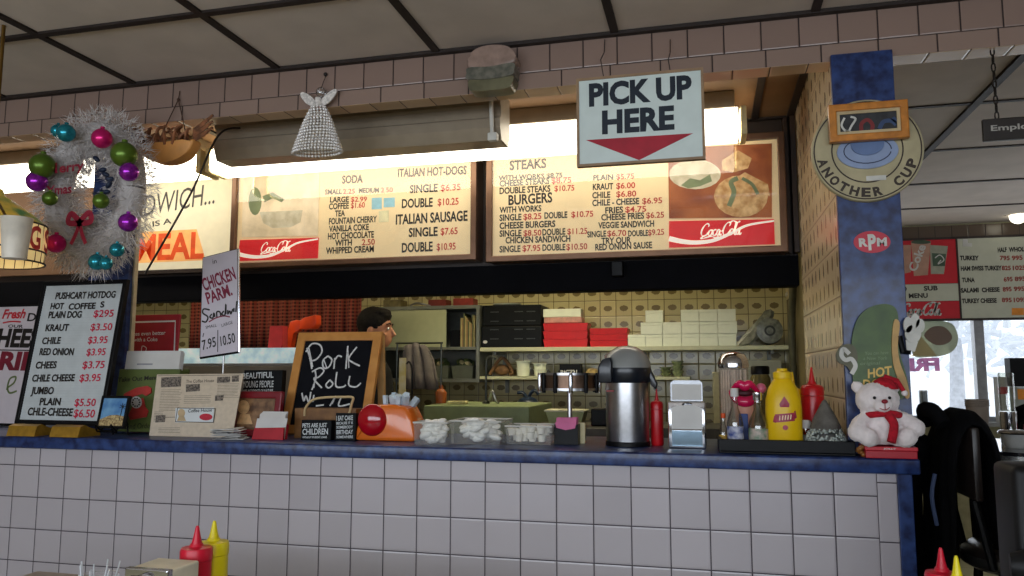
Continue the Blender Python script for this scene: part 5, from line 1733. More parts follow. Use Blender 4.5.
for s in (-1, 1):
    tube(b, [(s * 10 * k, -4 * k, 9 * k), (s * 17 * k, -15 * k, 8 * k), (s * 19 * k, -18 * k, 9 * k)], [9 * k, 9 * k, 9.5 * k], 12)
    ball(b, (s * 19 * k, -19 * k, 10 * k), 9.5 * k, 1, 0.75, 1.0)
ball(b, (0, 0, 9 * k), 17 * k, 1, 0.9, 0.5)
fuse('body', b, m_fur, t, 0.0045, 3, 0.006, 0.008)
b = B()
for s, mm in ((-1, 0), (1, 0)):
    ball(b, (-4 * k + s * 7.2 * k, -20.5 * k, 49.5 * k), 1.6 * k, u=10, v=8)
obj('eyes', b, m_black, t, smooth=60)
b = B(); ball(b, (-3 * k, -26 * k, 46 * k), 2.9 * k, 1.1, 0.7, 0.8, u=12, v=8); obj('nose', b, pm('nose_maroon', (130, 14, 34), 0.3), t, smooth=60)
b = B(); tube(b, cat([(-7.5 * k, -23.5 * k, 39 * k), (-3 * k, -26.2 * k, 37.4 * k), (2 * k, -23.5 * k, 40 * k)], 4), 0.4 * k, 5); tube(b, [(-3 * k, -26 * k, 44 * k), (-3 * k, -26.2 * k, 37.6 * k)], 0.4 * k, 5); obj('mouth_stitch', b, m_redcard, t)
m_scarf = pm('red_knit', (170, 14, 34), 0.9, var=0.2, scale=90, bump=0.3)
b = B()
ring = [(17.5 * k * math.cos(a), -2 * k + 14 * k * math.sin(a), (32 - 1.5 * math.cos(a * 2)) * k) for a in [2 * PI * i / 28 for i in range(29)]]
tube(b, ring, 3.6 * k, 10, cap=False)
pts = [(2 * k, -17 * k, 32 * k), (6 * k, -20 * k, 24 * k), (5 * k, -21 * k, 15 * k), (2 * k, -23 * k, 5 * k)]
tube(b, cat(pts, 4), 4.6 * k, 8)
obj('scarf', b, m_scarf, t, smooth=60)
b = B()
lathe(b, [(13.5 * k, 0), (13 * k, 4 * k), (9 * k, 9 * k), (4 * k, 12 * k), (0.5 * k, 13 * k)], c=(4 * k, 0, 58 * k), seg=24)
tube(b, [(4 * k, 0, 70 * k), (16 * k, -2 * k, 66 * k), (22 * k, -4 * k, 56 * k)], [4 * k, 3.4 * k, 2 * k], 10)
obj('hat', b, m_scarf, t, smooth=60)
b = B(); ball(b, (22.5 * k, -4 * k, 54 * k), 3.2 * k, u=12, v=8); obj('bobble', b, m_fur, t, smooth=60)
# brown trinket by the box
c, mp = spot(861, -0.012)
t = thing('pine_trinket', 'tiny brown beaded trinket between the tray and the red box', 'trinket', c)
b = B()
for q in range(7):
    ball(b, (0.006 * math.cos(q * 0.9), 0.006 * math.sin(q * 0.9), 0.007 + 0.0035 * q), 0.0068, u=8, v=6)
obj('beads', b, pm('gold_brown', (140, 90, 40), 0.35), t, smooth=60)

# pickle-shaped hot dog cut-out on the column (plain, without a face)
P = Plane(atY(872, 395, 0.0515), 0.0, 0.0)
t = P.thing('pickle_sign', 'green pickle shaped cut-out sign lettered hot dog on the blue column', 'sign')
m_pick = pm('pickle_green', (62, 84, 44), 0.45, col2=(78, 102, 52), scale=20)
b = B()
out = [(855, 392), (852, 370), (851, 350), (854, 328), (861, 314), (873, 306), (886, 304), (895, 308), (898, 318), (897, 335), (900, 355), (906, 375), (908, 392), (898, 400), (875, 402), (862, 400)]
prism(b, [tuple(p) for p in cat(P.poly(out), 4, True)], -0.004, 0.010); obj('pickle', b, m_pick, t)
b = B()
out = [(893, 322), (897, 320), (899, 326), (897, 345), (899, 362), (905, 378), (909, 395), (905, 398), (899, 384), (893, 366), (891, 345)]
prism(b, [tuple(p) for p in cat(P.poly(out), 3, True)], -0.010, -0.0045); obj('sausage', b, pm('bun_tan', (190, 152, 92), 0.5, var=0.12, scale=30), t)
m_glove = pm('sign_glove_white', (196, 194, 186), 0.5)
b = B()
for cx, cz, rx, rz in ((907, 325, 4.5, 8), (914, 321, 4.5, 7), (919, 326, 4.5, 7), (912, 334, 8, 9)):
    prism(b, pell(P, cx, cz, rx, rz, 18), -0.012 - 0.0005 * (cx % 5), -0.003)
prism(b, P.poly([(905, 340), (917, 342), (914, 352), (906, 350)]), -0.010, -0.003)
obj('raised_glove', b, m_glove, t)
b = B(); tube(b, [(*P.uv(899, 336)[:1], -0.004, P.uv(899, 336)[1]), (*P.uv(903, 352)[:1], -0.004, P.uv(903, 352)[1]), (*P.uv(910, 352)[:1], -0.004, P.uv(910, 352)[1])], 0.008, 8); obj('arm', b, m_black, t)
b = B()
prism(b, [tuple(p) for p in cat(P.poly([(846, 366), (838, 362), (836, 354), (841, 346), (850, 344), (856, 350), (857, 362), (852, 372)]), 4, True)], -0.006, 0.006); obj('lower_arm', b, pm('olive_arm', (86, 84, 60), 0.5), t)
b = B()
strokes(b, P, [[(849, 354), (843, 349), (841, 355), (845, 360), (851, 359), (855, 366), (851, 374)]], 4.5, -0.0075); obj('lower_glove', b, m_glove, t)
b = B(); P.text(b, 'HOT', (867.5, 378), (893, 374.5), 9, -0.0056, 0.03, 0.2); P.text(b, 'DOG', (862, 388.5), (889, 387.5), 9, -0.0056, 0.03, 0.2); obj('lettering', b, pm('pale_yellow_letters', (222, 184, 96), 0.5), t)
b = B(); P.text(b, 'You can have', (865, 355), (888, 354), 3.4, -0.0056, 0.0, 0.2); P.text(b, 'a New York', (863, 360), (887, 359.5), 3.4, -0.0056, 0, 0.2); P.text(b, 'original', (860, 365), (880, 364.5), 3.4, -0.0056, 0, 0.2); obj('lettering', b, pm('pale_green_letters', (130, 150, 110), 0.5), t, label='pale green script lettering')

# chicken parm sign on a stick
Y0 = 0.30
P = Plane(spot(219, Y0)[0], 0.10, 0.0)
t = P.thing('chicken_sign', 'white chicken parm sandwich price sign on a thin metal stand', 'sign')
q = P.poly([(200, 358), (239, 352), (238, 249), (203, 258)])
pts = [q[0], q[1], q[2], q[3]]
b = B(); prism(b, pts, 0.0, 0.006); o = obj('board', b, pm('sign_lilac_white', (204, 196, 206), 0.45, var=0.03), t)
b = B()
tube(b, [(p[0], 0.003, p[1]) for p in [pts[0], pts[1]]], 0.005, 6); tube(b, [(pts[0][0], 0.003, pts[0][1]), (pts[3][0], 0.003, pts[3][1])], 0.003, 6); tube(b, [(pts[3][0], 0.003, pts[3][1]), (pts[2][0], 0.003, pts[2][1])], 0.003, 6)
obj('edge_strip', b, m_black, t)
b = B(); tube(b, [(pts[1][0], 0.003, pts[1][1]), (pts[2][0], 0.003, pts[2][1])], 0.0055, 8); obj('bright_edge', b, m_chrome, t)
b = B(); P.text(b, 'CHICKEN', (204.5, 291), (236.5, 278.5), 13, -0.0012, 0.03, 0.0); P.text(b, 'PARM.', (208, 304), (233, 294.5), 12, -0.0012, 0.03)
strokes(b, P, [[(209, 322), (216, 318), (224, 316), (230, 317)]], 1.2)
obj('lettering', b, pm('plum_red_letters', (130, 20, 56), 0.5), t, label='plum red lettering')
b = B()
strokes(b, P, [[(210, 310), (204, 309), (203, 313), (208, 317), (206, 322), (202, 321)], [(212, 314), (210, 317), (213, 318), (214, 313), (215, 317)], [(217, 317), (217, 312), (220, 312), (221, 316)], [(224, 311), (222, 314), (225, 315), (226, 304), (226, 314)],
               [(228, 310), (228, 314), (230, 311), (231, 314), (233, 309)], [(234, 312), (234, 308)], [(237, 301), (236, 312)]], 1.5)
P.text(b, 'in', (213, 264), (217, 263), 5, -0.0012, 0.0)
P.text(b, 'SMALL', (206, 329), (217, 326.5), 3.2, -0.0012, 0.0); P.text(b, 'LARGE', (222, 327), (233, 323.5), 3.2, -0.0012, 0.0)
P.text(b, '7.95', (203, 350), (217, 346), 10, -0.0012, 0.015, 0.15); P.text(b, '10.50', (221, 346), (236, 342), 10, -0.0012, 0.015, 0.15)
strokes(b, P, [[(218, 330), (217.8, 352)], [(204, 333), (203, 337)]], 0.8)
obj('lettering', b, m_ink, t)
cx, cz = P.uv(219, 356)
b = B(); tube(b, [(0, 0.012, 0.004), (0.0, 0.012, cz + 0.02)], 0.0035, 8); lathe(b, [(0.045, 0), (0.045, 0.005), (0.01, 0.009)], c=(0, 0.012, 0), seg=20)
obj('stand', b, m_steel, t, smooth=50)

# ------------------------------------------------------------------ the kitchen
m_shelf = pm('greenish_white_shelf', (196, 196, 160), 0.4, var=0.05)
m_greysteel = pm('grey_shelf_steel', (120, 122, 112), 0.4, metal=0.4, var=0.08)
ZS1 = 1.418
ZS2 = 1.222


def kbox(px0, px1, py0, Y, z0):
    """x-range and height of something standing on level z0 at depth Y that shows from px0 to px1 with its top at py0"""
    a, mp = spot(px0, Y, z0)
    c, _ = spot(px1, Y, z0)
    top = atY((px0 + px1) / 2, py0, Y).z
    return a.x, c.x, top - z0


t = thing('wall_shelf', 'long pale shelf carrying white boxes on the kitchen wall', 'shelf', (1.94, 2.92, ZS1))
b = B(); box(b, -0.99, 1.02, -0.17, 0.178, -0.028, -0.001, 0.003); obj('board', b, m_shelf, t)
for x in (-0.9, 0.1, 0.92):
    b = B(); prism(b, [(x - 0.012, -0.029), (x + 0.012, -0.029), (x + 0.012, -0.16), (x - 0.012, -0.16)], 0.15, 0.178); prism(b, [(x - 0.008, -0.029), (x + 0.008, -0.029), (x + 0.008, -0.05), (x - 0.008, -0.05)], -0.1, 0.15); obj('bracket', b, m_greysteel, t)
t = thing('lower_wall_shelf', 'lower pale shelf with cups below the long one', 'shelf', (1.66, 2.92, ZS2))
b = B(); box(b, -0.71, 0.69, -0.17, 0.178, -0.022, -0.001, 0.003); obj('board', b, m_shelf, t)
for x in (-0.6, 0.6):
    b = B(); prism(b, [(x - 0.012, -0.023), (x + 0.012, -0.023), (x + 0.012, -0.12), (x - 0.012, -0.12)], 0.15, 0.178); obj('bracket', b, m_greysteel, t)

# white takeout boxes
m_box = pm('white_takeout_card', (232, 236, 216), 0.6, var=0.04)
k = 0
rows = [(332, [628, 645.5, 663, 682, 700, 718.5, 737]), (321, [641, 663, 682, 700, 718.5, 738]), (309.5, [646, 664]), (309.5, [681.5, 700, 718.5, 737])]
bot = [343.5, 332, 321, 321]
where = {0: 'bottom row', 1: 'middle row', 2: 'single box topping the low end of the stack', 3: 'top row'}
ordw = ['first', 'second', 'third', 'fourth', 'fifth', 'sixth']
YB = 2.80
zh = (atY(690, 309.5, YB).z - ZS1) / 3
proto = None
for ri, (top, xs) in enumerate(rows):
    lv = (0, 1, 2, 2)[ri]
    for i in range(len(xs) - 1):
        a, mp = spot(xs[i], YB, ZS1); c2, _ = spot(xs[i + 1], YB, ZS1)
        w2 = (c2.x - a.x) / 2 - 0.0012
        if ri == 2:
            lb = 'white takeout box alone on top, nearest the red bins'
        else:
            lb = 'white takeout box, %s from the red bins in the %s of the shelf stack' % (ordw[i], where[ri])
        t = thing('takeout_box', lb, 'box', (a.x + w2, YB, ZS1 + 0.0006 + lv * zh), (0, 0, 0), 'white takeout boxes on the shelf')
        b = B(); box(b, -w2, w2, 0, 0.12, 0.0, zh * 0.72, 0.0015); obj('tray', b, m_box, t)
        b = B(); box(b, -w2 - 0.0004, w2 + 0.0004, -0.001, 0.121, zh * 0.725, zh - 0.002, 0.002); obj('lid', b, m_box, t)

# red bins with a white tray on the nearest
for px0, px1, py0, lb in ((543, 588, 323, 'taller red bin stack under the white tray on the shelf'), (589.5, 628, 328, 'lower red bin beside the white takeout boxes')):
    x0, x1, h = kbox(px0, px1, py0, 2.80, ZS1)
    t = thing('red_bin', lb, 'bin', ((x0 + x1) / 2, 2.80, ZS1 + 0.0006), group='red bins on the shelf')
    w2 = (x1 - x0) / 2
    n = 3
    for q in range(n):
        b = B()
        z0, z1 = h * q / n, h * (q + 1) / n - 0.0015
        lo = [(-w2 * .94, 0.006), (w2 * .94, 0.006), (w2 * .94, 0.16), (-w2 * .94, 0.16)]
        hi = [(-w2, 0), (w2, 0), (w2, 0.166), (-w2, 0.166)]
        va = [b.verts.new((*p, z0)) for p in lo]; vb = [b.verts.new((*p, z1)) for p in hi]
        for i in range(4):
            j = (i + 1) % 4
            b.faces.new((va[i], va[j], vb[j], vb[i]))
        b.faces.new(va); b.faces.new(vb[::-1])
        obj('bin', b, pm('bin_red', (204, 26, 26), 0.4, var=0.06), t)
    if px0 == 543:
        top = ZS1 + h
        tx = (x0 + x1) / 2
x0, x1, h = kbox(543, 581, 309, 2.82, top)
t = thing('white_tray', 'white tray of pinkish lids on top of the taller red bin', 'tray', ((x0 + x1) / 2, 2.82, top + 0.0015))
w2 = (x1 - x0) / 2
b = B(); box(b, -w2, w2, 0, 0.13, h * 0.42, h, 0.004); obj('tray', b, m_box, t)
b = B(); box(b, -w2 * .95, w2 * 1.05, -0.006, 0.13, 0, h * 0.41, 0.006); obj('lids', b, pm('pinkish_lids', (196, 140, 124), 0.4, var=0.15, scale=40), t)

# black stereo with an oval plate on it
x0, x1, h = kbox(481, 542, 305, 2.78, ZS1)
t = thing('stereo', 'black two-deck stereo on the long kitchen shelf', 'stereo', ((x0 + x1) / 2, 2.78, ZS1 + 0.0006))
w2 = (x1 - x0) / 2
b = B(); box(b, -w2, w2, 0, 0.24, 0, h * 0.50, 0.006); obj('lower_deck', b, pm('stereo_black', (13, 14, 13), 0.45, var=0.2, spec=0.2), t)
b = B(); box(b, -w2 * 0.97, w2 * 0.97, 0.006, 0.24, h * 0.505, h, 0.006); obj('upper_deck', b, pm('stereo_black', (20, 22, 20)), t)
b = B()
for z in (0.2, 0.42, 0.62, 0.84):
    for x in (-0.7, 0.1, 0.5):
        box(b, w2 * x, w2 * (x + 0.28), -0.002 + (0.006 if z > .5 else 0), 0.004 + (0.006 if z > .5 else 0), h * z - 0.003, h * z + 0.003)
obj('buttons', b, pm('button_grey', (58, 60, 58), 0.4), t)
b = B(); prism(b, ell(-w2 * 0.86, h * 0.13, 0.016, 0.011, 14), -0.002, -0.0003); obj('badge', b, m_card, t)
b = B(); lathe(b, [(0.0, 0), (0.07, 0.002), (0.10, 0.014), (0.102, 0.017), (0.07, 0.006), (0.0, 0.004)], seg=28, sy_=0.7, cap=False)
o = obj('oval_plate', b, m_box, smooth=50); o.location = ((x0 + x1) / 2 - 0.06, 2.9, ZS1 + h + 0.002); tag(o, 'white oval plate lying on the black stereo', 'plate')

# rolled plastic bundle
x0, x1, h = kbox(738, 781, 312, 2.78, ZS1)
t = thing('plastic_roll', 'crumpled roll of grey plastic bags at the end of the long shelf', 'roll', ((x0 + x1) / 2, 2.82, ZS1 + 0.0006))
w2 = (x1 - x0) / 2
b = B()
for q in range(7):
    va = [(-w2 + 0.012 * q, -0.03, 0.0 + 0.002 * q), (w2 * 0.1 + 0.01 * q, -0.03, h * 0.72 + 0.006 * q), (w2 * 0.4, 0, h)]
    tube(b, cat(va, 4), [0.016, 0.02, 0.022, 0.024, 0.024, 0.022, 0.02, 0.018, 0.014], 6)
lathe(b, [(h * 0.2, -0.06), (h * 0.38, -0.055), (h * 0.4, 0.0), (h * 0.4, 0.12), (h * 0.2, 0.13)], c=(w2 * 0.5, 0, h * 0.43), axis='y', seg=20)
obj('bags', b, pm('grey_plastic_film', (132, 134, 118), 0.3, col2=(86, 88, 76), scale=26, bump=0.4), t, smooth=50)
b = B(); lathe(b, [(h * 0.10, -0.062), (h * 0.16, -0.062), (h * 0.16, -0.056), (h * 0.10, -0.056)], c=(w2 * 0.5, 0, h * 0.43), axis='y', seg=18, cap=False); obj('core', b, pm('dark_core', (50, 52, 46), 0.6), t)

# things on the lower shelf
for px0, px1, py0, lb in ((514, 530, 361, 'taller stack of white cups on the lower shelf'), (531.5, 547, 363.5, 'shorter stack of white cups on the lower shelf')):
    x0, x1, h = kbox(px0, px1, py0, 2.80, ZS2)
    t = thing('cup_stack', lb, 'cups', ((x0 + x1) / 2, 2.84, ZS2 + 0.0006), group='white cup stacks')
    r = (x1 - x0) / 2
    for q in range(2):
        b = B(); z0 = h * 0.45 * q
        lathe(b, [(r * 0.74, z0 + 0.001), (r * 0.86, z0 + h * 0.5), (r * (0.92 + 0.08 * q), z0 + h * 0.5), (r * (0.95 + 0.05 * q), z0 + h * 0.55), (r * 0.85, z0 + h * 0.55)], seg=20); obj('cup', b, m_box, t, smooth=40)
x0, x1, h = kbox(488, 511, 359, 2.8, ZS2)
b = B()
pts = [(x0 - (x0 + x1) / 2, 0, 0.012), (-0.02, 0, h * 0.9), (0.02, 0.01, h), ((x1 - x0) / 2, 0, 0.03), ((x1 - x0) / 2 - 0.02, 0, 0.012)]
tube(b, cat(pts, 5), 0.012, 8); ball(b, (0, 0.02, h * 0.35), h * 0.36, 1.4, 0.7, 0.9)
o = obj('brown_bag', b, pm('brown_paper', (96, 66, 40), 0.7, col2=(140, 104, 66), scale=30, bump=0.4), smooth=60); o.location = ((x0 + x1) / 2, 2.85, ZS2 + 0.0012); tag(o, 'crumpled brown paper bag on the lower shelf by the cups', 'bag')
x0, x1, h = kbox(559, 580, 364, 2.78, ZS2)
t = thing('till_box', 'small black box with pale code lettering on the lower shelf', 'box', ((x0 + x1) / 2, 2.80, ZS2 + 0.0006))
w2 = (x1 - x0) / 2
b = B(); prism(b, [(-w2, 0), (w2, 0), (w2, h), (-w2, h)], 0, 0.09); obj('casing', b, m_black, t)
b = B(); text(b, 'RIC721', (-w2 * .9, h * 0.18), (w2 * .7, h * 0.2), h * 0.32, -0.001, 0.04); obj('lettering', b, m_card, t)
x0, x1, h = kbox(580, 597, 369, 2.8, ZS2)
b = B(); lathe(b, [(0.03, 0), (0.05, 0.012), (0.048, 0.02), (0.03, h), (0.0, h + 0.004)], seg=20); o = obj('tan_bowl', b, pm('tan_bread', (170, 146, 96), 0.7, var=0.2), smooth=50); o.location = ((x0 + x1) / 2 + 0.02, 2.84, ZS2 + 0.0006); tag(o, 'low tan mound in a dish behind the ticket wheel', 'dish')
for px0, px1, py0, lb in ((659, 672, 366, 'wide shallow glass dish at the end of the lower shelf'), (671, 684, 359, 'taller stack of glass dishes at the end of the lower shelf')):
    x0, x1, h = kbox(px0, px1, py0, 2.8, ZS2)
    t = thing('glass_dishes', lb, 'dishes', ((x0 + x1) / 2, 2.84, ZS2 + 0.0006))
    r = (x1 - x0) / 2
    for q in range(3):
        b = B(); z0 = h * 0.28 * q
        lathe(b, [(r * 0.5, z0), (r * 0.95, z0 + h * 0.3), (r, z0 + h * 0.33), (r * 0.9, z0 + h * 0.33)], seg=20); obj('dish', b, pm('green_tint_glassware', (140, 150, 112), 0.15, var=0.3, scale=60), t, smooth=50)

# open steel cabinet at the left of the shelves
X0, X1, Z0, Z1 = 0.20, 0.945, 1.18, 1.712
t = thing('wall_cabinet', 'grey steel open wall cabinet with pale sliding door in the kitchen', 'cabinet', (X0, 2.76, Z0))
Wc, Hc = X1 - X0, Z1 - Z0
b = B(); frame(b, 0, Wc, 0, Hc, 0.024, 0, 0.33); box(b, 0.0245, Wc - 0.0245, 0.32, 0.33, 0.0245, Hc - 0.0245); box(b, 0.0245, Wc - 0.0245, 0.0, 0.319, Hc * 0.42, Hc * 0.42 + 0.02); obj('carcass', b, m_greysteel, t)
b = B(); box(b, 0.03, 0.50, 0.01, 0.018, Hc * 0.42 + 0.0205, Hc - 0.0245); obj('door', b, pm('pale_green_door', (178, 180, 142), 0.4, var=0.03), t)
cw = X0 + 0.0
for i in range(10):
    x = X0 + 0.60 + i * 0.0105
    hh = random.uniform(0.16, 0.24)
    b = B(); box(b, -0.0045, 0.0045, 0, 0.15, 0, hh)
    o = obj('recipe_folder', b, (pm('straw_paper', (176, 160, 104), 0.7), pm('tan_paper', (150, 120, 80), 0.7), pm('dim_folder', (88, 92, 60), 0.7))[i % 3])
    o.location = (x, 2.80, Z0 + Hc * 0.42 + 0.0212); tag(o, 'thin worn folder standing in the upright row inside the steel cabinet', 'folder', 'folders in the steel cabinet')
b = B(); box(b, 0, 0.10, 0, 0.17, 0, 0.12, 0.004); 
o = obj('black_case', b, m_black); o.location = (X0 + 0.505, 2.84, Z0 + Hc * 0.42 + 0.0212); o.scale = (0.82, 1, 1); tag(o, 'black case beside the folders inside the steel cabinet', 'case')
m_veg = [pm('leaf_green_veg', (96, 110, 60), 0.6, var=0.3, scale=60), pm('cream_veg', (190, 176, 130), 0.6, var=0.2, scale=60), pm('dark_green_veg', (52, 66, 38), 0.6, var=0.3, scale=60)]
for i, x in enumerate((0.42, 0.60)):
    t = thing('vegetable_tub', ('grey tub of greens under the folders in the steel cabinet', 'grey tub of pale tops at the outer end of the steel cabinet')[i], 'tub', (X0 + x, 2.9, Z0 + 0.0252), group='vegetable tubs')
    b = B()
    va = [b.verts.new(p) for p in ((-.07, -.06, 0), (.07, -.06, 0), (.07, .06, 0), (-.07, .06, 0))]; vb = [b.verts.new(p) for p in ((-.08, -.07, .09), (.08, -.07, .09), (.08, .07, .09), (-.08, .07, .09))]
    for q in range(4):
        j = (q + 1) % 4
        b.faces.new((va[q], va[j], vb[j], vb[q]))
    b.faces.new(va); obj('tub', b, pm('dim_grey_tub', (92, 96, 84), 0.4), t)
    for mi in range(3):
        b = B()
        for q in range(6):
            ball(b, (random.uniform(-.05, .05), random.uniform(-.04, .04), random.uniform(0.07, 0.13)), random.uniform(0.018, 0.03), 1, 1, 0.7, u=8, v=6, rot=(random.random(), random.random(), 0))
        obj('vegetables', b, m_veg[mi], t, smooth=60)['kind'] = 'stuff'
# things on top of the cabinet
for i, (px, w_, h_, mm, lb) in enumerate(((437, 0.068, 0.055, pm('dull_red_box', (120, 36, 28), 0.5, var=0.2), 'dull red carton on top of the steel cabinet, nearer its corner post'), (463, 0.075, 0.06, pm('brick_red_box', (140, 44, 34), 0.5, var=0.2), 'brick red carton at the outer end of the steel cabinet top'), (392, 0.07, 0.06, pm('olive_tin', (110, 98, 56), 0.5, var=0.3, scale=30), 'olive printed tin on top of the steel cabinet near the curtain'))):
    c, mp = spot(px, 2.88, Z1)
    b = B(); box(b, -w_, w_, 0, 0.12, 0, h_, 0.004); o = obj('carton', b, mm); o.location = c; tag(o, lb, 'carton', 'cartons on the cabinet')
c, mp = spot(418, 2.86, Z1)
b = B(); tube(b, cat([(-0.06, 0, 0.012), (-0.01, 0, 0.03), (0.05, 0.02, 0.02), (0.09, 0.02, 0.008)], 4), 0.007, 6); o = obj('spatula', b, m_steel, smooth=60); o.location = c; tag(o, 'metal spatula lying on top of the steel cabinet', 'spatula')

# red checked curtain on its rod
m_curt = bpy.data.materials.new('red_check_cloth'); m_curt.use_nodes = True
nt = m_curt.node_tree
tc = nd(nt, 'ShaderNodeTexCoord'); sx_ = nd(nt, 'ShaderNodeSeparateXYZ'); nt.links.new(tc.outputs['Object'], sx_.inputs[0])
cu1 = M_(nt, 'GREATER_THAN', M_(nt, 'FRACT', M_(nt, 'MULTIPLY', sx_.outputs[0], 42.0)), 0.55)
cu2 = M_(nt, 'GREATER_THAN', M_(nt, 'FRACT', M_(nt, 'MULTIPLY', sx_.outputs[2], 42.0)), 0.55)
cc = mixc(nt, cu1, lin((118, 34, 26)), lin((52, 14, 13)))
cc = mixc(nt, M_(nt, 'MULTIPLY', cu2, 0.6), cc, lin((140, 76, 54)))
nt.links.new(cc, nt.nodes['Principled BSDF'].inputs['Base Color']); nt.nodes['Principled BSDF'].inputs['Roughness'].default_value = 0.9
t = thing('kitchen_curtain', 'red checked curtain hanging on a rod at the back of the kitchen', 'curtain', (-0.38, 2.42, 1.785))
b = B()
n = 160
va, vb = [], []
for i in range(n + 1):
    x = -0.72 + 1.33 * i / n
    y = 0.018 * math.sin(i * 0.62) + 0.008 * math.sin(i * 0.23)
    va.append(b.verts.new((x, y * 0.7, -0.012))); vb.append(b.verts.new((x, y * 1.3, -0.40)))
for i in range(n):
    b.faces.new((va[i], va[i + 1], vb[i + 1], vb[i]))
o = obj('cloth', b, m_curt, t, smooth=80)
md = o.modifiers.new('cloth', 'SOLIDIFY'); md.thickness = 0.002
b = B(); tube(b, [(-0.76, 0, 0), (0.64, 0, 0)], 0.008, 8); obj('rod', b, m_steel, t, smooth=60)
b = B()
for x in (-0.75, 0.63):
    tube(b, [(x, 0.0, 0.0), (x, 0.0, 0.5), (x, 0.1, ZC - 1.785 - 0.001)], 0.006, 6)
obj('hanger', b, m_steel, t)

# pass-through: stainless worktop with cold case, prep counters
t = thing('prep_unit', 'dull stainless prep unit with a bright blue-white glass front on top', 'prep unit', (-0.66, 1.52, 0))
b = B(); box(b, -1.2, 0.90, 0, 0.36, 0.0, 1.285, 0.004); obj('steel_body', b, pm('dull_stainless', (136, 130, 122), 0.35, metal=0.6, var=0.1, scale=3), t)
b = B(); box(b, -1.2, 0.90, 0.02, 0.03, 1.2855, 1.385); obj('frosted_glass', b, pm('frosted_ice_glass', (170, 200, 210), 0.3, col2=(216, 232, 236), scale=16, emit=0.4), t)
b = B(); box(b, -1.2, 0.90, 0.0, 0.012, 1.2855, 1.298); obj('front_rail', b, m_steel, t)

# red scoop holder and orange funnel arm behind the chalkboard
Pz = 1.2862
c, mp = spot(276.5, 1.60, Pz)
t = thing('red_scoop', 'translucent pinkish red plastic scoop bin on the prep unit', 'scoop', (c.x, 1.625, Pz + 0.0006))
b = B(); h_ = atY(276, 326, 1.58).z - Pz
out = [(-0.052, 0.0), (0.05, 0.0), (0.044, h_), (-0.034, h_)]
prism(b, out, -0.05, -0.042); prism(b, out, 0.0, 0.008); prism(b, [(-0.052, 0), (-0.044, 0), (-0.028, h_), (-0.034, h_)], -0.0415, -0.0005); prism(b, [(0.044, 0), (0.05, 0), (0.044, h_), (0.038, h_)], -0.0415, -0.0005)
obj('bin', b, pm('rosy_red_plastic', (210, 62, 66), 0.35, var=0.1), t)
b = B(); pts = [(-0.05, 0.02), (-0.02, 0.03), (0.02, 0.06), (0.046, 0.11), (0.05, 0.11), (0.05, 0.0), (-0.052, 0)]
prism(b, pts, -0.056, -0.0505); obj('curved_lip', b, pm('deep_rosy_plastic', (170, 34, 44), 0.35), t)
c, mp = spot(300, 1.75, Pz)
t = thing('orange_funnel', 'bright orange plastic spout bent over behind the chalkboard', 'spout', (c.x, 1.70, Pz + 0.0006))
b = B()
h_ = atY(300, 320, 1.7).z - Pz
pts = [(-0.06, 0.0), (-0.035, 0.0), (-0.012, h_ * 0.72), (0.02, h_ * 0.74), (0.034, h_ * 0.82), (0.034, h_ * 0.98), (0.006, h_), (-0.034, h_ * 0.96), (-0.046, h_ * 0.8)]
prism(b, pts, -0.02, 0.02); bmesh.ops.bevel(b, geom=b.edges[:], offset=0.004, segments=2, profile=0.5, affect='EDGES'); obj('bent_arm', b, pm('safety_orange', (240, 78, 30), 0.35, var=0.05, emit=0.0), t, smooth=40)
b = B()
pts = [(0.036, h_ * 0.78), (0.12, h_ * 0.80), (0.14, h_ * 0.9), (0.138, h_ * 1.1), (0.06, h_ * 1.04), (0.036, h_ * 0.98)]
prism(b, pts, -0.035, 0.035); bmesh.ops.bevel(b, geom=b.edges[:], offset=0.006, segments=2, profile=0.5, affect='EDGES'); obj('spout_mouth', b, pm('safety_orange', (240, 78, 30)), t, smooth=40)

# dark post and cloth by the cabinet
t = thing('grey_cloth', 'grey towel hanging from a rail behind the orange container', 'towel', atY(418, 343, 2.3))
b = B()
n = 24
W_ = 0.125
rowz = [0.0, -0.03, -0.10, -0.2, -0.29]
rows_ = []
for ri, z in enumerate(rowz):
    row = []
    for i in range(n + 1):
        u = -1 + 2 * i / n
        wv = (0.62, 0.72, 0.86, 0.95, 1.0)[ri]
        row.append(b.verts.new((u * W_ * wv - 0.02 + 0.02 * ri * 0.5, 0.016 * math.sin(i * 0.9) * (0.3 + 0.25 * ri), z - 0.02 * abs(u) * (1 if ri < 2 else 0.3))))
    rows_.append(row)
for r0, r1 in zip(rows_, rows_[1:]):
    for i in range(n):
        b.faces.new((r0[i], r0[i + 1], r1[i + 1], r1[i]))
o = obj('cloth', b, pm('grey_towel_cloth', (112, 104, 100), 0.95, var=0.1, scale=30), t, smooth=80)
md = o.modifiers.new('cloth', 'SOLIDIFY'); md.thickness = 0.012
b = B(); tube(b, [(-0.16, 0.02, 0.0), (0.16, 0.02, 0.0)], 0.006, 8); tube(b, [(0.15, 0.02, 0), (0.15, 0.02, -0.30), (0.15, 0.02, 0.001 - t.location.z)], 0.006, 8); tube(b, [(-0.15, 0.02, 0), (-0.15, 0.02, 0.001 - t.location.z)], 0.006, 8); obj('rail', b, pm('dark_steel', (66, 68, 62), 0.3, metal=0.8), t)

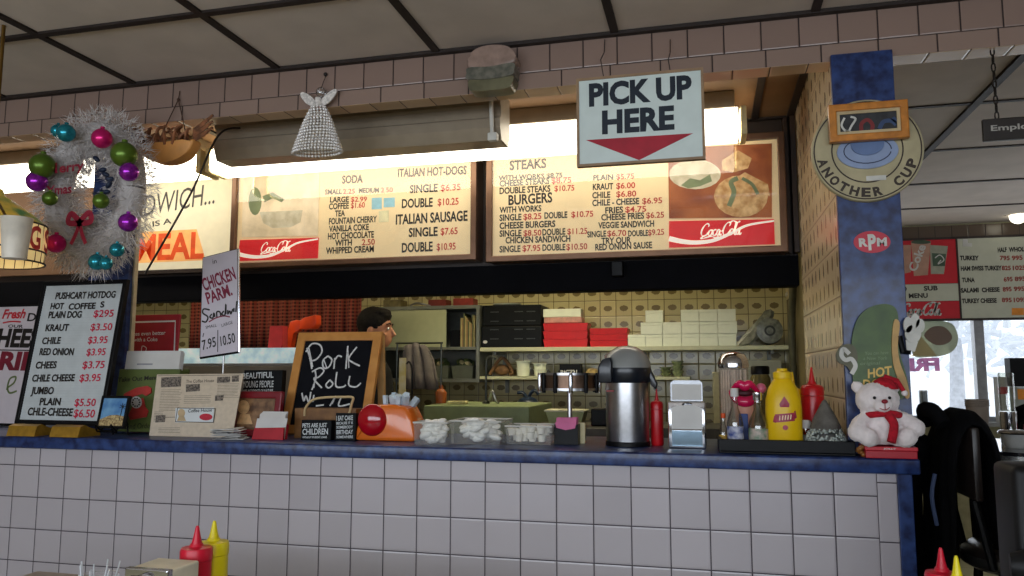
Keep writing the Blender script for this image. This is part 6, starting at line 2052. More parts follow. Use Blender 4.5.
# back worktop, sink with faucet
b = B(); box(b, 0.95, 2.97, 2.46, 3.09, 0.0, 0.915, 0.003); box(b, -1.9, 0.9495, 2.5, 3.09, 0.0, 0.915, 0.003)
tag(obj('back_worktop', b, pm('dull_stainless', (136, 130, 122)),), 'low stainless worktop along the tiled kitchen wall', 'worktop')
b = B(); box(b, 0.98, 1.56, 1.60, 2.2, 0.0, 1.072, 0.005); tag(obj('green_counter_unit', b, pm('sage_green_enamel', (136, 150, 110), 0.4, var=0.08)), 'sage green enamel unit standing behind the tubs', 'unit')
c, mp = spot(486, 1.9, 1.073)
t = thing('faucet', 'dark gooseneck faucet rising behind the tubs', 'faucet', c)
hh = atY(488, 357, 1.9).z - 1.073
b = B(); tube(b, cat([(0, 0, 0), (0, 0, hh * 0.8), (0.008, 0, hh * 0.97), (0.03, 0, hh), (0.055, 0, hh * 0.96)], 5), 0.007, 8); lathe(b, [(0.022, 0), (0.02, 0.012), (0.012, 0.018)], seg=14); obj('spout', b, pm('dark_steel', (66, 68, 62), 0.3, metal=0.8), t, smooth=60)
b = B(); tube(b, cat([(0.015, 0, 0.02), (0.04, -0.01, 0.07), (0.06, -0.01, 0.02), (0.075, 0, 0.004)], 4), 0.009, 8); obj('lever', b, m_steel, t, smooth=60)
c, mp = spot(455, 1.75, 1.073)
b = B(); box(b, -0.05, 0.06, 0, 0.05, 0, 0.018, 0.004); o = obj('sponge', b, pm('cream_sponge', (196, 186, 140), 0.9, var=0.2, scale=80)); o.location = c; tag(o, 'cream sponge on the sage green unit', 'sponge')
c, mp = spot(441, 1.9, 1.073)
b = B(); lathe(b, [(0.03, 0), (0.032, 0.06), (0.022, 0.075), (0.012, 0.08), (0.012, 0.1)], seg=16); o = obj('orange_bottle', b, pm('dull_orange', (150, 78, 30), 0.4), smooth=50); o.location = c; tag(o, 'dull orange bottle on the sage green unit', 'bottle')
# white lidded tub, dark bag, black bin further right
b = B(); box(b, 1.60, 2.15, 1.35, 1.75, 0.0, 0.985, 0.004); tag(obj('side_unit', b, pm('dark_side_unit', (60, 58, 54), 0.5, var=0.2)), 'dark low unit behind the ticket wheel carrying the white lidded tub', 'unit')
c, mp = spot(565, 1.45, 0.986)
t = thing('lidded_tub', 'pale green food tub with white lid behind the ticket wheel pole', 'tub', c)
h_ = atY(565, 410, 1.45).z - 0.986
b = B(); va = [b.verts.new(p) for p in ((-.075, 0, 0), (.075, 0, 0), (.075, .12, 0), (-.075, .12, 0))]; vb = [b.verts.new(p) for p in ((-.095, -.01, h_ * .86), (.095, -.01, h_ * .86), (.095, .13, h_ * .86), (-.095, .13, h_ * .86))]
for q in range(4):
    j = (q + 1) % 4
    b.faces.new((va[q], va[j], vb[j], vb[q]))
b.faces.new(va); b.faces.new(vb[::-1]); obj('tub', b, pm('sage_tub', (158, 166, 118), 0.5, var=0.08), t)
b = B(); box(b, -0.102, 0.102, -0.018, 0.138, h_ * .865, h_, 0.005); obj('lid', b, pm('lid_white', (206, 206, 176), 0.5), t)
c, mp = spot(528, 2.55, 0.9156)
b = B(); ball(b, (0, 0, 0.09), 0.09, 1, 0.8, 1.0, 14, 10); tube(b, cat([(0, 0, 0.15), (0.02, 0, 0.2), (0.05, 0, 0.215), (0.07, 0, 0.19)], 4), 0.012, 6); tube(b, cat([(0, 0, 0.15), (-0.03, 0, 0.2), (-0.07, 0, 0.2)], 4), 0.012, 6)
o = obj('blue_bag', b, pm('dark_blue_film', (26, 36, 54), 0.3, col2=(50, 66, 90), scale=30, bump=0.5), smooth=60); o.location = c; tag(o, 'dark blue knotted plastic bag on the back worktop', 'bag')
c, mp = spot(597, 1.5, 0.986)
b = B(); box(b, -0.03, 0.055, 0, 0.1, 0, atY(597, 409, 1.5).z - 0.986, 0.006); o = obj('black_bin', b, m_black); o.location = c; tag(o, 'black square bin between the white lidded tub and the airpot', 'bin')
# bottles and jars near the partition
b = B(); box(b, 2.20, 2.83, 1.25, 1.65, 0.0, 1.0, 0.004); tag(obj('end_unit', b, pm('dark_side_unit', (60, 58, 54))), 'dark low unit against the patterned partition wall', 'unit')
c, mp = spot(762, 1.35, 1.0)
t = thing('glass_jar', 'glass jar with black lid behind the pink lips', 'jar', c)
h_ = atY(762, 366, 1.35).z - 1.0
b = B(); lathe(b, [(0.04, 0), (0.044, 0.006), (0.044, h_ * 0.8), (0.036, h_ * 0.86)], seg=22); obj('glass', b, pm('amber_jar', (110, 100, 60), 0.15, var=0.3, scale=20), t, smooth=50)
b = B(); lathe(b, [(0.041, h_ * 0.862), (0.041, h_ * 0.98), (0.036, h_)], seg=22); obj('lid', b, m_black, t, smooth=50)
c, mp = spot(763, 2.6, 0.9156)
b = B(); box(b, -0.11, 0.12, 0, 0.2, 0, atY(763, 360, 2.6).z - 0.9156, 0.004); o = obj('pale_appliance', b, pm('pale_grey_enamel', (150, 150, 130), 0.4, var=0.06)); o.location = c; tag(o, 'pale grey boxy appliance on the back worktop near the partition', 'appliance')
c, mp = spot(717, 2.3, 0.0)
t = thing('white_post', 'narrow cream post standing behind the straw dispenser', 'post', (atY(717, 400, 2.3).x, 2.3, 0.0006))
b = B(); box(b, -0.02, 0.02, 0, 0.03, 0, atY(717, 372, 2.3).z, 0.003); obj('upright', b, pm('cream_post_paint', (170, 160, 120), 0.5), t)
b = B(); box(b, -0.06, 0.06, -0.04, 0.07, 0, 0.012, 0.003); obj('foot_plate', b, m_greysteel, t)
# light switch and pipe on the side wall
q = atX(788, 290, 2.985)
t = thing('light_switch', 'cream double light switch plate on the kitchen side wall', 'light switch', q)
b = B(); box(b, -0.007, -0.0005, -0.075, 0.075, -0.06, 0.06, 0.002); obj('plate', b, m_ivory, t)
for s in (-1, 1):
    b = B(); box(b, -0.014, -0.0075, -0.045, 0.045, s * 0.028 - 0.012, s * 0.028 + 0.012, 0.002); obj('rocker', b, m_card, t)
q = atX(797, 330, 2.985)
b = B(); tube(b, [(2.955, q.y, 0.1), (2.955, q.y, 1.5), (2.955, q.y - 0.06, 1.62), (2.955, q.y - 0.3, 1.9), (2.955, q.y - 0.3, 2.34)], 0.022, 10)
tag(obj('wall_pipe', b, pm('grey_green_pipe', (92, 90, 70), 0.5, var=0.15), smooth=60), 'grey painted pipe running up the kitchen side wall', 'pipe')
b = B(); box(b, 0.0, 0.05, 0.0, 0.06, -0.065, 0.0, 0.004); o = obj('sensor_box', b, m_black); o.location = (2.06, 1.038, 1.735); tag(o, 'small black sensor box under the steaks menu board', 'sensor')

# yellow tape dispenser pole and black hook by the packets
c, mp = spot(402, 1.25, 0.0)
t = thing('ruler_stand', 'yellow and white upright ruler stand behind the orange container', 'stand', (atY(402, 380, 1.25).x, 1.25, 0.0006))
zt = atY(402, 358, 1.25).z
b = B(); box(b, -0.017, 0.017, 0, 0.012, 0, zt, 0.002); obj('ruler', b, pm('yellow_ruler', (196, 176, 96), 0.5, col2=(206, 200, 170), scale=14), t)
b = B(); box(b, -0.1, 0.1, -0.08, 0.09, 0.0, 0.02, 0.004); obj('foot_plate', b, m_greysteel, t)
b = B(); tube(b, cat([(0.02, 0.006, zt - 0.03), (0.035, 0.006, zt - 0.02), (0.05, 0.006, zt - 0.06), (0.052, 0.006, zt - 0.16), (0.05, 0.006, zt - 0.22)], 5), 0.005, 8); obj('hook', b, m_black, t, smooth=60)

# ------------------------------------------------------------------ the cook
c = atY(379, 330, 1.97)
HX, HY, HZ = c.x, c.y, 1.512
t = thing('person', 'person with short dark hair and black shirt working behind the chalkboard, seen in profile', 'person', (HX - 0.02, HY, 0.0006), (0, 0, PI / 2 + 0.12))
# local frame: the cook faces local -y, which is the +x of the room
m_skin = pm('skin', (176, 120, 92), 0.5, var=0.06, scale=14)
hz = HZ
b = B()
ball(b, (0, 0.006, hz + 0.018), 0.092, 0.83, 1.06, 1.06, 22, 16)                     # skull
ball(b, (0, -0.035, hz - 0.05), 0.066, 0.86, 0.92, 1.1, 18, 14)                     # face
ball(b, (0, -0.062, hz - 0.094), 0.026, 1.1, 0.9, 0.8)                         # chin
tube(b, [(0, -0.088, hz + 0.006), (0, -0.104, hz - 0.022), (0, -0.116, hz - 0.040), (0, -0.098, hz - 0.050)], [0.009, 0.011, 0.014, 0.010], 10)   # nose
ball(b, (0, -0.09, hz - 0.072), 0.017, 1.3, 0.6, 0.42); ball(b, (0, -0.087, hz - 0.084), 0.017, 1.2, 0.6, 0.45)                    # lips
ball(b, (0, -0.082, hz + 0.022), 0.03, 1.7, 0.5, 0.35)                            # brow
for s in (-1, 1):
    ball(b, (s * 0.078, 0.012, hz - 0.024), 0.03, 0.32, 0.62, 1.05, rot=(0.15, 0, 0))      # ears
    ball(b, (s * 0.045, -0.064, hz - 0.042), 0.026, 1, 0.7, 0.8)                       # cheeks
tube(b, [(0, 0.024, hz - 0.06), (0, 0.034, hz - 0.13), (0, 0.036, hz - 0.19)], [0.056, 0.054, 0.066], 16)   # neck
tube(b, [(0, 0.036, hz - 0.18), (0, 0.04, hz - 0.26), (0, 0.03, hz - 0.42), (0, 0.03, hz - 0.58), (0, 0.03, hz - 0.70)], [0.07, 0.125, 0.135, 0.125, 0.13], 20)
ball(b, (0, 0.035, hz - 0.26), 0.13, 1.35, 0.8, 0.6)
for s in (-1, 1):
    sh = (s * 0.185, 0.04, hz - 0.245); el = (s * 0.215, 0.01, hz - 0.52); wr = (s * 0.12, -0.22, hz - 0.57)
    tube(b, [(s * 0.1, 0.04, hz - 0.235), sh, ((sh[0] + el[0]) / 2, 0.03, hz - 0.39), el, ((el[0] + wr[0]) / 2, -0.11, hz - 0.55), wr], [0.06, 0.056, 0.047, 0.039, 0.036, 0.026], 14)
    pm_ = (s * 0.10, -0.275, hz - 0.58)
    tube(b, [wr, ((wr[0] + pm_[0]) / 2, -0.25, hz - 0.575), pm_, (s * 0.095, -0.305, hz - 0.585)], [0.026, 0.034, 0.036, 0.03], 12)
    for f, (dx, L) in enumerate(((-0.03, 0.058), (-0.010, 0.072), (0.010, 0.068), (0.029, 0.052))):
        x = s * 0.095 + dx
        tube(b, [(x, -0.30, hz - 0.583), (x * 0.99, -0.30 - L * 0.5, hz - 0.59), (x * 0.98, -0.30 - L * 0.85, hz - 0.61), (x * 0.97, -0.30 - L, hz - 0.628)], [0.0105, 0.0095, 0.009, 0.0075], 8)
    tube(b, [(s * 0.075, -0.255, hz - 0.575), (s * 0.048, -0.285, hz - 0.59), (s * 0.04, -0.315, hz - 0.60)], [0.013, 0.011, 0.008], 8)
    hp = (s * 0.085, 0.03, hz - 0.72)
    tube(b, [hp, (s * 0.095, 0.02, hz - 1.05), (s * 0.1, 0.04, hz - 1.40), (s * 0.1, 0.04, 0.05)], [0.095, 0.062, 0.044, 0.036], 14)
    tube(b, [(s * 0.1, 0.06, 0.04), (s * 0.105, -0.06, 0.032), (s * 0.11, -0.14, 0.026)], [0.04, 0.038, 0.028], 12)
fuse('body', b, m_skin, t, 0.007, 4)
m_shirt = pm('black_shirt', (20, 20, 22), 0.9, var=0.2, scale=12)
b = B()
tube(b, [(0, 0.036, hz - 0.165), (0, 0.04, hz - 0.26), (0, 0.03, hz - 0.42), (0, 0.03, hz - 0.60), (0, 0.03, hz - 0.76)], [0.078, 0.137, 0.148, 0.142, 0.152], 20)
ball(b, (0, 0.035, hz - 0.26), 0.143, 1.36, 0.82, 0.62)
for s in (-1, 1):
    sh = (s * 0.185, 0.04, hz - 0.245); el = (s * 0.213, 0.012, hz - 0.50)
    tube(b, [(s * 0.1, 0.04, hz - 0.235), sh, ((sh[0] + el[0]) / 2, 0.03, hz - 0.39), el], [0.073, 0.07, 0.064, 0.058], 14)
fuse('shirt', b, m_shirt, t, 0.009, 4)
b = B()
for s in (-1, 1):
    tube(b, [(s * 0.075, 0.03, hz - 0.70), (s * 0.09, 0.02, hz - 1.05), (s * 0.1, 0.04, hz - 1.40), (s * 0.1, 0.045, 0.08)], [0.125, 0.083, 0.068, 0.062], 14)
fuse('trousers', b, pm('dark_trousers', (30, 32, 40), 0.9, var=0.2), t, 0.01, 4)
b = B()
for s in (-1, 1):
    tube(b, [(s * 0.1, 0.075, 0.045), (s * 0.105, -0.06, 0.04), (s * 0.11, -0.155, 0.034)], [0.046, 0.046, 0.035], 12)
    obj('shoe', b, m_black, t, smooth=60)
    b = B()
b.free()
b = B()
ball(b, (0, 0.016, hz + 0.034), 0.098, 0.87, 1.05, 1.0, 24, 16)
ball(b, (0, -0.055, hz + 0.072), 0.045, 1.3, 0.9, 0.62); ball(b, (0, -0.02, hz + 0.092), 0.06, 1.2, 1.2, 0.5)
ball(b, (0, 0.06, hz - 0.03), 0.06, 1.15, 0.8, 1.0)
ball(b, (0, -0.125, hz - 0.012), 0.001)
o = fuse('hair', b, pm('dark_hair', (18, 14, 12), 0.7, var=0.4, scale=80, spec=0.2), t, 0.007, 3, 0.006, 0.012)
b = B()
for s in (-1, 1):
    ball(b, (s * 0.033, -0.087, hz - 0.006), 0.011, 1.3, 0.7, 0.8, u=12, v=8)
obj('eyes', b, m_card, t, smooth=60)
b = B()
for s in (-1, 1):
    ball(b, (s * 0.033, -0.0938, hz - 0.006), 0.0048, 1, 0.6, 1, u=10, v=8)
    tube(b, cat([(s * 0.016, -0.097, hz + 0.020), (s * 0.036, -0.096, hz + 0.026), (s * 0.056, -0.083, hz + 0.019)], 4), 0.0035, 6)
obj('irises_and_brows', b, pm('dark_hair', (30, 22, 18)), t, smooth=60)

# ------------------------------------------------------------------ far dining room
# sub menu board
P = Plane(Vector((atY(898, 320, 3.88).x, 3.88, atY(960, 320.5, 3.88).z)))
t = P.thing('sub_menu_board', 'cold sub menu board with red soda panel above the bright windows', 'menu board')
x1 = 1.22; H = P.uv(960, 236.5)[1]
xs = P.uv(959, 280)[0]
b = B(); box(b, 0, x1, 0.012, 0.0485, 0, H, 0.003); obj('cabinet', b, m_dark, t)
b = B(); frame(b, 0, x1, 0, H, 0.016, -0.002, 0.013); box(b, xs - 0.006, xs + 0.006, 0.0, 0.012, 0.016, H - 0.016); obj('frame', b, m_dark, t)
b = B(); box(b, xs + 0.0065, x1 - 0.0165, 0.004, 0.0118, 0.0165, H - 0.0165); obj('price_panel', b, pm('grey_cream_panel', (168, 168, 150), 0.5, var=0.03, emit=0.12), t)
za = P.uv(930, 284)[1]; zb = P.uv(930, 301)[1]
m_sred = pm('sub_board_red', (176, 22, 34), 0.45, var=0.04, emit=0.10)
b = B(); box(b, 0.0165, xs - 0.0065, 0.004, 0.0118, za + 0.003, H - 0.0165); box(b, 0.0165, xs - 0.0065, 0.004, 0.0118, 0.0165, zb - 0.003); obj('red_panel', b, m_sred, t)
b = B(); box(b, 0.0165, xs - 0.0065, 0.004, 0.0118, zb, za); obj('title_strip', b, pm('grey_cream_panel', (168, 168, 150)), t)
m_bg = pm('print_beige', (170, 130, 110), 0.5, var=0.1, emit=0.06)
b = B()
for pts in ([(901, 245), (911, 245), (911, 272), (903, 274)], [(911, 241), (931, 241), (928, 275), (914, 276)]):
    prism(b, P.poly(pts), 0.0022, 0.0036)
o = obj('drink_print', b, m_bg, t)
b = B(); prism(b, P.poly([(930, 245), (948, 246), (944, 274), (931, 274)]), 0.0022, 0.0036); obj('cup_print', b, pm('cup_grey', (150, 150, 132), 0.5, emit=0.06), t)
b = B(); prism(b, P.poly([(932, 253), (946, 254), (945, 266), (933, 266)]), 0.0008, 0.002); prism(b, pell(P, 921, 242, 10, 2.0), 0.0008, 0.002); obj('cup_band', b, pm('cup_band_green', (70, 90, 70), 0.5), t)
b = B(); ribbon(b, cat([P.uv(935, 258), P.uv(940, 255), P.uv(944, 260), P.uv(938, 264), P.uv(941, 260)], 4), 0.008, 0.0002); P.text(b, 'Coke', (916, 272), (926, 246), 8, 0.0012, 0.03); obj('cup_lettering', b, m_card, t)
b = B(); P.text(b, 'COLD', (889, 291), (907, 291), 4.6, 0.003, 0.04); P.text(b, 'SUB', (924, 290.5), (938, 290), 4.6, 0.003, 0.04); P.text(b, 'MENU', (909, 298), (928, 297.5), 4.6, 0.003, 0.04)
for s, p0, p1 in (('TURKEY', (960, 260), (979, 260)), ('HAM SWISS TURKEY', (961, 270.5), (1002, 270)), ('TUNA', (962, 282), (975, 282)), ('SALAMI', (961, 292.5), (979, 292)), ('CHEESE', (982, 292), (1000, 291.5)), ('TURKEY CHEESE', (962, 303), (997, 302.5)), ('HALF', (998, 252), (1007, 251.6)), ('WHOLE', (1009, 251.6), (1027, 251))):
    P.text(b, s, p0, p1, 4.4, 0.003, 0.05)
obj('lettering', b, m_ink, t)
b = B()
for s, p0, p1 in (('795', (1000, 260), (1010, 260)), ('995', (1012, 260), (1023, 259.6)), ('825', (1002, 270), (1011, 270)), ('1025', (1013, 270), (1026, 269.6)), ('695', (1004, 281.5), (1013, 281)), ('895', (1015, 281), (1026, 280.6)), ('895', (1003, 291.5), (1012, 291)), ('995', (1014, 291), (1025, 290.6)), ('895', (1002, 302), (1012, 302)), ('1095', (1014, 302), (1027, 301.6))):
    P.text(b, s, p0, p1, 4.4, 0.003, 0.04)
obj('lettering', b, pm('dull_red_letters', (150, 60, 50), 0.5), t, label='dull red price lettering')
b = B(); wordmark(b, P.uv(901, 315), P.uv(941, 315), 0.085, 0.002, 0.13); obj('wordmark', b, m_card, t)
b = B(); prism(b, P.poly([(963, 246.5), (972, 246.5), (972, 243), (968, 243), (968, 239), (963, 239)]), 0.002, 0.0036); obj('white_tag', b, m_card, t)
b = B(); prism(b, P.poly([(1012, 315), (1024, 315), (1024, 308), (1012, 308)]), 0.002, 0.0036); obj('orange_tag', b, pm('tag_orange', (226, 140, 40), 0.5), t)

# window stickers
P = Plane(atY(930, 350, 3.94))
t = P.thing('food_sticker', 'cut-out food photograph stuck on the far window', 'window sticker')
b = B(); prism(b, [tuple(p) for p in cat(P.poly([(918, 322), (948, 322), (957, 332), (957, 345), (948, 354), (930, 357), (914, 356), (912, 340)]), 4, True)], -0.001, 0.001); o = obj('plate_print', b, film_mat('sticker_cream', (206, 210, 190), 0.55), t)
b = B(); prism(b, [tuple(p) for p in cat(P.poly([(924, 336), (932, 327), (944, 327), (952, 336), (948, 343), (936, 345)]), 4, True)], -0.0022, -0.0012); obj('meat_print', b, film_mat('sticker_meat', (176, 152, 140), 0.5), o)
b = B(); prism(b, P.poly([(912, 356), (937, 356), (921, 336)]), -0.0022, -0.0012); obj('bread_print', b, film_mat('sticker_bread', (226, 212, 170), 0.5), o)
t = Plane(atY(905, 372, 3.935)); P = t
t = P.thing('window_lettering', 'pinkish mauve letters reading backwards on the far window', 'window lettering')
b = B(); P.text(b, 'FRI', (910, 370.5), (940, 370), 12, 0.0, 0.06, mirror=True); o = obj('letters', b, film_mat('mauve_letters', (214, 170, 200), 0.35), t)
md = o.modifiers.new('vinyl', 'SOLIDIFY'); md.thickness = 0.001

# window sill with its clutter
b = B(); box(b, 3.35, 6.25, 3.78, 3.949, 0.87, 0.90, 0.004); struct('trim_13', b, pm('sill_grey', (150, 150, 150), 0.5))
def sill(name, label, cat_, px0, px1, py0, build, Y=3.82):
    x0, x1, h = kbox(px0, px1, py0, Y, 0.901)
    t = thing(name, label, cat_, ((x0 + x1) / 2, Y, 0.9012))
    build(t, (x1 - x0) / 2, h)
def sb1(t, w2, h):
    b = B(); box(b, -w2, w2, 0, 0.08, 0, h, 0.003); obj('carton', b, m_card, t)
    b = B(); box(b, -w2 * .98, w2 * .98, -0.002, -0.0004, h * 0.62, h * 0.78); obj('red_label', b, pm('decal_red', (190, 22, 50)), t)
sill('white_carton', 'white carton with red label on the far window sill', 'carton', 1000, 1010, 377, sb1)
def sb2(t, w2, h):
    b = B(); lathe(b, [(w2 * .9, 0), (w2, 0.01), (w2, h * 0.55)], seg=20); obj('pot', b, pm('clear_grey_pot', (170, 176, 176), 0.3), t, smooth=50)
    b = B(); box(b, -w2 * 1.1, w2 * 1.1, -w2, w2, h * 0.555, h, 0.006); obj('black_top', b, m_black, t)
    b = B(); box(b, -w2 * .5, w2 * .9, -w2 * 1.05, -w2 * 1.005, h * .36, h * .52); obj('orange_label', b, pm('tag_orange', (226, 140, 40)), t)
sill('coffee_grinder', 'clear grey machine with black top on the far window sill', 'grinder', 1012, 1030, 358, sb2)
def sb3(t, w2, h):
    b = B(); lathe(b, [(w2, 0), (w2, h)], seg=16); obj('tin', b, pm('grey_tin', (110, 116, 120), 0.3, metal=0.5), t, smooth=50)
    b = B(); lathe(b, [(w2 * 1.05, h + .001), (w2 * 1.05, h + 0.012)], seg=16); obj('lid', b, m_alu, t)
sill('grey_tin', 'grey tin on the far window sill beside the bear', 'tin', 920.5, 929, 392, sb3)

# wall lamp with a glowing globe
c = atY(1018, 216, 3.7)
t = thing('wall_lamp', 'small glowing globe lamp on a dark bracket near the far ceiling', 'lamp', c)
b = B(); ball(b, (0, 0, 0), 0.055, u=18, v=12); obj('globe', b, pm('lit_globe', (255, 250, 226), 0.4, var=0.01, emit=3), t, smooth=60)
b = B(); tube(b, [(-0.02, 0, 0.05), (-0.06, 0, 0.075), (-0.08, 0, 0.11), (-0.08, 0, ZC - c.z - 0.001)], 0.008, 8); box(b, -0.15, 0.02, -0.03, 0.03, 0.07, 0.09, 0.004); obj('bracket', b, m_black, t)

# lunch counter with a ridged chrome edge
t = thing('lunch_counter', 'black topped lunch counter with ridged chrome edge in the next room', 'counter', (3.2, 0.66, 0))
def dshape(x0, x1, r, n=14):
    return [(x0 + r + r * math.cos(a), r * math.sin(a)) for a in [PI / 2 + PI * i / n for i in range(n + 1)]] + [(x1, -r), (x1, r)]
def slab(b, out, z0, z1):
    va = [b.verts.new((x, y, z0)) for x, y in out]; vb = [b.verts.new((x, y, z1)) for x, y in out]
    b.faces.new(va[::-1]); b.faces.new(vb)
    for i in range(len(out)):
        j = (i + 1) % len(out)
        b.faces.new((va[i], va[j], vb[j], vb[i]))
b = B(); slab(b, dshape(0.0, 1.6, 0.29), 0.992, 1.004); obj('top', b, pm('black_gloss_top', (22, 22, 26), 0.15, var=0.1, coat=0.4), t, smooth=40)
for q in range(3):
    b = B(); z = 0.925 + 0.0225 * q
    slab(b, dshape(-0.004 + (0 if q != 1 else 0.006), 1.6, 0.294 - (0 if q != 1 else 0.006)), z, z + 0.0215); obj('chrome_band', b, pm('satin_chrome', (190, 190, 186), 0.22, metal=0.9, var=0.05), t, smooth=40)
b = B(); slab(b, dshape(0.30, 1.6, 0.13), 0.0006, 0.9245); obj('base', b, pm('black_base', (20, 18, 18), 0.6), t, smooth=40)

ZL = 1.0046
def oncounter(px, py):
    p = atZ(px, py, ZL)
    return Vector((p.x, p.y, ZL)), (p - CAM).dot(FW) / FPX
c, mp = oncounter(967, 443)
c.x, c.y = 3.37, 0.66
mp = proj(c)[2] / FPX
t = thing('beige_cup_stack', 'tall tapered stack of beige paper cups on the lunch counter', 'cups', (3.345, 0.62, ZL))
b = B(); lathe(b, [(0.02, 0), (0.024, 0.01), (0.035, 0.13)], seg=18); obj('cups', b, pm('beige_paper', (130, 116, 102), 0.7, var=0.08), t, smooth=50)
b = B()
for q in range(4):
    lathe(b, [(0.0355, 0.131 + 0.006 * q), (0.037, 0.133 + 0.006 * q), (0.0365, 0.136 + 0.006 * q)], seg=18)
obj('rims', b, pm('beige_paper', (130, 116, 102)), t, smooth=50)
t = thing('tall_straw_jar', 'clear straw jar with chrome sleeve on the lunch counter', 'straw dispenser', (3.47, 0.72, ZL))
b = B(); lathe(b, [(0.026, 0), (0.027, 0.004), (0.027, 0.11)], seg=18); obj('chrome_sleeve', b, m_chrome, t, smooth=50)
b = B(); lathe(b, [(0.024, 0.1105), (0.024, 0.24), (0.022, 0.245)], seg=18, cap=False); obj('glass', b, m_bottle, t, smooth=50)
t = thing('white_bowl', 'milky plastic bowl with chrome lid on the lunch counter', 'bowl', (3.43, 0.55, ZL))
b = B(); lathe(b, [(0.028, 0), (0.034, 0.01), (0.038, 0.045)], seg=20); obj('bowl', b, pm('milky_plastic', (190, 190, 186), 0.4), t, smooth=50)
b = B(); lathe(b, [(0.048, 0.0455), (0.05, 0.05), (0.046, 0.056), (0.012, 0.06)], seg=20); obj('lid', b, m_chrome, t, smooth=50)
for x, y, r, h, mm, nm, lb, ct in ((3.535, 0.53, 0.014, 0.052, pm('lime_green', (110, 190, 30), 0.4), 'green_bottle', 'small lime green bottle on the lunch counter', 'bottle'), (3.585, 0.54, 0.02, 0.05, m_card, 'white_cup', 'white cup on the lunch counter past the lime green bottle', 'cup'), (3.64, 0.58, 0.02, 0.055, pm('grey_cup', (150, 150, 150), 0.4), 'grey_cup', 'grey cup at the edge of view on the lunch counter', 'cup')):
    t = thing(nm, lb, ct, (x, y, ZL))
    b = B(); lathe(b, [(r * 0.85, 0), (r, 0.004), (r, h * 0.75), (r * 0.8, h * 0.8)], seg=16); obj('body', b, mm, t, smooth=50)
    b = B(); lathe(b, [(r * 0.84, h * 0.805), (r * 0.84, h)], seg=16); obj('lid', b, mm if nm != 'green_bottle' else pm('dark_red_cap', (110, 20, 24), 0.4), t, smooth=50)
t = thing('menu_folder', 'dark red menu folder standing on the lunch counter', 'menu', (3.62, 0.72, ZL))
b = B(); box(b, -0.1, 0.12, 0, 0.004, 0, 0.066); obj('front_cover', b, pm('menu_maroon', (120, 26, 38), 0.5), t)
b = B(); box(b, -0.1, 0.12, 0.012, 0.016, 0, 0.066); box(b, -0.1, 0.12, 0.0042, 0.0118, 0.0, 0.003); obj('back_cover', b, pm('menu_maroon', (120, 26, 38)), t)

m_coat = pm('black_wool', (10, 10, 12), 0.95, var=0.3, scale=20, spec=0.1)


def chair(loc, rz, label):
    t = thing('bar_chair', label, 'chair', loc, (0, 0, rz), 'black bar chairs')
    b = B(); lathe(b, [(0.15, 0.70), (0.17, 0.712), (0.17, 0.745), (0.15, 0.762), (0.0, 0.765)], seg=28); obj('seat', b, pm('dark_vinyl', (34, 28, 26), 0.35), t, smooth=50)
    b = B(); lathe(b, [(0.173, 0.715), (0.176, 0.72), (0.176, 0.735), (0.173, 0.74)], seg=28, cap=False); obj('seat_band', b, pm('dull_chrome', (110, 108, 104), 0.3, metal=0.9), t, smooth=50)
    b = B(); box(b, -0.15, 0.15, 0.150, 0.172, 0.90, 1.10, 0.008); obj('backrest', b, pm('dark_vinyl', (34, 28, 26)), t, smooth=40)
    for s in (-1, 1):
        b = B(); tube(b, [(s * 0.12, 0.13, 0.72), (s * 0.12, 0.165, 0.90)], 0.011, 8); obj('back_post', b, m_black, t)
        for q in (-1, 1):
            b = B(); tube(b, [(s * 0.10, q * 0.10, 0.70), (s * 0.15, q * 0.15, 0.0)], 0.013, 8); obj('leg', b, m_black, t)
    b = B(); tube(b, [(0.14 * math.cos(a), 0.14 * math.sin(a), 0.25) for a in [2 * PI * i / 24 for i in range(25)]], 0.008, 6, cap=False); obj('foot_ring', b, m_black, t)
    return t


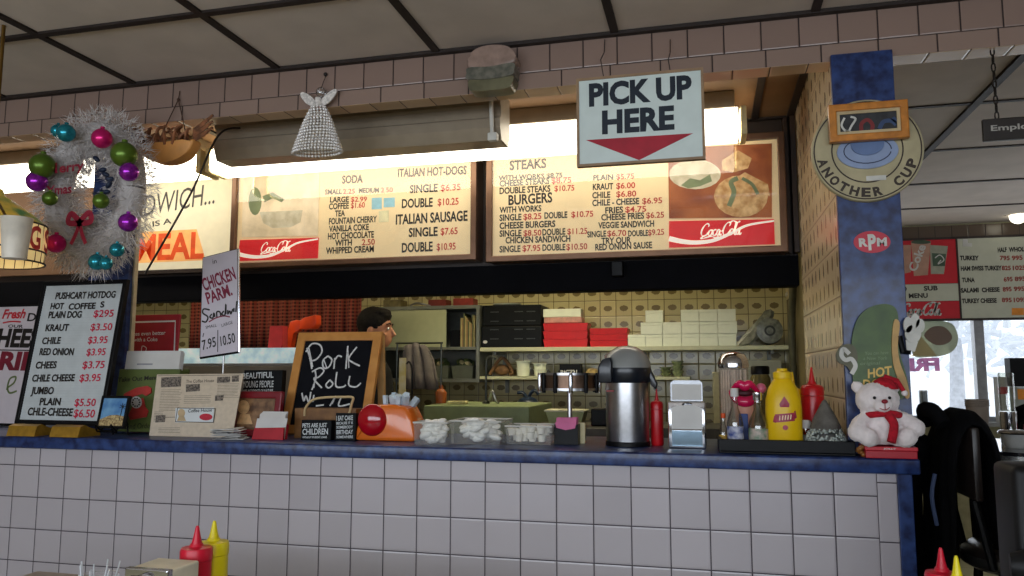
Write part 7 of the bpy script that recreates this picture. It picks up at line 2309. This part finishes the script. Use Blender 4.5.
def coat(name, label, loc, rz, W, drop):
    """coat folded over a chair back: runs up the front, over the top, down behind"""
    b = B()
    nx, rows_ = 18, []
    prof = [(-0.055, -drop), (-0.07, -drop * 0.75), (-0.06, -drop * 0.5), (-0.052, -drop * 0.25), (-0.045, -0.05), (-0.02, 0.012), (0.02, 0.02), (0.05, -0.04), (0.06, -drop * 0.3), (0.066, -drop * 0.55), (0.075, -drop * 0.7)]
    for j, (y, z) in enumerate(prof):
        row = []
        for i in range(nx + 1):
            u = -1 + 2 * i / nx
            flare = 1.0 + 0.15 * math.sin(j * 0.9)
            sag = -0.05 * max(0, abs(u) - 0.6) ** 1.2 * 2
            wob = 0.014 * math.sin(i * 1.3 + j * 0.5) * min(1, abs(z) * 6)
            zz = z + sag + (0.08 * math.sin(i * 0.7) * (abs(z) / drop if j == 0 else 0))
            row.append(b.verts.new((u * W * flare, y * 0.75 + wob * (1 if y < 0 else -1) - (0.012 if y < 0 else -0.012) * (abs(z) > .03), zz)))
        rows_.append(row)
    for r0, r1 in zip(rows_, rows_[1:]):
        for i in range(nx):
            b.faces.new((r0[i], r0[i + 1], r1[i + 1], r1[i]))
    t = thing(name, label, 'coat', loc, (0, 0, rz))
    o = obj('cloth', b, m_coat, t, smooth=80)
    md = o.modifiers.new('wool', 'SOLIDIFY'); md.thickness = 0.014
    sd = o.modifiers.new('soft', 'SUBSURF'); sd.levels = sd.render_levels = 1
    b = B()
    tube(b, cat([(-W * 0.75, -0.075, -0.06), (-W * 0.9, -0.12, -drop * 0.4), (-W * 0.8, -0.11, -drop * 0.8), (-W * 0.72, -0.09, -drop * 1.12)], 4), [0.02] + [0.045] * 11 + [0.035], 10)
    obj('sleeve', b, m_coat, t, smooth=80)
    b = B(); tube(b, cat([(-W * 0.4, -0.07, -0.02), (-W * 0.1, -0.085, 0.018), (W * 0.3, -0.075, 0.015), (W * 0.5, -0.06, -0.02)], 4), 0.022, 10); obj('collar', b, m_coat, t, smooth=80)


chair((3.325, 0.19, 0.0006), PI / 2, 'black bar chair under the draped coat beside the counter end')
coat('black_coat', 'long black coat draped over the chair beside the white bear', (3.165, 0.19, 1.122), -PI / 2, 0.15, 0.62)
chair((3.86, 1.32, 0.0006), PI, 'black bar chair across the lunch counter under a dark jacket')
coat('black_jacket', 'black jacket over the chair across the lunch counter', (3.86, 1.159, 1.122), 0, 0.24, 0.42)
ct = [o for o in SC.objects if o.name == 'black_coat'][0]
b = B(); tube(b, cat([(0.06, -0.085, -0.16), (0.075, -0.10, -0.22), (0.07, -0.09, -0.30)], 4), 0.006, 6); obj('strap', b, pm('slate_blue_strap', (70, 84, 116), 0.6), ct, label='slate blue strap')

# black booth at the right edge
t = thing('booth', 'black padded booth back with a roll at the frame edge', 'booth', (2.985, -0.7, 0.0006))
b = B()
box(b, 0.0, 1.4, -0.05, 0.06, 0.0, 1.082, 0.014, 3)
obj('back_panel', b, pm('black_vinyl', (20, 20, 21), 0.5, var=0.2, scale=6, bump=0.15, spec=0.3), t, smooth=40)
b = B(); tube(b, [(-0.022, -0.075, 0.915), (0.0, -0.08, 0.915), (1.4, -0.08, 0.915)], [0.02, 0.028, 0.028], 14); obj('padded_roll', b, pm('black_vinyl', (30, 29, 30)), t, smooth=60)
b = B(); box(b, 0.02, 1.4, -0.50, -0.052, 0.36, 0.46, 0.02, 3); obj('seat', b, pm('black_vinyl', (30, 29, 30)), t, smooth=40)
b = B(); box(b, 0.03, 1.4, -0.46, -0.053, 0.0, 0.355); obj('plinth', b, m_black, t)
c = atZ(1016, 461, 1.0698)
b = B()
for q in range(3):
    va = [b.verts.new(p) for p in ((-0.06 + .004 * q, -0.02, 0.0015 * q), (0.09, -0.035 + .003 * q, 0.0015 * q + 0.006), (0.10, 0.03, 0.0015 * q + 0.006), (-0.05, 0.035 - .004 * q, 0.0015 * q))]
    b.faces.new(va)
o = obj('folded_paper', b, m_card); o.location = (3.12, -0.70, 1.0845); md = o.modifiers.new('sheet', 'SOLIDIFY'); md.thickness = 0.001; md.offset = 1
tag(o, 'white folded paper lying on top of the black booth', 'paper')

# ------------------------------------------------------------------ diners' tables just below the frame
ZD = 0.735


def table(x0, x1, y0, y1, label):
    t = thing('dining_table', label, 'table', ((x0 + x1) / 2, (y0 + y1) / 2, 0.0006), group='dining tables in front of the counter')
    w2, d2 = (x1 - x0) / 2, (y1 - y0) / 2
    b = B(); box(b, -w2, w2, -d2, d2, ZD - 0.035, ZD - 0.001, 0.006); obj('tabletop', b, pm('table_laminate', (150, 134, 116), 0.35, var=0.1), t)
    b = B(); frame(b, -w2 - 0.004, w2 + 0.004, 0, 1, 0.1, 0, 1) if False else tube(b, [(-w2, -d2, ZD - 0.018), (w2, -d2, ZD - 0.018), (w2, d2, ZD - 0.018), (-w2, d2, ZD - 0.018), (-w2, -d2, ZD - 0.018)], 0.012, 6); obj('metal_edge', b, m_chrome, t)
    b = B(); tube(b, [(0, 0, 0.03), (0, 0, ZD - 0.036)], 0.04, 16); obj('pedestal', b, m_black, t, smooth=50)
    b = B(); box(b, -0.28, 0.28, -0.04, 0.04, 0, 0.03, 0.006); box(b, -0.04, 0.04, -0.28, 0.28, 0, 0.03, 0.006); obj('foot', b, m_black, t)


table(0.75, 1.95, -1.35, -0.62, 'dining table holding the bottles and the chrome napkin box')
table(2.20, 2.93, -1.45, -0.66, 'dining table holding red and yellow bottles beside the black booth')


def table_bottle(label, px, py, mat, capm=None, r=0.0305, h=0.20):
    Y = -0.9
    for _ in range(30):
        p = atY(px, py, Y)
        Y += (p.z - (ZD + h)) * 2.0 if abs(p.z - (ZD + h)) > 1e-4 else 0
    p = atY(px, py, Y)
    t = thing('squeeze_bottle', label, 'squeeze bottle', (p.x, p.y, ZD + 0.0006), group='squeeze bottles on the dining tables')
    b = B(); lathe(b, [(r * 0.93, 0), (r, 0.006), (r, h * 0.655)], seg=30); obj('bottle', b, mat, t, smooth=50)
    b = B(); lathe(b, [(r * 1.04, h * 0.66), (r * 1.04, h * 0.755), (r * 0.97, h * 0.785), (r * 0.6, h * 0.79), (r * 0.46, h * 0.80), (r * 0.40, h * 0.825)], seg=30); obj('cap', b, mat, t, smooth=40)
    b = B(); lathe(b, [(r * 0.36, h * 0.82), (r * 0.24, h * 0.89), (r * 0.13, h * 0.98), (r * 0.08, h)], seg=16); obj('nozzle', b, mat, t, smooth=60)
    return p


m_tk = pm('bright_ketchup', (206, 24, 50), 0.35, var=0.04)
m_ty = pm('bright_mustard', (232, 214, 22), 0.35, var=0.04)
pk = table_bottle('red squeeze bottle in front of a yellow one by the chrome napkin box', 197.5, 526, m_tk)
table_bottle('yellow squeeze bottle behind the red one by the chrome napkin box', 214.5, 521, m_ty)
table_bottle('red squeeze bottle below the black booth', 940.5, 548, m_tk, r=0.0275)
table_bottle('yellow squeeze bottle beside the red one below the black booth', 956, 556, m_ty, r=0.0265)
# chrome napkin box with cream top, seen end-on
zt = 0.885
cs = [atZ(*p, zt) for p in ((129.5, 565.5), (172.5, 568.5), (184, 557), (158, 556))]
ctr = (cs[0] + cs[1] + cs[2] + cs[3]) / 4
u = (cs[1] - cs[0]); wd = u.length; u.normalize()
v = Vector((-u.y, u.x, 0))
dp = ((cs[2] - cs[1]).dot(v) + (cs[3] - cs[0]).dot(v)) / 2
t = thing('table_napkin_box', 'chrome napkin box with cream top on the dining table', 'napkin dispenser', (cs[0].x, cs[0].y, ZD + 0.0006), (0, 0, math.atan2(u.y, u.x)))
hh = zt - ZD
dp = min(dp, 0.17)
b = B(); box(b, 0, wd, 0.001, dp, 0, hh - 0.004, 0.004); obj('casing', b, pm('cream_enamel', (226, 220, 196), 0.35), t)
b = B(); frame(b, 0, wd, 0, hh - 0.002, 0.014, -0.012, 0.0005, 0.002); obj('chrome_front', b, m_chrome, t)
b = B(); box(b, 0.015, wd - 0.015, -0.006, 0.0003, 0.015, hh - 0.017, 0.001); obj('face_plate', b, pm('blue_chrome', (150, 176, 196)), t)
b = B(); tube(b, cat([(wd * .3, -0.012, hh - 0.02), (wd * .5, -0.02, hh - 0.012), (wd * .7, -0.012, hh - 0.02)], 4), 0.004, 6); obj('napkin_clip', b, m_chrome, t)
# cup of clear plastic cutlery
c = atY(97, 574, -0.93)
t = thing('cutlery_cup', 'cup of clear plastic cutlery at the bottom edge of the picture', 'cutlery cup', (c.x, -0.93, ZD + 0.0006))
b = B(); lathe(b, [(0.03, 0), (0.04, 0.09), (0.042, 0.092), (0.038, 0.09)], seg=20, cap=False); lathe(b, [(0.0, 0.002), (0.03, 0.002)], seg=20, cap=False); obj('cup', b, m_clear, t, smooth=50)
b = B()
for q in range(16):
    a = q * 0.8
    tube(b, [(0.02 * math.cos(a), 0.02 * math.sin(a), 0.006), (0.045 * math.cos(a) + 0.006, 0.03 * math.sin(a), 0.108 + 0.012 * math.sin(q * 2.1))], [0.003, 0.0016], 5)
obj('forks', b, pm('clear_white_plastic', (206, 210, 214), 0.15, spec=0.8), t, smooth=60)

# trees out in the snowy yard
for x, y, h_, s_, lb in ((5.6, 9.0, 4.2, 1, 'pale frosted tree beyond the far window post'), (8.4, 13, 5.0, 2, 'taller frosted tree further out in the snow'), (6.4, 16, 4.5, 3, 'distant frosted tree past the food sticker')):
    t = thing('frosted_tree', lb, 'tree', (x, y, -0.15), group='frosted trees in the yard')
    random.seed(s_)
    b = B(); tube(b, [(0, 0, 0), (0.05, 0, h_ * 0.4), (0, 0.05, h_ * 0.8)], [0.12, 0.08, 0.03], 8); obj('trunk', b, pm('grey_bark', (200, 202, 208), 0.9), t)
    b = B()
    for q in range(260):
        a, e, rr = random.uniform(0, 6.28), random.uniform(-0.9, 1.5), random.uniform(0.3, 1)
        p = Vector((math.cos(a) * math.cos(e), math.sin(a) * math.cos(e), math.sin(e))) * rr * h_ * 0.36 + Vector((0, 0, h_ * 0.55))
        d = Vector((random.gauss(0, 1), random.gauss(0, 1), random.gauss(0, 1))).normalized() * 0.22
        tube(b, [p, p + d], [0.05, 0.02], 4)
    obj('foliage', b, pm('frosted_twigs', (232, 236, 242), 0.9, var=0.05), t)
